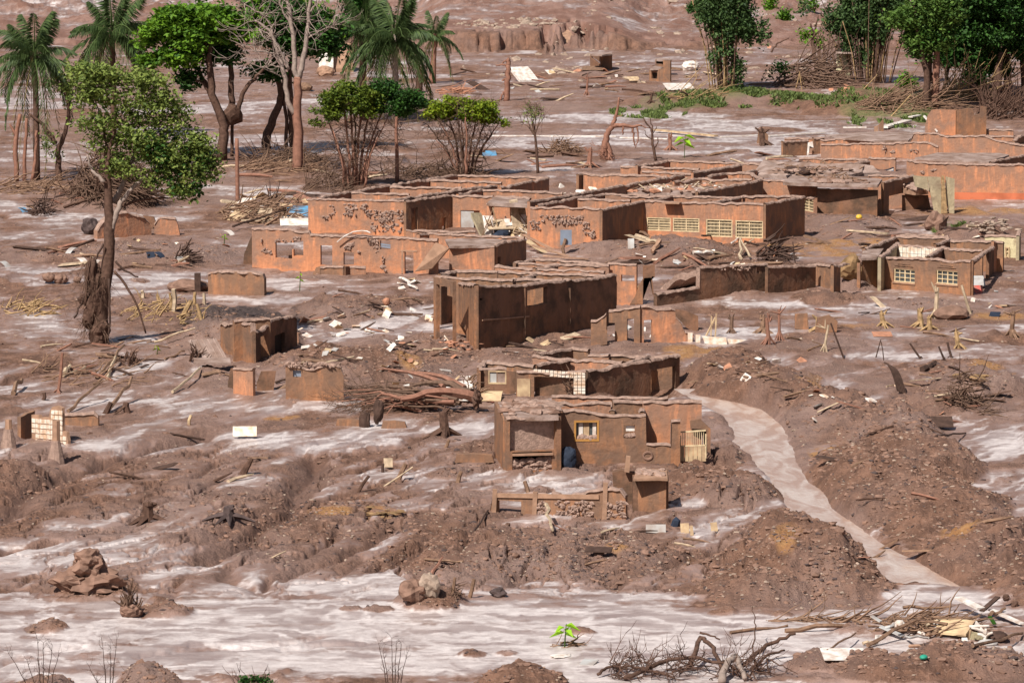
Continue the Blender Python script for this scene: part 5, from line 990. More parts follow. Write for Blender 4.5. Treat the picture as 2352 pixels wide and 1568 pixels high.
bush('smaller flat-topped yellow-green thicket tree with fanned bare stems', (1066, 402), [(-20, 985, 290, .08), (-12, 1005, 270, .09), (-8, 1030, 265, .1), (-2, 1050, 262, .1), (4, 1070, 262, .11), (8, 1095, 266, .1), (14, 1120, 270, .1), (20, 1145, 285, .08), (0, 1060, 280, .09), (-16, 1000, 320, .07), (18, 1130, 310, .07)],
     [(1020, 242, 34, 16), (1060, 248, 40, 18), (1105, 246, 42, 18), (1035, 262, 40, 14), (1090, 266, 44, 14), (1130, 268, 26, 14), (1000, 262, 18, 14), (1152, 282, 12, 8)], 'l_ye', None, 190)
r_, b = tree('small fuzzy bare shrub with olive tips behind the roofless block', (1236, 400), 'shrub'); _, Q = limb(r_, b, [(1236, 402), (1232, 340), (1228, 300), (1224, 280)], .1, .05, 'bark', name='trunk'); ends = []
for x_, y_ in ((1202, 285), (1208, 262), (1220, 252), (1232, 250), (1245, 256), (1246, 275)): ends.append(limb(r_, b, [(1228, 312), (1225 + (x_ - 1225) * .5, 290), (x_, y_)], .05, .015, 'twig', name='limb')[1][-1])
twigs(r_, ends + [Q[-1]], 'twig', 7, 1.0, .015, spread=.7); crown(r_, b, [(1224, 262, 24, 16)], 'l_ol', 24, 14, .08, .25)
r_, b = tree('broken dead tree with hanging roots and one sideways limb', (1390, 368), 'dead_tree')
for p_, a_, c_ in (([(1390, 372), (1387, 335), (1397, 305), (1410, 286), (1414, 265), (1422, 224)], .28, .06), ([(1408, 289), (1430, 287), (1450, 291), (1474, 289)], .18, .08), ([(1400, 372), (1402, 345), (1390, 325)], .2, .16), ([(1453, 292), (1455, 312), (1458, 335)], .08, .04), ([(1463, 292), (1468, 318), (1460, 340)], .06, .03), ([(1414, 270), (1430, 262)], .06, .02), ([(1430, 290), (1430, 310)], .08, .04), ([(1410, 288), (1395, 300), (1390, 315)], .06, .03), ([(1474, 289), (1490, 295), (1500, 292)], .05, .02)): limb(r_, b, p_, a_, c_, 'rbark', 0, 'limb', .03)
twigs(r_, [up(b, (1395, 340)), up(b, (1400, 355)), up(b, (1385, 345))], 'rbark', 9, 1.0, .04, 'roots', (0, 0, -.8), .5)
r_, b = tree('small forked dead sapling right of the broken dead tree', (1508, 370), 'dead_tree')
for p_, a_, c_ in (([(1507, 372), (1498, 330), (1499, 303), (1490, 290), (1478, 272)], .1, .04), ([(1500, 345), (1512, 330), (1511, 315)], .05, .03), ([(1499, 303), (1497, 285), (1490, 268)], .05, .02), ([(1498, 322), (1485, 312), (1480, 300)], .05, .02), ([(1498, 306), (1506, 298), (1508, 290)], .04, .02)): limb(r_, b, p_, a_, c_, 'bark', 0, 'limb', .03)
r_, b = tree('snapped dead trunk with one crooked arm on the far flat', (1163, 232), 'dead_tree')
for p_, a_, c_ in (([(1163, 234), (1165, 190), (1167, 150), (1170, 136)], .24, .16), ([(1168, 150), (1155, 150), (1139, 151)], .1, .05), ([(1168, 145), (1160, 140), (1150, 150)], .08, .04), ([(1150, 231), (1155, 215), (1158, 205)], .08, .05)): limb(r_, b, p_, a_, c_, 'rbark', 0, 'limb', .04)
# big green tree front left
r_, b = tree('large leafy tree leaning over the flats with flood debris wrapped round its trunk', (230, 790))
bl = []
for p_, a_, c_, m_, d_ in (([(228, 796), (228, 740), (236, 678), (250, 600), (252, 540), (249, 463), (245, 395), (245, 335)], .42, .12, 'bark', 0), ([(252, 542), (262, 505), (277, 468), (296, 438), (330, 410), (356, 385)], .17, .06, 'pbark', 0), ([(262, 466), (280, 430), (298, 388), (312, 340), (318, 300)], .15, .05, 'pbark', .5), ([(240, 418), (222, 402), (208, 388), (200, 355)], .1, .04, 'pbark', -.3), ([(275, 475), (310, 462), (350, 455), (400, 452)], .09, .03, 'bark', .4), ([(245, 400), (250, 350), (262, 300), (280, 260)], .1, .04, 'bark', -.5), ([(300, 385), (340, 350), (370, 320)], .07, .03, 'pbark', 0), ([(312, 345), (350, 300), (380, 270)], .06, .02, 'bark', .6), ([(356, 385), (400, 370), (440, 350)], .06, .02, 'pbark', 0), ([(245, 340), (235, 280), (215, 220)], .06, .02, 'bark', 0), ([(330, 410), (380, 410), (430, 420)], .06, .02, 'bark', .3)):
    o, Q = limb(r_, b, p_, a_, c_, m_, d_, 'limb' if a_ < .4 else 'trunk', .02, 7)
for p_, a_ in (([(265, 600), (290, 625), (318, 636)], .06), ([(262, 622), (290, 655), (315, 700), (335, 765)], .07), ([(237, 560), (222, 590), (195, 640)], .05), ([(250, 640), (252, 720), (250, 792)], .06), ([(205, 600), (200, 660), (196, 700)], .08), ([(214, 600), (213, 640), (212, 690)], .12), ([(170, 730), (190, 690), (205, 660)], .05)): limb(r_, b, p_, a_, a_ * .6, 'dwood' if a_ < .065 else 'bark', -.4, 'snagged_branch', .02)
mb = MB(); 
for x_, y_, rx_, rz_ in ((215, 640, .35, .9), (222, 700, .45, 1.0), (205, 725, .3, .5), (228, 760, .45, .7), (198, 690, .25, .3)): mb.blob(up(b, (x_, y_), -.05), (rx_, .4, rz_), .22, 2)
mb.build('mud_caked_debris', 'bark', r_); st = [up(b, (rng.uniform(190, 245), rng.uniform(600, 760)), rng.uniform(-.5, .1)) for _ in range(46)]; twigs(r_, st, 'twig', 4, 1.1, .014, 'snagged_roots', (-.25, 0, -.9), .5, 2)
crown(r_, b, [(240, 330, 34, 20), (212, 280, 32, 22), (256, 382, 26, 16), (195, 245, 30, 18), (285, 380, 36, 20), (170, 175, 26, 16), (205, 165, 36, 18), (250, 205, 44, 22), (215, 215, 34, 18), (180, 205, 22, 14), (270, 270, 40, 22), (300, 310, 44, 26), (345, 330, 40, 26), (232, 168, 34, 18), (290, 182, 50, 22), (352, 190, 42, 22), (195, 178, 22, 20), (300, 225, 40, 24), (370, 235, 46, 30), (410, 280, 42, 32), (330, 290, 50, 30), (400, 330, 55, 36), (450, 330, 34, 34), (430, 385, 50, 40), (370, 390, 44, 34), (330, 350, 36, 26), (470, 390, 24, 36), (425, 435, 34, 18), (465, 355, 24, 22), (250, 250, 24, 16), (280, 330, 26, 20), (230, 300, 20, 12), (395, 440, 26, 14)], 'l_ol', 1250, 19, .12, (.26, .4, .17), 1.6, gap=(.8, -.08))
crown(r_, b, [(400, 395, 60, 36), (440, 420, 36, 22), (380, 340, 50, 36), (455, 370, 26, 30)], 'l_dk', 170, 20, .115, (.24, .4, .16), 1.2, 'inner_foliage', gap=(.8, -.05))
r_, b = tree('small forked dark tree with sparse leaves beside the left palm', (134, 416))
for p_, a_, c_ in (([(134, 418), (135, 370), (134, 340), (155, 292), (158, 240), (150, 210)], .22, .07), ([(127, 330), (110, 300), (90, 278), (66, 262)], .18, .08), ([(158, 240), (150, 215), (135, 200)], .06, .03)): limb(r_, b, p_, a_, c_, 'bark', 0, 'limb', .03)
crown(r_, b, [(165, 180, 26, 26), (150, 200, 24, 20), (125, 195, 16, 10), (160, 235, 14, 16), (120, 320, 18, 10), (185, 160, 16, 12), (125, 345, 14, 8)], 'l_ol', 90, 22, .13, .28)
for lb, p_, r0 in (('leftmost bare red-brown trunk with a forked top', [(38, 418), (36, 340), (38, 300), (46, 262)], .17), ('second bare red-brown trunk from the left edge', [(56, 416), (58, 340), (61, 272)], .13), ('thin bare trunk leaning against the left palm', [(74, 416), (82, 350), (84, 300)], .12)):
    r_, b = tree(lb, p_[0], 'bare_tree', 'bare trunks by the left palm'); limb(r_, b, p_, r0, r0 * .7, 'rbark', 0, 'trunk', .02)
    if 'fork' in lb: limb(r_, b, [(37, 312), (28, 295), (22, 285)], .1, .05, 'rbark', 0, 'limb')
fr('D'); b = g((546, 470)); o = thing('wooden_pole', 'upright red-brown wooden pole standing alone behind the debris', 'pole', b); limb(o, b, [(546, 474), (545, 400), (544, 318)], .13, .11, 'rbark', name='shaft', n=8)
# bamboo
def bamboo(label, base, w, culms, top, blobs, lean=0):
    blobs = [(x, y, rx * .62, ry * .7) for x, y, rx, ry in blobs] + [(base[0] + rng.normal(0, w * .75), rng.uniform(-25, 75), rng.uniform(7, 15), rng.uniform(12, 26)) for _ in range(34)]
    r_, b = tree(label, base, 'bamboo_clump')
    for i in range(culms):
        x0 = base[0] + rng.normal(0, w * .3); x1 = x0 + (x0 - base[0]) * rng.uniform(.6, 1.9) + lean + rng.normal(0, 10); y1 = top + rng.uniform(-40, 50)
        limb(r_, b, [(x0, base[1] + rng.uniform(-2, 2)), (x0 + (x1 - x0) * .3, base[1] + (y1 - base[1]) * .5), (x1, y1)], .055, .03, 'straw' if rng.random() < .3 else ('bark' if rng.random() < .5 else 'twig'), rng.normal(0, .7), 'culm', 0, 4)
    crown(r_, b, blobs, 'l_ba', 1500, 28, .16, (.28, .5, .35), 1.2, 'foliage', up_=.1, gap=(1.0, -.12)); return r_, b
fr('D'); bamboo('tall bamboo clump with dense dark leafy top, nearer the small huts', (1664, 205), 46, 46, 20, [(1640, 20, 42, 34), (1690, 15, 46, 38), (1665, 50, 50, 24), (1610, 20, 18, 20), (1720, 20, 20, 22), (1700, 60, 18, 18), (1640, 70, 20, 20), (1692, 160, 18, 20), (1665, 110, 34, 22), (1690, 190, 16, 10), (1660, -20, 70, 30), (1648, 130, 20, 20)])
bamboo('wide bamboo clump with brown culms near the pale hut', (1990, 190), 90, 64, 10, [(1960, 15, 40, 34), (2010, 20, 46, 30), (1940, 50, 22, 28), (1990, 45, 46, 22), (2050, 30, 30, 30), (2000, -20, 90, 30), (1950, 100, 16, 24), (2030, 70, 20, 20), (1985, 130, 20, 30)])
# trees on the right
def rtree(label, base, limbs, blobs, m, cl, m2=None, b2=None):
    r_, b = tree(label, base)
    for p_, a_, c_, mm_ in limbs: limb(r_, b, p_, a_, c_, mm_, rng.normal(0, .5), 'limb', .03)
    crown(r_, b, blobs, m, int(cl * 2.3), 42, .17, (.36, .5, .22), 1.2, gap=(1.5, -.28))
    if b2: crown(r_, b, b2, m2, cl // 3, 40, .2, .4, 1.1, 'light_shade_foliage')  # second leaf tone: dark as painted shade, bright as sunlight on the corner tree
rtree('green tree with twin dark trunks left of the dense dark trees', (2132, 242), [([(2124, 246), (2132, 177), (2117, 121), (2107, 88), (2100, 0)], .3, .08, 'bark'), ([(2145, 248), (2150, 177), (2152, 120), (2160, 60)], .36, .14, 'rbark'), ([(2136, 190), (2135, 140), (2140, 110)], .2, .12, 'bark'), ([(2112, 110), (2090, 72), (2060, 60)], .1, .04, 'bark'), ([(2096, 20), (2092, 5), (2096, -20)], .07, .04, 'pbark')],
      [(2055, 50, 22, 12), (2085, 42, 26, 18), (2125, 50, 36, 26), (2110, 90, 26, 24), (2160, 40, 34, 28), (2150, 90, 26, 20), (2140, 15, 46, 20), (2108, 125, 16, 14)], 'l_mg', 330, 'l_dk', [(2150, 70, 30, 30), (2170, 30, 30, 26)])
rtree('dense dark green tree overhanging the box-like remnant', (2240, 232), [([(2236, 236), (2238, 170), (2230, 100)], .4, .2, 'bark'), ([(2286, 236), (2292, 170), (2300, 120)], .4, .2, 'bark'), ([(2160, 240), (2170, 190), (2185, 140)], .16, .1, 'bark'), ([(2262, 236), (2255, 180), (2250, 130)], .22, .15, 'bark')],
      [(2200, 30, 50, 36), (2260, 20, 60, 34), (2230, 70, 56, 30), (2185, 80, 34, 28), (2280, 70, 40, 30), (2238, 128, 26, 22), (2215, 110, 30, 20), (2180, 130, 20, 18), (2240, 175, 18, 16), (2220, -20, 80, 30), (2185, 110, 22, 20)], 'l_dk', 620)
rtree('dark tree filling the top right corner, one trunk against the mud bank', (2325, 222), [([(2310, 226), (2315, 170), (2312, 100)], .34, .2, 'bark'), ([(2352, 215), (2350, 140), (2345, 60)], .25, .2, 'bark'), ([(2305, 190), (2330, 175), (2352, 160)], .09, .04, 'bark')],
      [(2320, 20, 50, 40), (2270, 110, 40, 30), (2285, 150, 26, 20), (2350, 60, 34, 34), (2350, 115, 24, 20), (2300, 60, 34, 26), (2330, -20, 60, 30), (2310, 90, 24, 18)], 'l_dk', 420, 'l_br', [(2300, 20, 24, 16), (2340, 40, 20, 12)])
r_, b = tree('leafless broken tree with stubs, between the two bamboo clumps', (1868, 140), 'dead_tree')
for p_, a_, c_ in (([(1868, 142), (1868, 100), (1865, 75), (1862, 55)], .2, .08), ([(1868, 95), (1874, 65), (1879, 36)], .12, .05), ([(1881, 140), (1882, 95)], .14, .1), ([(1893, 138), (1893, 100)], .08, .05), ([(1772, 120), (1785, 100), (1812, 88)], .1, .04)): limb(r_, b, p_, a_, c_, 'bark', 0, 'limb', .04)
crown(r_, b, [(1853, 78, 14, 9), (1880, 95, 10, 8)], 'l_br', 14, 20, .2, .3)
for x_, y_, s_, lb in ((1594, 20, 9, 'single small dark green shrub alone on the far slope'), (1803, 38, 9, 'small shrub on the far slope left of the second bamboo'), (1858, 12, 18, 'pale green bush at the top between the bamboo clumps'), (1770, 8, 16, 'green bush at the top edge right of the tall bamboo'), (1920, 40, 20, 'airy green sapling against the second bamboo clump'), (2160, 215, 8, 'bright tuft at the foot of the twin-trunk tree'), (2080, 190, 14, 'low green shrub at the foot of the wide bamboo'), (1790, 170, 22, 'dark fallen leafy branch between the bamboo clumps')):
    b = g((x_, y_ + s_)); o = thing('shrub', lb, 'shrub', b); twigs(o, [b], 'twig', 5, s_ / 28, .02); crown(o, b, [(x_, y_, s_, s_)], 'l_dk' if 'dark' in lb else 'l_br', 26, 26, .16, .25)
# grass on the bank
mb = MB(); mb2 = MB()
for (cx, cy, rx, ry, n_) in [(1490, 250, 90, 13, 3500), (1640, 226, 130, 18, 5500), (1790, 222, 150, 16, 5000), (2070, 266, 130, 18, 4000), (1930, 240, 120, 12, 2000), (1560, 212, 50, 8, 700), (1840, 232, 50, 5, 500), (2180, 520, 40, 8, 500), (1960, 200, 90, 8, 500)]:
    a = rng.uniform(0, 6.28, n_); r = np.sqrt(rng.uniform(0, 1, n_)); px = cx + rx * r * np.cos(a); py = cy + ry * r * np.sin(a)
    P = np.array([atz(x, y, .3) for x, y in zip(px, py)]); P[:, 2] = lookup(Z, P[:, 0], P[:, 1]); keep = pn(P[:, 0] / 1.6, P[:, 1] / 6, 77) > -.05; P = P[keep]; n_ = len(P)
    h = rng.uniform(.06, .3, (n_, 1)); dx = rng.normal(0, .12, (n_, 3)); dx[:, 2] = 0; wv = rng.normal(0, .05, (n_, 3)); wv[:, 2] = 0; t_ = P + dx + [0, 0, 1] * h
    v = np.stack([P - wv, P + wv, t_ + wv * .5, t_ - wv * .5], 1).reshape(-1, 3); (mb if cx != 1960 else mb2).add(v, np.arange(len(v)).reshape(-1, 4), np.repeat(rng.uniform(0, 1, n_), 4))
o = mb.build('grass', 'l_gr'); tag(o, 'green grass clinging to the bank below the bamboo', 'grass'); o['kind'] = 'stuff'
# young plants
def sprout(label, px, scale, m='l_li', n=5, leaf=.25):
    b = g(px); o = thing('young_plant', label, 'plant', b)
    mb = MB(); mb.tube([b, b + [0.02, 0, scale * .5], b + [.05, 0, scale]], [.025, .02, .01], 4); mb.build('stem', 'l_ol', o)
    for i in range(n):
        a = i * 2.4 + .5; mb = MB(); c = b + [0, 0, scale * (.55 + .45 * i / n)]; d = np.array([math.cos(a), math.sin(a) * .6, .1]); L = leaf * rng.uniform(.8, 1.2); sd_ = np.array([-d[1], d[0], 0]) * L * .38
        mb.add([c, c + d * L * .4 + sd_ + [0, 0, .04], c + d * L - [0, 0, L * .45], c + d * L * .4 - sd_ + [0, 0, .04]], [(0, 1, 2, 3)], .9); mb.build('leaf', m, o)
fr('V3'); sprout('bright lime-green seedling with drooping leaves on the foreground silt', (500, 1250), .75, n=6, leaf=.42)
fr('R3'); sprout('young banana plant with broad green leaves behind the roofless block', (1590, 1440), 1.6, n=6, leaf=.9)
fr('Y1'); sprout('thin green seedling by the twisted scrap left of the shade-darkened house', (1135, 130), 1.0, n=3, leaf=.25); fr('X1'); sprout('tiny green seedling left of the low orange house', (2040, 690), .6, n=3, leaf=.25)
fr('W1'); sprout('small yellow-green sprig on the mud right of the big tree foot', (1430, 160), .4, 'l_ye', 5, .2)
# leafless saplings at the near edge
for lb, sx, bx_, tops in (('cluster of thin leafless saplings at the lower left corner', 1, (100, 1600), [(20, 1500), (62, 1515), (84, 1460), (100, 1475), (120, 1480), (135, 1500)]), ('thin leafless sapling near the bottom left, second from the corner', 1, (250, 1600), [(235, 1475), (255, 1490), (268, 1470), (205, 1530), (298, 1540)]), ('tall thin leafless weed stems at the bottom centre', 1, (905, 1600), [(870, 1478), (880, 1500), (900, 1465), (910, 1480), (922, 1478), (935, 1500)])):
    fr('D'); b = g((bx_[0], bx_[1])); o = thing('bare_sapling', lb, 'sapling', b, 'leafless saplings along the near edge'); st = []
    for t in tops:
        x0 = bx_[0] + (t[0] - bx_[0]) * .35; _, Q = limb(o, b, [(x0, bx_[1]), (x0 + (t[0] - x0) * .4, (bx_[1] + t[1]) / 2), t], .018, .006, 'dwood', rng.normal(0, .3), 'stem', .01, 4); st += [Q[len(Q) // 2], Q[-2], Q[-1], Q[len(Q) // 3]]
    twigs(o, st, 'dwood', 2, .35, .006, 'twigs', (0, 0, 1), .5, 2)
b = g((255, 1560)); 
fr('D'); b = g((585, 1590)); o = thing('shrub', 'dark leafy sprigs poking up at the bottom edge', 'shrub', b); st = [b + [x_, 0, 0] for x_ in (-.4, -.1, .2, .5)]; twigs(o, st, 'dwood', 3, .6, .02, dirn=(0, 0, 1.5), spread=.3); crown(o, b, [(565, 1562, 12, 8), (590, 1562, 14, 7), (612, 1563, 8, 5)], 'l_dk', 30, 12, .07, .06)
# ---------------- debris: individual things ----------------
def lay(name, label, cat, a, b_, r, m='wood', lift=.05, group=None, flat=False, up0=0, up1=0, par=None):
    A = g(a); B = g(b_); A = A + [0, 0, lift + up0]; B = B + [0, 0, lift + up1]; mb = MB()
    if flat: mb.beam(A, B, r * 2, r * .5)
    else:
        k = 6; t = np.linspace(0, 1, k)[:, None]; P = A + (B - A) * t; P[1:-1] += rng.normal(0, r * .5, (k - 2, 3)); mb.tube(P, np.linspace(r, r * .65, k), 5)
    o = mb.build(name, m); return tag(o, label, cat, group)
def stand(name, label, cat, a, t, r, m='wood', dyy=0, group=None, sq=False, roots=0, r1=None):
    A = g(a); T = up(A, t, dyy); B0 = A - (T - A) * .15 / max(.3, np.linalg.norm(T - A)) * 1.5; mb = MB()
    if sq: mb.beam(B0, T, r * 2, r * 2, up=(0, 1, 0))
    else:
        P = np.array([B0, A, A + (T - A) * .5 + rng.normal(0, r * .3, 3), T]); mb.tube(P, [r * 1.25, r, r * .9, r1 or r * .8], 6)
    if roots:
        for _ in range(roots):
            an = rng.uniform(0, 6.28); d = np.array([math.cos(an), math.sin(an), 0]); mb.tube([A + [0, 0, r * 2.5], A + d * r * 2 + [0, 0, r], A + d * r * 5 - [0, 0, .1]], [r * .5, r * .4, r * .15], 4)
    o = mb.build(name, m); return tag(o, label, cat, group)
def stump(label, px, h, r, m='wood', group='splintered stumps in the mud'):
    b = g(px); mb = MB(); n = 9; an = np.arange(n) / n * 6.283; mb.tube([b - [0, 0, .3], b + [0, 0, h * .2], b + [rng.normal(0, .08) * h, 0, h * .75]], [r * .95, r * .72, r * .6], 7)
    for _ in range(4): a_ = rng.uniform(0, 6.28); q = b + [math.cos(a_) * r * .5, math.sin(a_) * r * .5, h * .65]; mb.tube([q, q + [rng.normal(0, .14) * h, 0, h * rng.uniform(.04, .28)]], [r * .4, r * .15], 4)
    for _ in range(6): a_ = rng.uniform(0, 6.28); d = np.array([math.cos(a_), math.sin(a_), 0]); mb.tube([b + [0, 0, h * .25], b + d * r * 1.7 + [0, 0, h * .06], b + d * r * 3.2 - [0, 0, .12]], [r * .45, r * .3, r * .1], 4)
    return tag(mb.build('tree_stump', m), label, 'stump', group)
def brush(name, label, cx, cy, rx, ry, h, n, m='twig', L=2.0, r=.03, dirn=None, cat='brush pile', hang=0):
    """pile of twigs and small branches; one thing with the twigs as its mass"""
    mb = MB(); k = FR[CUR[0]][2]
    for _ in range(n):
        a = rng.uniform(0, 6.28); q = math.sqrt(rng.uniform(0, 1)); b = g((cx + rx * q * math.cos(a), cy + ry * q * math.sin(a))); b = b + [0, 0, h * (1 - q ** 2) * rng.uniform(0, 1)]
        d = rng.normal(0, 1, 3) * [1, 1, .35] if dirn is None else np.asarray(dirn, float) + rng.normal(0, .35, 3); d /= np.linalg.norm(d); l = L * rng.uniform(.3, 1.1); p = [b]
        for j in range(4): d = d + rng.normal(0, .22, 3) * [1, 1, .6]; d /= np.linalg.norm(d); p.append(p[-1] + d * l / 4)
        rr = r * rng.uniform(.4, 1.3); mb.tube(p, [rr, rr * .9, rr * .75, rr * .5, rr * .3], 4)
    o = mb.build(name, m); return tag(o, label, cat)
def lump(name, label, cat, px, size, m='clod', sub=2, jit=.14, sink=.3, n=1, group=None):
    b = g(px); mb = MB(); size = np.asarray(size, float)
    for i in range(n): mb.blob(b + [rng.normal(0, size[0] * .45 * (n > 1)), rng.normal(0, size[1] * .4 * (n > 1)), size[2] * (1 - sink) * (1 if n == 1 else rng.uniform(0, 1))], size * (1 if n == 1 else rng.uniform(.5, 1.1) / n ** .62), jit, sub)
    o = tag(mb.build(name, m), label, cat, group)
    if n >= 10: o['kind'] = 'stuff'
    return o
def sheet(name, label, cat, px, w, l, m, rot=0, tilt=.3, roll=0, th=.03, curve=0, lift=.1, group=None, ribs=0):
    b = g(px) + [0, 0, lift]; n = 7; mb = MB(); cr, sr = math.cos(rot), math.sin(rot); v = []
    for s_ in (0, 1):
        for i in range(n):
            t = i / (n - 1) - .5; y = t * l; z = y * math.sin(tilt) - curve * (t * 2) ** 2; y2 = y * math.cos(tilt)
            for x in (-w / 2, w / 2): xx = x * math.cos(roll); zz = z + x * math.sin(roll); v.append([b[0] + xx * cr - y2 * sr, b[1] + xx * sr + y2 * cr, b[2] + zz - s_ * th])
    f = [(2 * i, 2 * i + 1, 2 * i + 3, 2 * i + 2) for i in range(n - 1)] + [(2 * n + 2 * i + 2, 2 * n + 2 * i + 3, 2 * n + 2 * i + 1, 2 * n + 2 * i) for i in range(n - 1)] + [(2 * i, 2 * i + 2, 2 * n + 2 * i + 2, 2 * n + 2 * i) for i in range(n - 1)] + [(2 * i + 3, 2 * i + 1, 2 * n + 2 * i + 1, 2 * n + 2 * i + 3) for i in range(n - 1)] + [(0, 2 * n, 2 * n + 1, 1), (2 * n - 2, 2 * n - 1, 4 * n - 1, 4 * n - 2)]
    v = np.array(v); v[:, 2] += max(0, gz(b[0], b[1]) - v[:, 2].min()) * .7; mb.add(v, f)
    if ribs:
        for j in range(ribs):
            x = -w / 2 + w * (j + .5) / ribs; P = []
            for i in range(n): q0, q1 = v[2 * i], v[2 * i + 1]; P.append(q0 + (q1 - q0) * ((x + w / 2) / w) + [0, 0, .01])
            mb.tube(P, .03, 4)
    return tag(mb.build(name, m), label, cat, group)
# long poles and planks
fr('D')
lay('long_board', 'longest white board lying flat across the pale silt behind the bushes', 'board', (1130, 314), (1415, 315), .14, 'white', flat=True)
lay('long_board', 'white board continuing right of the broken dead tree', 'board', (1425, 318), (1535, 322), .14, 'white', flat=True)
lay('long_board', 'tapering orange-topped board on the pale silt', 'board', (1505, 306), (1645, 320), .2, 'cream', flat=True, lift=.2)
lay('long_board', 'thin white board right of the orange-topped board', 'board', (1655, 318), (1745, 312), .12, 'white', flat=True)
lay('long_board', 'grey-white board near the shed remnant at right', 'board', (1764, 316), (1895, 308), .14, 'white', flat=True, lift=.1)
fr('Z5'); lay('long_board', 'stack of white planks sloping up toward the tree roots', 'board', (745, 385), (1020, 312), .28, 'white', flat=True, lift=.2); lay('long_board', 'short bright white plank at the upper end of the sloping stack', 'board', (1045, 275), (1150, 255), .18, 'white', flat=True, lift=.25)
lay('long_board', 'white plank lying on the silt-covered roof at right', 'board', (270, 415), (540, 410), .15, 'white', flat=True, up0=.3, up1=.3); lay('white_tube', 'curved white tube beside the box-like remnant', 'tube', (1205, 350), (1350, 440), .1, 'white', up0=.7, up1=.2)
fr('Y6'); stand('iron_rod', 'long dark leaning rod stuck in the embankment top', 'rod', (785, 315), (670, 0), .045, 'dwood')
sheet('corrugated_sheet', 'dark curved corrugated roofing sheet on the embankment crest', 'roof sheet', (1230, 600), .6, 1.5, 'dwood', rot=.5, tilt=.8, roll=-.5, curve=.3, lift=.5, ribs=6)
fr('D'); sheet('red_tarp', 'flat bright red scrap on the right-hand flats', 'scrap', (2026, 771), .9, 1.2, 'brick', tilt=.05); stand('dead_twig', 'forked thin twig standing below the red scrap', 'twig', (2012, 822), (2023, 780), .03, 'dwood'); stand('dead_twig', 'second thin twig leaning beside the forked twig', 'twig', (2030, 828), (2024, 785), .025, 'dwood')
for a_, t_, r_, lb in (((2115, 826), (2090, 788), .05, 'thin dark stake leaning left near the uprooted branches'), ((2170, 830), (2156, 795), .05, 'short forked dead stick right of the dark stake'), ((2186, 822), (2176, 786), .06, 'taller dark snag beside the forked stick')): stand('snag', lb, 'snag', a_, t_, r_, 'dwood', roots=2)
lay('log', 'thick dark log half sunk in the silt at right', 'log', (2118, 855), (2148, 838), .15, 'dwood', lift=.12); lay('plank', 'pale plank pointing at the clay boulder on the right', 'plank', (2092, 882), (2158, 875), .07, 'pwood', lift=.12, flat=True); lay('driftwood', 'long dark branch on silt below the root ball', 'branch', (2150, 1007), (2218, 998), .05, 'dwood')
lump('clay_boulder', 'ochre and cream clay boulder above the root ball', 'boulder', (2235, 878), (.7, .9, .3), 'yrock', n=6); brush('root_ball', 'tangled round root ball lying on its side at right', 2218, 930, 38, 10, 1.6, 170, 'twig', 1.3, .03, None, 'root ball'); brush('root_spill', 'thin roots spilling right from the tangled root ball', 2262, 950, 26, 6, .3, 26, 'twig', 1.6, .025, (1, 0, -.1), 'roots')
sheet('black_board', 'small black tilted panel on the mud pile slope', 'panel', (2163, 985), .9, .8, 'dwood', tilt=.4, lift=.3)
# broken school debris mound
fr('Z4')
for i, (a_, b_, r_, m_, u0, u1, lb) in enumerate([((170, 1060), (320, 1110), .12, 'wood', .3, .1, 'thick muddy beam at the left of the mound before the barred windows'), ((180, 1150), (440, 1190), .14, 'pwood', .3, .1, 'long pale beam lying across the same mound'), ((440, 1190), (360, 1310), .16, 'conc', .2, .1, 'curved concrete piece casting a dark shadow below the beams'), ((1085, 1080), (1210, 990), .22, 'conc', .2, .8, 'fat concrete pipe propped before the barred windows'), ((930, 1110), (1080, 1100), .06, 'dwood', .1, .1, 'thin dark stick pointing at the concrete pipe'), ((830, 1340), (1050, 1340), .12, 'white', .2, .2, 'whitish slab lying along the top of the long dark wall'), ((1270, 1185), (1370, 1130), .05, 'white', .1, .2, 'thin white stick near the school corner'), ((1380, 1340), (1375, 1250), .1, 'pwood', .0, .6, 'pale upright splinter left of the black wreckage'), ((1480, 1340), (1360, 1240), .07, 'pwood', .1, .6, 'slanted pale splinter leaning on the wreckage'), ((1640, 1250), (1890, 1265), .07, 'dwood', .5, .6, 'dark beam capping the black wreckage'), ((1800, 1260), (1930, 1370), .05, 'dwood', .6, .1, 'thin dark strut sloping right off the wreckage')]):
    lay('broken_beam' if r_ > .08 else 'stick', lb, 'beam' if r_ > .08 else 'stick', a_, b_, r_, m_, .1, None, False, u0, u1)
stand('iron_rod', 'thin upright rod beside the black wreckage', 'rod', (2005, 1385), (1975, 1130), .03, 'dwood')
brush('wreckage', 'black splintered roof wreckage behind the long dark wall', 1700, 1330, 200, 30, 1.2, 60, 'dwood', 1.8, .07, (1, 0, .05), 'wreckage')
sheet('glass_shard', 'pale green leaning glass shard on the school mound', 'glass', (115, 1225), .34, .55, 'greyd', tilt=1.2, lift=.3)
fr('Z3'); b = g((1620, 1150)); o = thing('road_sign', 'blue-grey square sign on a bent post in the mound', 'sign', b); mb = MB(); mb.tube([b - [0, 0, .2], up(b, (1600, 1080)), up(b, (1635, 970))], .09, 6); mb.build('post', 'wood', o)
mb = MB(); mb.box(up(b, (1638, 955), .1), (.62, .04, .82)); mb.build('plate', 'steel', o)
mb = MB(); rt = thing('twisted_roofing', 'heap of twisted pale metal sheets and laths hanging beside the porch', 'wreckage', g((1150, 900)))
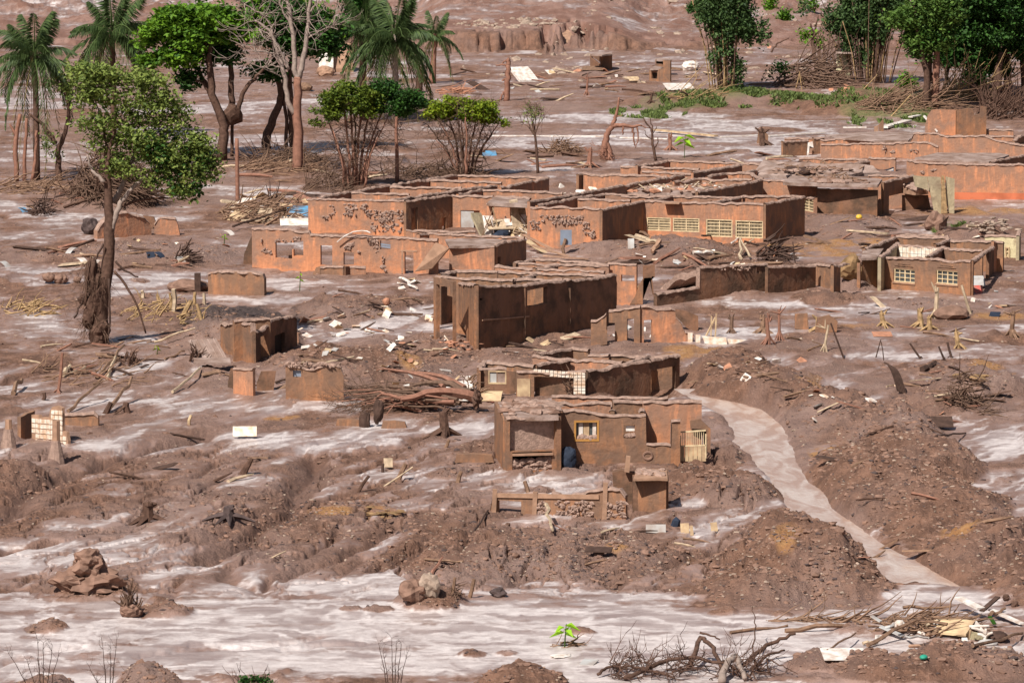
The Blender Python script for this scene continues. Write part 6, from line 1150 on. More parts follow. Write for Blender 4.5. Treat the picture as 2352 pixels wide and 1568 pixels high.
for i, (cx, cy, w_, l_, rot, tl, m_) in enumerate([(690, 880, .9, 2.0, .9, 1.0, 'w_gr'), (760, 860, .6, 1.6, .3, 1.1, 'white'), (900, 800, 1.6, 1.0, .2, .5, 'pwood'), (950, 870, .9, .9, .1, .9, 'cream'), (1040, 880, .7, 1.2, -.2, 1.2, 'white'), (1100, 880, .8, 1.8, 0, 1.35, 'white'), (1060, 720, .5, 1.9, .5, 1.3, 'pwood'), (1150, 850, .5, 2.6, .35, 1.2, 'pwood'), (1230, 980, .5, 2.2, .15, 1.3, 'pwood'), (1000, 780, .7, .5, .4, .7, 'white'), (840, 900, .5, 1.2, .7, 1.0, 'steel'), (1400, 1050, .35, 3.0, 1.0, .35, 'conc'), (1500, 1120, .3, 2.8, 1.0, .2, 'conc'), (1330, 1090, .5, 2.0, .8, .4, 'cream'), (1650, 1185, .3, 2.4, 1.3, .05, 'conc')]):
    b = g((1150, 960) if cx < 1240 else (cx, cy + 40)); c = up(b, (cx, cy)); a = MB(); R_ = np.array([[math.cos(rot), -math.sin(rot), 0], [math.sin(rot), math.cos(rot), 0], [0, 0, 1]]) @ np.array([[1, 0, 0], [0, math.cos(tl), -math.sin(tl)], [0, math.sin(tl), math.cos(tl)]])
    a.box(c, (w_, l_, .05), R_, .04); a.build('bent_sheet', m_, rt)
for i in range(34):
    b = g((rng.uniform(700, 1240), 960)); c = up(b, (rng.uniform(720, 1230), rng.uniform(760, 930))); d = rng.normal(0, 1, 3) * [.6, .3, .6]; a = MB(); a.beam(c - d * .5, c + d * .6, .07, .04); a.build('lath', ['pwood', 'white', 'cream', 'wood'][i % 4], rt)
a = MB(); a.blob(up(g((1150, 960)), (900, 910)), (.7, .5, .35), .2, 1); a.build('dark_bundle', 'navy', rt)
# heap left of the block (fr X/zoom of blue barrel)
FR['H'] = (600 * .8244, 520 * .8244, 300 * .8244 / 2352); fr('H')
for nm, lb, cat, px, w_, l_, m_, rot, tl in (('white_sheet', 'crumpled white sheet at the foot of the wooden pole', 'scrap', (640, 500), 1.5, 3.2, 'white', -.5, .5), ('cream_board', 'square cream board lying tilted in the debris heap', 'board', (540, 720), 1.6, 3.6, 'cream', -.4, .3), ('pink_board', 'pinkish square panel propped beside the blue sheet', 'board', (1520, 640), 1.3, 2.0, 'cream', -.3, 1.0), ('blue_tarp', 'bright blue plastic sheet sagging against the orange house', 'tarp', (1860, 650), 2.6, 2.6, 'blue', .1, .55), ('white_door', 'white door lying flat beside the low orange house', 'door', (1780, 840), 3.2, 2.2, 'white', .08, .35), ('pale_tent_sheet', 'pale pointed sheet draped over sticks in the debris heap', 'sheet', (1090, 740), 1.4, 2.0, 'pwood', .2, 1.0), ('grey_sheet', 'grey-brown flat sheet left of the cream board', 'sheet', (640, 570), 1.6, 2.0, 'slab', .3, .3)):
    sheet(nm, lb, cat, px, w_ * .6, l_ * .42, m_, rot, tl, lift=.3, curve=.12)
o = lump('blue_drum', 'small pale blue round container above the blue sheet', 'container', (1630, 520), (.17, .17, .17), 'blue', 2, .02, -.8); lump('white_pail', 'small white-green bucket in the debris heap', 'bucket', (1000, 545), (.35, .3, .22), 'white', 2, .04, -.2)
lay('long_pole', 'long dark pole slanting across the debris heap above the low orange house', 'pole', (380, 1000), (1640, 740), .07, 'dwood', .2, None, False, .1, .5); brush('debris_heap', 'tangle of sticks and splinters heaped left of the orange block', 900, 640, 950, 190, .9, 260, 'wood', 2.2, .05, (1, .1, .02), 'debris heap')
fr('H'); brush('grid_wreck', 'dark slatted crate wreck among the splinters', 1260, 520, 130, 40, 1.0, 26, 'dwood', 1.2, .05, (.2, 0, 1), 'wreck')
# left edge heaps
fr('D')
brush('brush_pile', 'big brown brush mound behind the leaning green tree', 245, 452, 95, 16, 3.0, 900, 'twig', 2.6, .045, (.4, 0, -.2)); brush('brush_pile', 'dark brush strip under the bare grey tree', 655, 372, 100, 6, 1.1, 320, 'twig', 2.0, .04); brush('brush_pile', 'reddish twig litter right of the wooden pole', 640, 388, 110, 10, .4, 220, 'wood', 2.0, .04, (1, 0, 0)); brush('brush_pile', 'brown twig mat at the foot of the thicket trees', 980, 402, 150, 12, .7, 420, 'twig', 1.8, .035)
brush('brush_pile', 'grey brush at the left corner of the roofless block', 745, 436, 55, 8, 1.3, 190, 'twig', 1.8, .03, (.6, 0, .3)); brush('brush_pile', 'stick litter on the flat at the far left edge', 60, 435, 110, 14, .35, 150, 'wood', 2.2, .05, (1, .2, 0)); brush('brush_pile', 'low brush clump behind the bare fuzzy shrub', 1292, 350, 40, 6, 1.0, 160, 'wood', 1.2, .04); brush('brush_pile', 'dark twig heap at the middle left', 95, 492, 30, 6, .8, 70, 'dwood', 1.4, .05)
brush('fallen_bamboo', 'fallen yellow bamboo poles fanned on the grassy bank below the tall bamboo', 1585, 226, 85, 12, .4, 90, 'straw', 5, .035, (.8, .75, -.02), 'bamboo'); brush('fallen_bamboo', 'tangle of fallen bamboo between the two bamboo clumps', 1850, 196, 80, 12, 2.2, 170, 'twig', 5, .06, (.8, .1, -.1), 'bamboo')
brush('fallen_bamboo', 'reddish fallen stems spread on the bank right of the wide bamboo', 2050, 248, 95, 16, .6, 210, 'wood', 5, .045, (.9, .3, .02), 'bamboo'); brush('fallen_bamboo', 'leaning pale canes under the dense dark trees', 2215, 228, 70, 10, .5, 90, 'straw', 4.5, .05, (.3, .1, .9), 'bamboo'); brush('brush_pile', 'dark tangled undergrowth at the right edge below the corner tree', 2300, 265, 60, 12, 1.4, 220, 'bark', 3, .06, (.2, .1, .4)); brush('fallen_bamboo', 'thin standing broken canes behind the wide bamboo', 1925, 168, 60, 8, .4, 60, 'twig', 6, .05, (.1, .1, 1), 'bamboo')
for a_, b_, u1, lb in (((2048, 268), (2092, 218), 2.2, 'long pale cane slanting upright over the reddish stems'), ((1852, 205), (1925, 212), .3, 'pale cane lying right of the tripod of sticks'), ((1985, 205), (2015, 172), 2.5, 'yellow cane leaning against the wide bamboo')): stand('bamboo_cane', lb, 'cane', a_, (b_[0], b_[1]), .06, 'straw')
for a_, t_ in (((1828, 205), (1837, 166)), ((1850, 203), (1836, 168)), ((1842, 208), (1836, 165))): stand('bamboo_cane', 'cane of the small pale tripod of sticks on the bank', 'cane', a_, t_, .05, 'straw', group='canes leaning together as a tripod')
fr('X1'); brush('banana_stalks', 'heap of broken yellow banana stalks right of the big tree trunk', 1500, 1330, 420, 100, .35, 90, 'straw', 1.0, .05, (.5, .1, .2), 'stalks'); brush('banana_stalks', 'pale broken stalks lying at the left edge', 250, 1290, 260, 60, .3, 80, 'straw', 1.0, .05, (.8, 0, .05), 'stalks')
for i, (a_, t_, r_, lb) in enumerate([((1580, 1300), (1580, 1095), .14, 'tallest upright yellow banana stem in the stalk heap'), ((1555, 1300), (1545, 1130), .08, 'split thin stem left of the tallest banana stem'), ((1650, 1370), (1740, 1200), .13, 'thick yellow stem leaning right in the stalk heap'), ((1860, 1240), (1855, 1130), .09, 'short upright stem at the right end of the stalk heap'), ((1770, 1240), (1775, 1125), .09, 'upright stem near the brown wall block'), ((1450, 1230), (1430, 1140), .08, 'pale broken stem over the shiny silt gap'), ((1300, 1180), (1290, 1110), .1, 'stem stub at the left of the stalk heap'), ((1830, 1370), (1790, 1230), .09, 'dark-sided stem slanting beside the leaning thick stem')]): stand('banana_stalk', lb, 'stem', a_, t_, r_, 'straw' if i % 3 else 'pwood')
stand('wooden_post', 'short dark square post beside the brown wall block', 'post', (1800, 1120), (1797, 950), .15, 'dwood', sq=True); lump('mud_clod', 'rounded mud hump at the foot of the dark square post', 'mud hump', (1720, 1110), (.8, 1.0, .35), 'clod')
lump('mud_clod', 'large upturned dark clod on pale silt at left', 'mud clod', (545, 1050), (.75, .8, .55), 'clod', n=3); lump('green_bush_clump', 'dark mossy clump left of the rounded orange wall chunk', 'clump', (830, 600), (.5, .5, .6), 'dsoil')
for x_, y_, m_, lb in ((1640, 850, 'greyd', 'pale blue-grey scrap heap below the small chunk'), (1370, 810, 'navy', 'small dark blue scrap on the mud, left one'), (1450, 805, 'navy', 'small dark blue scrap on the mud, right one'), (210, 395, 'blue', 'tiny blue container on the silt at far left'), (650, 770, 'greyd', 'whitish scrap by the gully at left'), (45, 895, 'greyd', 'grey crumpled scrap at the left edge'), (750, 860, 'white', 'small white lump left of the big tree'), (2090, 605, 'white', 'flat white sheet on the mud left of the low orange house')): sheet('scrap', lb, 'scrap', (x_, y_), .42, .55, m_, rng.uniform(-1, 1), .5, lift=.12, curve=.08)
# wreck by the small chunk
brush('wreckage', 'splintered dark wreckage below the small orange chunk', 1670, 850, 90, 30, .8, 40, 'dwood', .9, .06, (1, 0, .2), 'wreckage')
# fallen tree
FR['T'] = (950 * .8244, 1000 * .8244, 450 * .8244 / 2352); fr('T')
b0 = g((1700, 800)); o = thing('fallen_tree', 'uprooted tree lying with branches fanned left beside the white-tiled house', 'fallen tree', b0)
for a_, z0, b_, z1, r0, r1 in [((2000, 750), .5, (900, 800), .6, .26, .1), ((1900, 740), .7, (1000, 660), .9, .2, .06), ((1800, 720), .8, (700, 560), 1.0, .14, .04), ((1500, 720), .9, (500, 480), 1.1, .12, .03)] + [((rng.uniform(900, 1800), rng.uniform(680, 820)), rng.uniform(.1, .6), (rng.uniform(-50, 700), rng.uniform(480, 830)), rng.uniform(.05, .5), rng.uniform(.04, .1), .015) for _ in range(46)]:
    A = g(a_) + [0, 0, z0]; B = g(b_) + [0, 0, z1]; t = np.linspace(0, 1, 7)[:, None]; P = A + (B - A) * t; P[1:] += np.cumsum(rng.normal(0, .06, (6, 3)), 0); P[:, 2] += .25 * np.sin(t[:, 0] * 3.1); mb = MB(); mb.tube(P, np.linspace(r0, r1, 7), 6); mb.build('trunk' if r0 > .22 else 'branch', 'rbark' if rng.random() < .55 else 'twig', o)
st = [g((rng.uniform(-50, 900), rng.uniform(500, 820))) + [0, 0, rng.uniform(.05, .4)] for _ in range(60)]; twigs(o, st, 'twig', 3, 1.1, .016, 'twigs', (-1, 0, -.05), .3, 2); mb = MB(); mb.blob(g((1980, 780)) + [0, 0, .55], (.25, .3, .34), .3, 2); mb.build('root_plate', 'bark', o)
fr('T'); brush('splinters', 'splintered planks stacked against the left corner of the white-tiled house', 1890, 560, 70, 60, 1.2, 50, 'wood', .8, .05, (.6, .2, .5), 'splinters')
for x_, y_, w_, l_, m_, lb in ((1700, 580, 1.3, 1.6, 'white', 'crumpled white sheet beside the fallen tree'), (2090, 590, 1.5, .8, 'cream', 'cream cushion-like slab before the white-tiled house'), (2190, 640, .3, .4, 'redp', 'small pink-red scrap near the silt-topped block'), (2220, 600, .4, .3, 'blue', 'small blue-green scrap near the silt-topped block'), (1850, 580, .5, 1.2, 'white', 'thin white splinter beside the crumpled sheet')): sheet('scrap', lb, 'scrap', (x_, y_), w_, l_, m_, rng.uniform(-.5, .5), .4, lift=.2, curve=.1)
fr('Y4'); sheet('yellow_scrap', 'yellow crumpled plastic inside the white-tiled house doorway', 'scrap', (1040, 640), .5, .5, 'yel', 0, .5, lift=.25, curve=.2); fr('Z5'); lump('yellow_can', 'bright yellow container on the mud before the balcony', 'container', (455, 1410), (.2, .18, .16), 'yel', 2, .04, .3)
brush('root_clump', 'dark hanging root clump in the white-tiled house doorway', 0, 0, 1, 1, 0, 1) if False else None
# foreground centre
fr('Y5')
for a_, t_, r_, lb in (((0, 960), (280, 420), .05, 'long dark cable-like branch running down from the low wall'), ): lay('long_branch', lb, 'branch', a_, (215, 640), r_, 'dwood', .05)
stand('wooden_stake', 'short leaning stake left of the low foreground wall', 'stake', (620, 445), (585, 325), .09, 'wood'); fr('U'); stand('wooden_stake', 'small leaning stake above the mud hump in the pale silt', 'stake', (2110, 860), (2140, 760), .09, 'wood')
for a_, t_, r_, m_, lb in (((160, 800), (235, 640), .1, 'bark', 'slanted dark stump on the left foreground mud'), ((1200, 960), (1300, 800), .07, 'bark', 'leaning branch with crooked top on the pale silt'), ((1450, 930), (1700, 720), .04, 'pwood', 'pale thin lath leaning over the silt'), ((1570, 860), (1635, 690), .1, 'wood', 'dark slanting plank behind the pale lath'), ((1425, 770), (1430, 690), .06, 'dwood', 'small dark post with pale frame'), ((2000, 550), (2030, 470), .07, 'wood', 'small stake below the upright broken trunk')): stand('snag', lb, 'snag', a_, t_, r_, m_)
stump('upright broken trunk stump between the fallen tree and the nearest house', (1990, 440), 1.3, .28, 'bark'); lump('dark_root_clump', 'black root clump on the low masonry footing', 'root clump', (1350, 360), (.4, .4, .95), 'dwood', n=3); sheet('white_board_piece', 'white square tile panel lying on its edge in pale silt', 'panel', (170, 470), .95, .4, 'tile', .05, 1.1, lift=.3); sheet('square_hoop', 'pale square frame piece on its edge by the small dark post', 'frame', (1475, 740), .34, .34, 'pwood', .1, 1.2, lift=.25)
fr('W1')
for a_, t_, r_, m_, lb, ro in (((530, 510), (568, 140), .07, 'rbark', 'thin upright dead stem with flared mud base at left', 6), ((395, 575), (400, 500), .09, 'bark', 'short dark stub right of the flared dead stem', 0), ((960, 700), (1010, 590), .12, 'bark', 'dark leaning stub, left leg of the trestle of logs', 0), ((1160, 690), (1150, 590), .15, 'bark', 'stout stub, right leg of the trestle of logs', 2), ((1720, 800), (1740, 705), .07, 'cream', 'small pale upright peg in the silt', 0), ((2200, 1250), (2290, 1100), .1, 'bark', 'slanting dark stub at the edge of the gully', 0)): stand('snag', lb, 'snag', a_, t_, r_, m_, roots=ro)
for a_, b_, r_, m_, u0, u1, lb in (((620, 690), (905, 585), .08, 'wood', .05, .7, 'long log leaning right beside the white-tiled wall'), ((985, 695), (1200, 565), .1, 'wood', .05, .9, 'log resting on the two stubs like a trestle'), ((1570, 520), (1825, 320), .07, 'pwood', .05, .15, 'straight pale pole lying on the mud at left'), ((880, 390), (1130, 180), .09, 'wood', .05, .5, 'leaning branch of the broken A-shaped snag'), ((980, 400), (1060, 250), .08, 'pwood', .05, .4, 'second leg of the broken A-shaped snag'), ((120, 530), (200, 460), .12, 'wood', .05, .3, 'short thick log at the left edge'), ((580, 375), (780, 300), .06, 'pwood', .05, .1, 'thin log beyond the flared dead stem'), ((590, 340), (640, 300), .1, 'pwood', .05, .2, 'short light log beyond the flared dead stem'), ((1410, 70), (1780, 0), .06, 'pwood', .1, .3, 'long thin pole pointing at the hut corner'), ((1500, 210), (1680, 160), .06, 'wood', .05, .1, 'short pole below the long thin pole')): lay('log' if r_ > .075 else 'pole', lb, 'log' if r_ > .075 else 'pole', a_, b_, r_, m_, .04, None, False, u0, u1)
brush('root_snag', 'broken rooty stump of the A-shaped snag', 1190, 250, 70, 20, .7, 30, 'bark', .6, .06, (.1, 0, 1), 'snag'); sheet('dark_slab', 'grey slab with dark underside left of the tiny orange box', 'slab', (1930, 260), 1.6, .9, 'slab', .1, .12, lift=.25, th=.08); sheet('striped_sheet', 'pinkish ribbed sheet leaning against mud by the hut corner', 'sheet', (1890, 190), 1.4, 1.4, 'slab', .5, .6, lift=.35, ribs=5)
brush('twig_snag', 'bunch of sticks beside the pinkish ribbed sheet', 1780, 220, 60, 20, .5, 26, 'bark', .7, .04, (.3, 0, .8), 'snag'); brush('stick_litter', 'loose sticks on the slope above the pale silt at left', 800, 330, 600, 130, .1, 70, 'wood', 1.4, .04, (1, .4, 0), 'sticks')
fr('V1'); b = g((780, 690)); mb = MB()
for dx, dz, s_ in ((0, .05, (.75, .9, .34)), (.05, .5, (.5, .5, .5)), (-.5, .1, (.5, .6, .3)), (.6, .1, (.45, .6, .35)), (.1, .85, (.4, .4, .26))): mb.blob(b + [dx, 0, dz], s_, .26, 2)
tag(mb.build('mud_block', 'clod'), 'tall blocky mud clod standing on the lower left mud', 'mud clod')
brush('twig_hut', 'small tent-like tangle of mud and sticks on the lower left silt', 1190, 960, 90, 10, .9, 50, 'twig', .7, .05, (0, 0, 1), 'snag'); lump('mud_clod', 'small gravelly hump in the lower left silt', 'mud hump', (1190, 960), (.4, .4, .25), 'clod', jit=.12)
fr('V2'); lump('white_boulder', 'white crusted boulder on the little silt island', 'boulder', (1590, 780), (.34, .34, .42), 'rock', 2, .2, .3); lump('dark_rock', 'brown rock slab leaning beside the white boulder', 'boulder', (1440, 790), (.6, .5, .36), 'clod', 2, .16, .4)
for a_, t_, r_, lb in (((1800, 760), (1822, 605), .06, 'left upright stick on the silt island'), ((1955, 795), (1995, 620), .07, 'right upright stick on the silt island')): stand('stick', lb, 'stick', a_, t_, r_, 'wood')
brush('twig_snag', 'fine roots at the foot of the left island stick', 1830, 790, 50, 12, .3, 30, 'twig', .5, .02); lump('grey_rock', 'small grey rock on the silt right of the island', 'rock', (2215, 785), (.3, .25, .16), 'dsoil'); lay('stick', 'thin branch lying on the mud above the island', 'stick', (1550, 490), (1900, 475), .05, 'wood'); lay('stick', 'short reddish stick pointing at the white boulder', 'stick', (1610, 600), (1710, 510), .06, 'rbark', up1=.2)
fr('V3'); lay('curved_bark', 'curved pale bark strip below the low foreground wall', 'bark', (330, 100), (390, 240), .07, 'pwood', .1, None, False, .5, .1); stand('black_cone', 'small black pointed scrap above the broken tiles', 'scrap', (1505, 140), (1512, 55), .16, 'navy', r1=.02)
for i, (x_, y_, w_, l_, m_) in enumerate([(1330, 210, .7, .3, 'greyd'), (1580, 205, .2, .32, 'cream'), (1610, 210, .18, .36, 'cream'), (1655, 240, .12, .34, 'cream'), (1860, 190, .26, .3, 'cream')]): sheet('tile_fragment', ['pale green tile fragment standing in silt near the tank', 'first of two cream tile shards right of the black scrap', 'second cream tile shard, beside the first', 'narrow cream tile shard standing alone', 'square cream tile shard nearest the big mud pile'][i], 'tile', (x_, y_), w_, l_, m_, 0.1 * i, 1.2, lift=.1)
sheet('dark_plate', 'thin dark plate wedged in the foreground crack', 'plate', (810, 415), .9, .5, 'dwood', -.2, .2, lift=.15); sheet('small_card', 'small blue-edged card lying on the foreground silt', 'card', (720, 1395), .45, .6, 'greyd', -.3, .1, lift=.05); lump('white_foam', 'small white foam piece on the foreground silt', 'scrap', (465, 1335), (.25, .35, .04), 'white')
brush('stick_litter', 'low ring of sticks round the lime-green seedling', 490, 1235, 130, 18, .15, 26, 'wood', .8, .03, (1, .1, 0), 'sticks')
# foreground branches
fr('V3'); b0 = g((1700, 1500)); o = thing('fallen_branches', 'tangle of mud-coated fallen branches along the bottom edge', 'branches', b0)
for P_, z_, r0, r1 in [([(800, 1530), (900, 1500), (1200, 1500), (1500, 1560)], (.1, .3, .25, .1), .08, .05), ([(1050, 1560), (1400, 1470), (1700, 1460), (2000, 1500), (2200, 1560)], (.1, .4, .5, .4, .1), .12, .06), ([(1640, 1470), (1740, 1370), (1850, 1420), (1930, 1500)], (.2, .9, .7, .2), .13, .09), ([(1730, 1340), (1910, 1350)], (.8, .6), .06, .04), ([(1650, 1440), (1500, 1390)], (.3, .3), .05, .02), ([(2100, 1490), (2352, 1370), (2600, 1320)], (.2, .6, .9), .12, .08), ([(2200, 1500), (2352, 1440), (2500, 1400)], (.2, .5, .5), .09, .05), ([(1930, 1590), (1980, 1510), (2060, 1470), (2140, 1560)], (.1, .5, .6, .1), .2, .12), ([(2215, 1480), (2230, 1300), (2210, 1210)], (.1, 1.0, 1.5), .045, .02), ([(2352, 1440), (2500, 1480), (2620, 1530)], (.3, .2, .1), .04, .02), ([(2340, 1430), (2360, 1520)], (.3, .1), .05, .03)]:
    Q = np.array([g(p) + [0, 0, z] for p, z in zip(P_, z_)]); t = np.linspace(0, len(Q) - 1, len(Q) * 4); Q = np.stack([np.interp(t, range(len(Q)), Q[:, i]) for i in range(3)], 1); Q[1:-1] += rng.normal(0, .025, (len(Q) - 2, 3)); mb = MB(); Q[:, 2] = Q[:, 2] * .75 + .25 * Q[:, 2].min(); mb.tube(Q, np.linspace(r0, r1, len(Q)) * .62, 7); mb.build('branch', 'bark' if r0 < .15 else 'pbark', o, smooth=True)
st = [g((rng.uniform(900, 2300), rng.uniform(1450, 1560))) + [0, 0, rng.uniform(.05, .4)] for _ in range(60)]; twigs(o, st, 'bark', 3, .9, .02, 'twigs', (.5, 0, .1), .6, 3)
fr('V3')
# foreground right wreck
FR['F'] = (2400 * .8244, 1650 * .8244, 453 * .8244 / 2352); fr('F')
for i, (a_, b_, r_, m_, u0, u1, lb) in enumerate([((90, 820), (1010, 540), .07, 'wood', .05, .5, 'long slanting pole across the foreground wreck'), ((700, 825), (1450, 800), .06, 'conc', .05, .05, 'straight grey pipe lying below the white cabinet'), ((1610, 825), (2330, 640), .06, 'wood', .05, .05, 'long thin pole running to the right edge'), ((1400, 280), (1730, 400), .14, 'white', .4, .3, 'double white lath at the back of the wreck'), ((1870, 375), (2330, 510), .1, 'white', .2, .05, 'white lath sloping to the right edge'), ((1740, 410), (1970, 315), .09, 'dwood', .25, .5, 'dark crossing stick over the white laths'), ((1850, 440), (2080, 375), .07, 'wood', .15, .3, 'brown stick crossing the right lath'), ((140, 565), (280, 600), .08, 'greyd', .4, .3, 'pale lath end at the left of the wreck'), ((280, 630), (600, 700), .09, 'greyd', .2, .1, 'grey lath lying in the middle left of the wreck'), ((20, 775), (240, 775), .06, 'pwood', .05, .05, 'pale stick at the lower left of the wreck'), ((340, 620), (580, 570), .06, 'greyd', .2, .3, 'light rail under the white bird'), ((510, 630), (720, 580), .06, 'wood', .2, .2, 'short bent stick right of the white bird'), ((640, 705), (970, 725), .05, 'greyd', .1, .1, 'thin grey lath below the long slanting pole'), ((930, 710), (1150, 660), .06, 'wood', .1, .2, 'short brown stick below the white cloth'), ((820, 660), (920, 705), .06, 'white', .1, .1, 'short white peg below the white cloth'), ((930, 570), (1240, 610), .08, 'wood', .3, .3, 'dark plank under the white cloth'), ((600, 420), (1300, 400), .06, 'wood', .4, .4, 'long brown stick behind the white bird'), ((210, 700), (330, 660), .05, 'white', .05, .05, 'tiny white rail by the striped crate'), ((940, 600), (1200, 540), .05, 'pwood', .2, .3, 'thin light stick crossing under the cloth')]): lay('pole' if r_ < .07 else 'lath', lb, 'pole' if r_ < .07 else 'lath', a_, b_, r_, m_, .04, None, r_ >= .08, u0, u1)
for k in range(4): stand('crate_slat', 'white slat of the little striped crate in the foreground wreck', 'slat', (215 + k * 20, 700), (215 + k * 20, 610), .03, 'white', group='slats of the striped crate', sq=True)
b = g((1560, 690)); o = thing('white_cabinet', 'overturned white cabinet with open drawer front in the foreground wreck', 'cabinet', b)
def Q4(pts, m, nm, th=.05):
    P = np.array([up(b, p[:2], p[2]) for p in pts]); n = np.cross(P[1] - P[0], P[2] - P[0]); n = n / np.linalg.norm(n) * th; mb = MB(); mb.add(np.concatenate([P, P + n]), [(0, 1, 2, 3), (7, 6, 5, 4), (0, 4, 5, 1), (1, 5, 6, 2), (2, 6, 7, 3), (3, 7, 4, 0)]); mb.build(nm, m, o)
Q4([(1320, 410, 1.4), (1320, 490, 1.4), (1560, 680, 0), (1590, 540, 0)], 'cream', 'side_panel'); Q4([(1330, 405, 1.4), (1660, 400, 1.6), (1730, 480, 1.1), (1500, 480, 1.0)], 'white', 'inner_panel'); Q4([(1590, 560, .02), (1800, 600, .4), (1880, 660, .4), (1570, 690, .02)], 'w_ye', 'front_panel'); Q4([(1500, 465, .9), (1840, 478, .9), (1840, 492, .9), (1500, 488, .9)], 'white', 'rail'); Q4([(1450, 650, -.2), (1530, 650, -.2), (1550, 770, -.4), (1465, 778, -.4)], 'white', 'drawer')
fr('F'); b = g((1800, 760)); o = thing('white_chair', 'overturned white chair frame with curved legs at the right of the wreck', 'chair', b)
for P_ in ([(1780, 700), (1790, 620), (1900, 575)], [(1785, 640), (1740, 605), (1680, 600)], [(1800, 610), (1800, 520)], [(1800, 600), (1720, 500)], [(1590, 500), (1810, 570)], [(1770, 760), (1785, 700)], [(1560, 490), (1850, 480)]): limb(o, b, P_, .05, .04, 'white', .1, 'leg', 0, 5)
mb = MB(); mb.blob(up(b, (1820, 730)), (.35, .3, .12), .05, 1); mb.build('seat', 'greyd', o)
sheet('green_card', 'green leaf-like card right of the white cabinet', 'card', (1890, 520), .14, .34, 'l_br', .5, .6, lift=.25); sheet('cream_board', 'tilted cream board left of the white drawer', 'board', (1340, 620), 1.1, .8, 'cream', -.5, .4, lift=.3, th=.08); lump('dark_box', 'dark box at the right end of the wreck', 'box', (1970, 710), (.35, .3, .18), 'dwood', 1, .05); lump('green_container', 'teal plastic container on the silt below the wreck', 'container', (900, 985), (.15, .12, .08), 'grn', 2, .03, .1)
b = g((1080, 590)); mb = MB(); v = [up(b, p[:2], p[2]) for p in ((950, 560, 0), (1000, 500, .1), (1060, 450, .2), (1085, 380, .3), (1150, 430, .3), (1200, 470, .2), (1230, 570, 0), (1120, 520, -.35), (1020, 545, -.1))]
mb.add(np.array(v), [(0, 1, 7, 8), (1, 2, 7, 7), (2, 3, 4, 7), (4, 5, 7, 7), (5, 6, 7, 7)]); mb.add(np.array(v) + [0, .5, -.1], [(0, 1, 7, 8), (1, 2, 7, 7), (2, 3, 4, 7), (4, 5, 7, 7), (5, 6, 7, 7)]); tag(mb.build('white_cloth', 'white'), 'white crumpled cloth peaked over planks left of the cabinet', 'cloth')
b = g((575, 600)); o = thing('white_bird', 'white egret-like bird perched on a light rail in the wreck', 'bird', b); P = np.array([up(b, p) for p in ((480, 528), (500, 505), (535, 480), (565, 460), (590, 440), (600, 470))]); mb = MB(); mb.tube(P, [.02, .1, .17, .18, .1, .05], 8); c = up(b, (596, 448)); mb.blob(c, (.08, .07, .07), .02, 1); mb.build('body', 'white', o, smooth=True)
mb = MB(); mb.tube([c, c + [.16, -.02, -.03]], [.02, .005], 4); mb.build('beak', 'yel', o); 
for dx in (570, 582): mb = MB(); mb.tube([up(b, (dx, 525)), up(b, (dx + 2, 595))], .012, 4); mb.build('leg', 'dwood', o)
brush('debris_heap', 'brown twiggy heap under the foreground wreck', 900, 520, 850, 150, .4, 230, 'wood', 1.1, .03, (1, .1, .02), 'debris heap'); fr('V4'); lay('log', 'thick log lying left of the foreground wreck', 'log', (180, 1120), (880, 1040), .09, 'wood', .06); lay('log', 'thin long log reaching the left of the near branches', 'log', (-320, 1130), (200, 1065), .06, 'wood', .05); sheet('white_board_piece', 'white board lying flat on foreground silt below the wreck', 'board', (710, 1335), 1.3, 1.2, 'white', .05, .1, lift=.08); brush('stick_litter', 'sticks and bark strung along the flow left of the wreck', 500, 1010, 500, 22, .15, 70, 'wood', 1.5, .035, (1, .05, 0), 'sticks'); lay('pole', 'forked stick propped over the dark clods at lower right', 'pole', (560, 1290), (820, 1185), .04, 'wood', .05, up1=.2)
lump('tree_clump', 'low rooty clump at the right edge above the near silt', 'clump', (2280, 870), (.4, .4, .4), 'bark', n=3)
# stumps across the right-hand flats
fr('D')
for x_, y_, h, r, m_, lb in ((1450, 420, 0, 0, '', ''), (1354, 385, 1.6, .24, 'rbark', 'tall broken stump with pale top behind the barred-window school'), (1752, 335, 1.4, .3, 'bark', 'forked stump near the leaning wall stub'), (1540, 345, 1.3, .2, 'rbark', 'small conical stump on silt near the dead sapling'), (2150, 732, 2.0, .16, 'pwood', 'tall pale splinter stump before the arched-window house'), (2115, 750, 1.1, .2, 'straw', 'pale split stump left of the tall splinter stump'), (2135, 757, .8, .18, 'straw', 'short pale stump between the splinter stumps'), (2028, 752, .8, .18, 'straw', 'ring of pale roots left of the split stump'), (2324, 775, 1.6, .16, 'wood', 'leaning brown snag near the right edge'), (1880, 760, .8, .2, 'straw', 'pale stump beside the masonry stubs'), (2200, 800, 1.0, .16, 'straw', 'hairy pale stump in the right flats'), (1765, 790, 1.6, .14, 'rbark', 'rooty stump on the left of the embankment crest'), (1790, 782, 1.9, .1, 'rbark', 'slender stump beside the rooty stump'), (1895, 808, 1.6, .09, 'pwood', 'thin pale stump on the embankment edge'), (1752, 765, 1.0, .2, 'wood', 'stump behind the rooty stump'), (1680, 765, 1.0, .14, 'twig', 'short twiggy stump right of the tiled wall'), (1348, 220, 1.9, .12, 'rbark', 'hanging red root on the far flat'), (1495, 238, 1.0, .15, 'bark', 'small stump by the far grass'), (340, 1200, .9, .3, 'bark', 'rooty clump on the left foreground mud'), (525, 1190, .5, .3, 'dsoil', 'dark mossy stump in the left foreground'), (2140, 520, .3, .3, 'wood', 'pinkish mud pillar before the grey-green wall')):
    if m_: stump(lb, (x_, y_), h, r, m_)
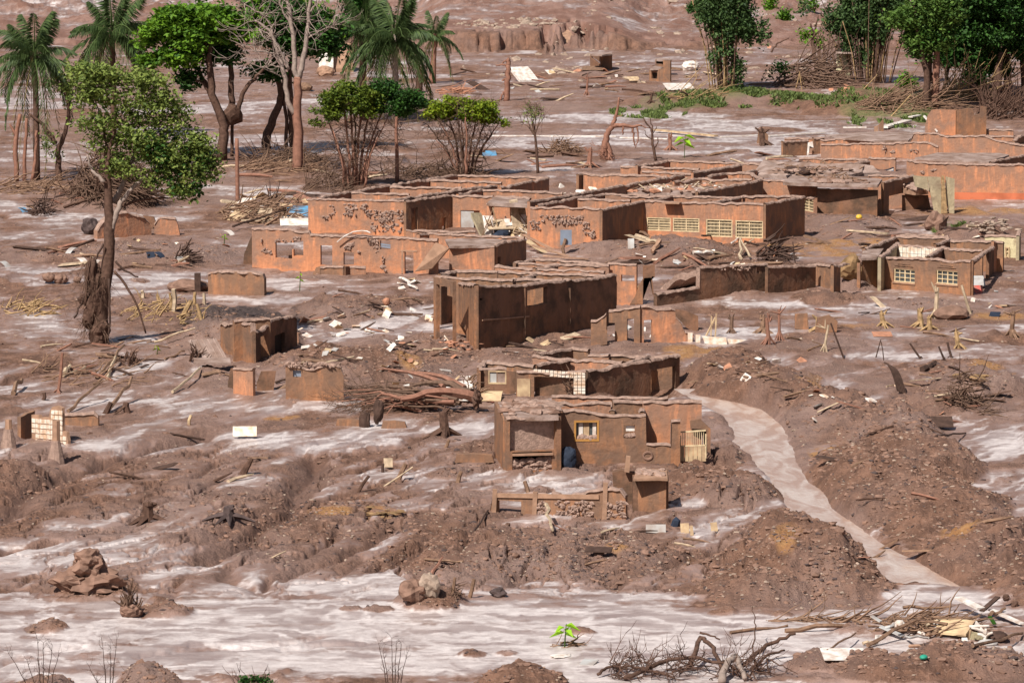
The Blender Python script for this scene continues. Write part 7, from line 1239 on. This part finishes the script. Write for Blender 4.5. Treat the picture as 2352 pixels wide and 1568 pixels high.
stand('wooden_stake', 'slanted pale stake leaning on the arched-window house', 'stake', (2229, 722), (2209, 655), .08, 'pwood'); sheet('blue_board', 'dark blue board lying by the arched-window house', 'board', (2285 - 0, 727), .5, .8, 'navy', -.2, .15); sheet('red_cloth', 'bright red cloth heap behind the arched-window house pillar', 'cloth', (2245, 672), .5, .5, 'redp', 0, .5, lift=.3, curve=.2); sheet('pale_cloth', 'pale lilac cloth beside the bright red one', 'cloth', (2232, 660), 1.3, 1.0, 'greyd', 0, .4, lift=.35)
lump('ochre_boulder', 'large ochre boulder inside the broken left bay of the arched-window house', 'boulder', (1955, 645), (.55, .5, .62), 'yrock', 2, .14, .1); lump('masonry_lump', 'squared mud-brown lump before the arched-window house', 'lump', (2185, 733), (.85, .7, .4), 'clod', 1, .08); lump('rubble_heap', 'grey cracked clod heap near the right edge', 'rubble', (2275, 535), (1.5, 2.4, .9), 'rock', 1, .2, n=46); lump('rubble_heap', 'pale rubble under the twin bare trees at top right', 'rubble', (2150, 530), (.5, .6, .6), 'clod', 2, .2)
lump('clay_heap', 'ochre lumpy clay on the left foreground slope', 'clay', (885, 1182), (.8, 1.6, .16), 'yrock', 1, .2, n=16); stand('white_post', 'slanted white piece on the mud slope above the brush', 'board', (778, 878), (770, 852), .12, 'white', sq=True)
fr('R3'); sheet('loose_board', 'bright white panel lying tilted on the far flat', 'panel', (130, 740), 1.7, 2.0, 'white', .5, .5, lift=.4, th=.25); sheet('orange_slab', 'orange slab tilted against the far cut bank', 'slab', (510, 380), 1.6, 2.6, 'conc', .4, .4, lift=.3); sheet('fallen_board', 'flat board before the dark-mouthed far hut', 'board', (760, 640), 1.8, 2.0, 'wood', -.1, .1, lift=.15); sheet('white_slab', 'small white slab in grass near the far bamboo', 'board', (1540, 810), 2.2, 3, 'white', .1, .1, lift=.2); sheet('cream_bag', 'cream bag left of the two-step hut', 'bag', (1130, 755), .9, .9, 'cream', .2, .3, lift=.3); lump('white_bag', 'white and black bag right of the two-step hut', 'bag', (1650, 645), (.7, .7, .5), 'white')
fr('R2'); sheet('white_post_wreck', 'upright white fragment behind the dark green tree', 'fragment', (650, 660), 1.2, 3.4, 'white', 0, 1.3, lift=1.4, th=.3); lump('orange_lump', 'orange mud lump below the white fragment', 'lump', (650, 690), (.7, .8, .5), 'conc'); lump('brown_box', 'small brown drum right of the bare grey tree', 'drum', (460, 828), (.55, .6, .4), 'w_br' if False else 'wood', 1, .05); sheet('clay_slab', 'tilted brown wall slab behind the silvery palm', 'slab', (785, 650), 2.0, 2.4, 'conc', .1, 1.0, lift=1.0, th=.4); brush('wreckage', 'pile of orange planks on the far flat right of the palms', 1740, 850, 150, 25, .4, 40, 'brick', 2, .06, (1, .2, .02), 'wreckage')
b = g((2150, 1390)); fr('R2'); sheet('blue_sheet', 'blue sheet showing through the smaller thicket tree', 'sheet', (2130, 1415), 1.0, .9, 'blue', .1, .3, lift=.1)
fr('Y2'); lump('brick_heap', 'heap of broken orange tiles at the shade-darkened house corner', 'rubble', (560, 1090), (.9, 1.4, .3), 'brick', 1, .3, n=34); fr('Y1'); lump('brown_drum', 'rusty orange drum on rubble left of the shade-darkened house', 'drum', (2130, 300), (.2, .2, .2), 'brick', 1, .08, -.1); lump('cream_box', 'cream box under the rusty orange drum', 'box', (2150, 390), (.2, .2, .16), 'cream', 1, .12, .1); lay('white_gutter', 'long white gutter piece on rubble near the low orange house', 'gutter', (1790 + 500, 20), (2480, 130), .1, 'white', .15); lay('plank', 'dark plank beside the rusty drum', 'plank', (1900, 345), (2080, 335), .1, 'dwood', .2, flat=True)
fr('Z2'); sheet('orange_fragment', 'broken pale orange wall fragment below the jagged arched window', 'fragment', (600, 1235), .8, .7, 'conc', .1, 1.2, lift=.35, th=.1); sheet('white_fragment', 'square white fragment right of the pale orange one', 'fragment', (725, 1240), .45, .45, 'white', 0, 1.3, lift=.25, th=.08)
# tyre on the wall
fr('Y4'); b = g((1955, 1340)); o = thing('old_tyre', 'muddy tyre hanging on the front wall of the nearest house', 'tyre', b); c = up(b, (1958, 1262), -.2); a = np.linspace(0, 2 * math.pi, 21); mb = MB(); mb.tube([c + [.17 * math.cos(t), -.1, .14 * math.sin(t)] for t in a], .05, 6); mb.build('tread', 'clod', o); mb = MB(); mb.tube([c + [0, -.1, .15], c + [.03, -.1, .34]], .02, 4); mb.build('hook', 'wood', o)
lump('blue_bag', 'dark blue bundle slumped in the shaded corner of the nearest house', 'bundle', (1140, 1390), (.2, .3, .42), 'navy', 2, .12, .15); brush('root_clump', 'brown root bundle hanging at the tiled corner of the white-tiled house', 1150, 640, 30, 8, 1.1, 50, 'twig', .8, .035, (0, 0, 1), 'roots')
# ---------------- scattered planks, scraps, stones ----------------
fr('D')
ZN = ['on the mound before the barred-window school', 'on the rubble left of the shade-darkened house', 'on the rubble above the fallen tree', 'beside the foot of the shade-darkened house', 'in the debris heap by the wooden pole', 'on the mud left of the low orange house', 'on the flats near the left palms', 'on the mud round the big tree foot', 'near the tiny orange box', 'on the upper embankment', 'on the embankment crest', 'round the tangled root ball', 'on the lower embankment', 'in the right-hand flats', 'on the mud before the balcony', 'on the far mud flat', 'by the snapped dead trunk', 'near the far huts', 'behind the roofless block', 'behind the barred-window school', 'on the left foreground mud', 'on the foreground mud', 'on the big mud pile', 'x', 'under the thicket trees', 'y']
MN = {'wood': 'brown', 'dwood': 'dark', 'pwood': 'pale', 'bark': 'dark brown', 'rbark': 'reddish'}
ZONES = [(1600, 590, 200, 40, 26), (850, 720, 190, 45, 24), (830, 830, 230, 45, 20), (1230, 790, 120, 30, 10), (640, 480, 130, 40, 34), (330, 590, 280, 40, 18), (150, 470, 150, 40, 16), (250, 830, 220, 60, 26), (600, 870, 120, 30, 6), (1750, 880, 160, 60, 8), (2000, 1000, 200, 90, 7), (2150, 900, 150, 60, 14), (2150, 1200, 180, 90, 4), (2050, 760, 250, 60, 18), (2050, 540, 220, 40, 16), (1400, 200, 260, 40, 26), (1150, 200, 160, 40, 10), (1600, 180, 200, 30, 12), (1250, 370, 180, 20, 16), (1650, 370, 200, 20, 8), (500, 1150, 400, 150, 8), (1300, 1250, 350, 60, 6), (1850, 1280, 200, 70, 4), (1300, 480, 200, 20, 0), (700, 400, 260, 30, 20), (1000, 480, 60, 20, 0)]
cols = ['wood', 'wood', 'dwood', 'pwood', 'bark', 'rbark']
base_m = []
for k in range(8):
    mb = MB(); L = .5
    if k < 4: mb.box((0, 0, 0), (1, .12 + .05 * k, .05), None, .06)
    else: P = np.array([[-.5, 0, 0], [-.2, .03, .02], [.15, -.02, .03], [.5, .02, 0]]); mb.tube(P, [.05, .045, .04, .02], 5)
    for m_ in cols: me = mb.mesh('plank' if k < 4 else 'stick'); me.materials.append(M[m_]); base_m.append((k < 4, me, m_))
cnt = 0
for zi_, (cx, cy, rx, ry, n_) in enumerate(ZONES):
    for _ in range(n_):
        a = rng.uniform(0, 6.28); q = math.sqrt(rng.uniform(0, 1)); p = G(cx + rx * q * math.cos(a), cy + ry * q * math.sin(a)); pk, me, m_ = base_m[rng.integers(len(base_m))]
        o = bpy.data.objects.new('plank' if pk else 'stick', me); S.collection.objects.link(o); s_ = rng.uniform(.5, 1.5) * (1 if cy > 600 else 1.6); o.location = p + [0, 0, .08]
        th_ = rng.normal(.15, .5); o.rotation_euler = (rng.normal(0, .2), rng.normal(0, .22), th_); o.scale = (s_, s_ * rng.uniform(.6, 1.2), s_)
        if pk: tag(o, MN[m_] + ' broken plank lying ' + ZN[zi_], 'plank', 'loose broken planks in the mud')
        else: tag(o, 'short ' + MN[m_] + ' stick lying ' + ZN[zi_], 'stick', 'loose short sticks in the mud')
        cnt += 1
sc_m = []
for k in range(4):
    for m_ in ('white', 'white', 'tile', 'cream', 'brick', 'greyd'):
        mb = MB(); mb.box((0, 0, 0), (1, .7 + .2 * k, .12), None, .12); me = mb.mesh('scrap'); me.materials.append(M[m_]); sc_m.append((me, {'white': 'white', 'tile': 'off-white', 'cream': 'cream', 'brick': 'orange', 'greyd': 'grey'}[m_]))
SN = ['on the rubble above the fallen tree', 'on the rubble left of the shade-darkened house', 'on the slope above the brush', 'beside the foot of the shade-darkened house', 'on the mound before the barred-window school', 'on the far mud flat', 'in the debris heap by the wooden pole', 'near the white gutter', 'by the broken orange room', 'on the embankment crest', 'on the upper embankment', 'on the far slope', 'on the mud left of the low orange house', 'on the mud before the balcony', 'near the far bamboo', 'by the arched-window house', 'on the fallen school roof']
for zi_, (cx, cy, rx, ry, n_) in enumerate([(880, 800, 190, 60, 34), (800, 740, 190, 40, 18), (980, 860, 110, 40, 12), (1150, 790, 150, 25, 10), (1650, 600, 200, 25, 24), (1350, 190, 260, 30, 14), (640, 480, 120, 30, 26), (960, 655, 50, 20, 8), (1480, 760, 120, 20, 6), (2000, 950, 200, 80, 10), (1750, 850, 120, 30, 8), (1800, 120, 200, 20, 6), (300, 580, 250, 30, 8), (2150, 560, 200, 20, 8), (1900, 200, 100, 15, 6), (2280, 690, 60, 20, 8), (1400, 440, 160, 12, 18)]):
    for _ in range(n_):
        a = rng.uniform(0, 6.28); q = math.sqrt(rng.uniform(0, 1)); p = G(cx + rx * q * math.cos(a), cy + ry * q * math.sin(a)); me, cn_ = sc_m[rng.integers(len(sc_m))]; o = bpy.data.objects.new('scrap', me); S.collection.objects.link(o)
        s_ = rng.uniform(.12, .38) * (1 if cy > 500 else 1.7); o.location = p + [0, 0, .06]; o.rotation_euler = tuple(rng.normal(0, .4, 3)); o.scale = (s_, s_, s_); tag(o, 'small ' + cn_ + ' scrap lying ' + SN[zi_], 'scrap', 'small scraps strewn over the mud')
# countless small clods and gravel
def scatter(name, label, cat, zones, m, smin, smax, sub=0):
    V, F = ICO[sub]; out = []
    for cx, cy, rx, ry, n_ in zones:
        a = rng.uniform(0, 6.28, n_); q = np.sqrt(rng.uniform(0, 1, n_)); P = np.array([atz(x, y, 0) for x, y in zip(cx + rx * q * np.cos(a), cy + ry * q * np.sin(a))])
        P[:, 2] = lookup(Z, P[:, 0], P[:, 1]); keep = (lookup(wet, P[:, 0], P[:, 1]) < .15) & (lookup(stream, P[:, 0], P[:, 1]) < .1); out.append(P[keep])
    P = np.concatenate(out); n = len(P); s = smin * (smax / smin) ** rng.uniform(0, 1, n) ** 1.5
    v = V[None] * (1 + rng.normal(0, .28, (n, len(V), 1))) * (s[:, None] * np.stack([rng.uniform(.8, 1.6, n), rng.uniform(.8, 1.4, n), rng.uniform(.5, .9, n)], 1))[:, None] + P[:, None]
    f = (F[None] + (np.arange(n) * len(V))[:, None, None]).reshape(-1, 3); mb = MB(); mb.add(v.reshape(-1, 3), np.concatenate([f, f[:, 2:3]], 1)); o = mb.build(name, m); tag(o, label, cat); o['kind'] = 'stuff'
CZ = [(cx, cy - 0, rx * 1.0, ry * 1.1, int(rx * ry * .05)) for cx, cy, rx, ry, h in MOUNDS if cy > 480 and h > .28]
scatter('mud_clods', 'dark brown clods of dug mud on the heaps and embankments', 'mud clods', CZ + [(1176, 1150, 1250, 260, 900), (1176, 800, 1250, 200, 1500), (1176, 550, 1250, 110, 1200)], 'clod', .015, .12)
scatter('gravel', 'pale gravel and chips scattered on the mud', 'gravel', [(c[0], c[1], c[2], c[3], c[4] // 5) for c in CZ] + [(1176, 1200, 1250, 250, 1200), (1176, 700, 1250, 200, 700)], 'rock', .02, .07)
scatter('dark_clods', 'dark wet clods on the heaps', 'mud clods', [(c[0], c[1], c[2], c[3], c[4] // 5) for c in CZ] + [(1176, 1150, 1250, 260, 1500)], 'dsoil', .02, .09)
scatter('hill_rubble', 'pale stones on the far slope', 'stones', [(1600, 50, 330, 50, 260), (2200, 60, 200, 40, 60), (1200, 95, 160, 8, 120), (1500, 150, 500, 40, 200)], 'rock', .08, .45)
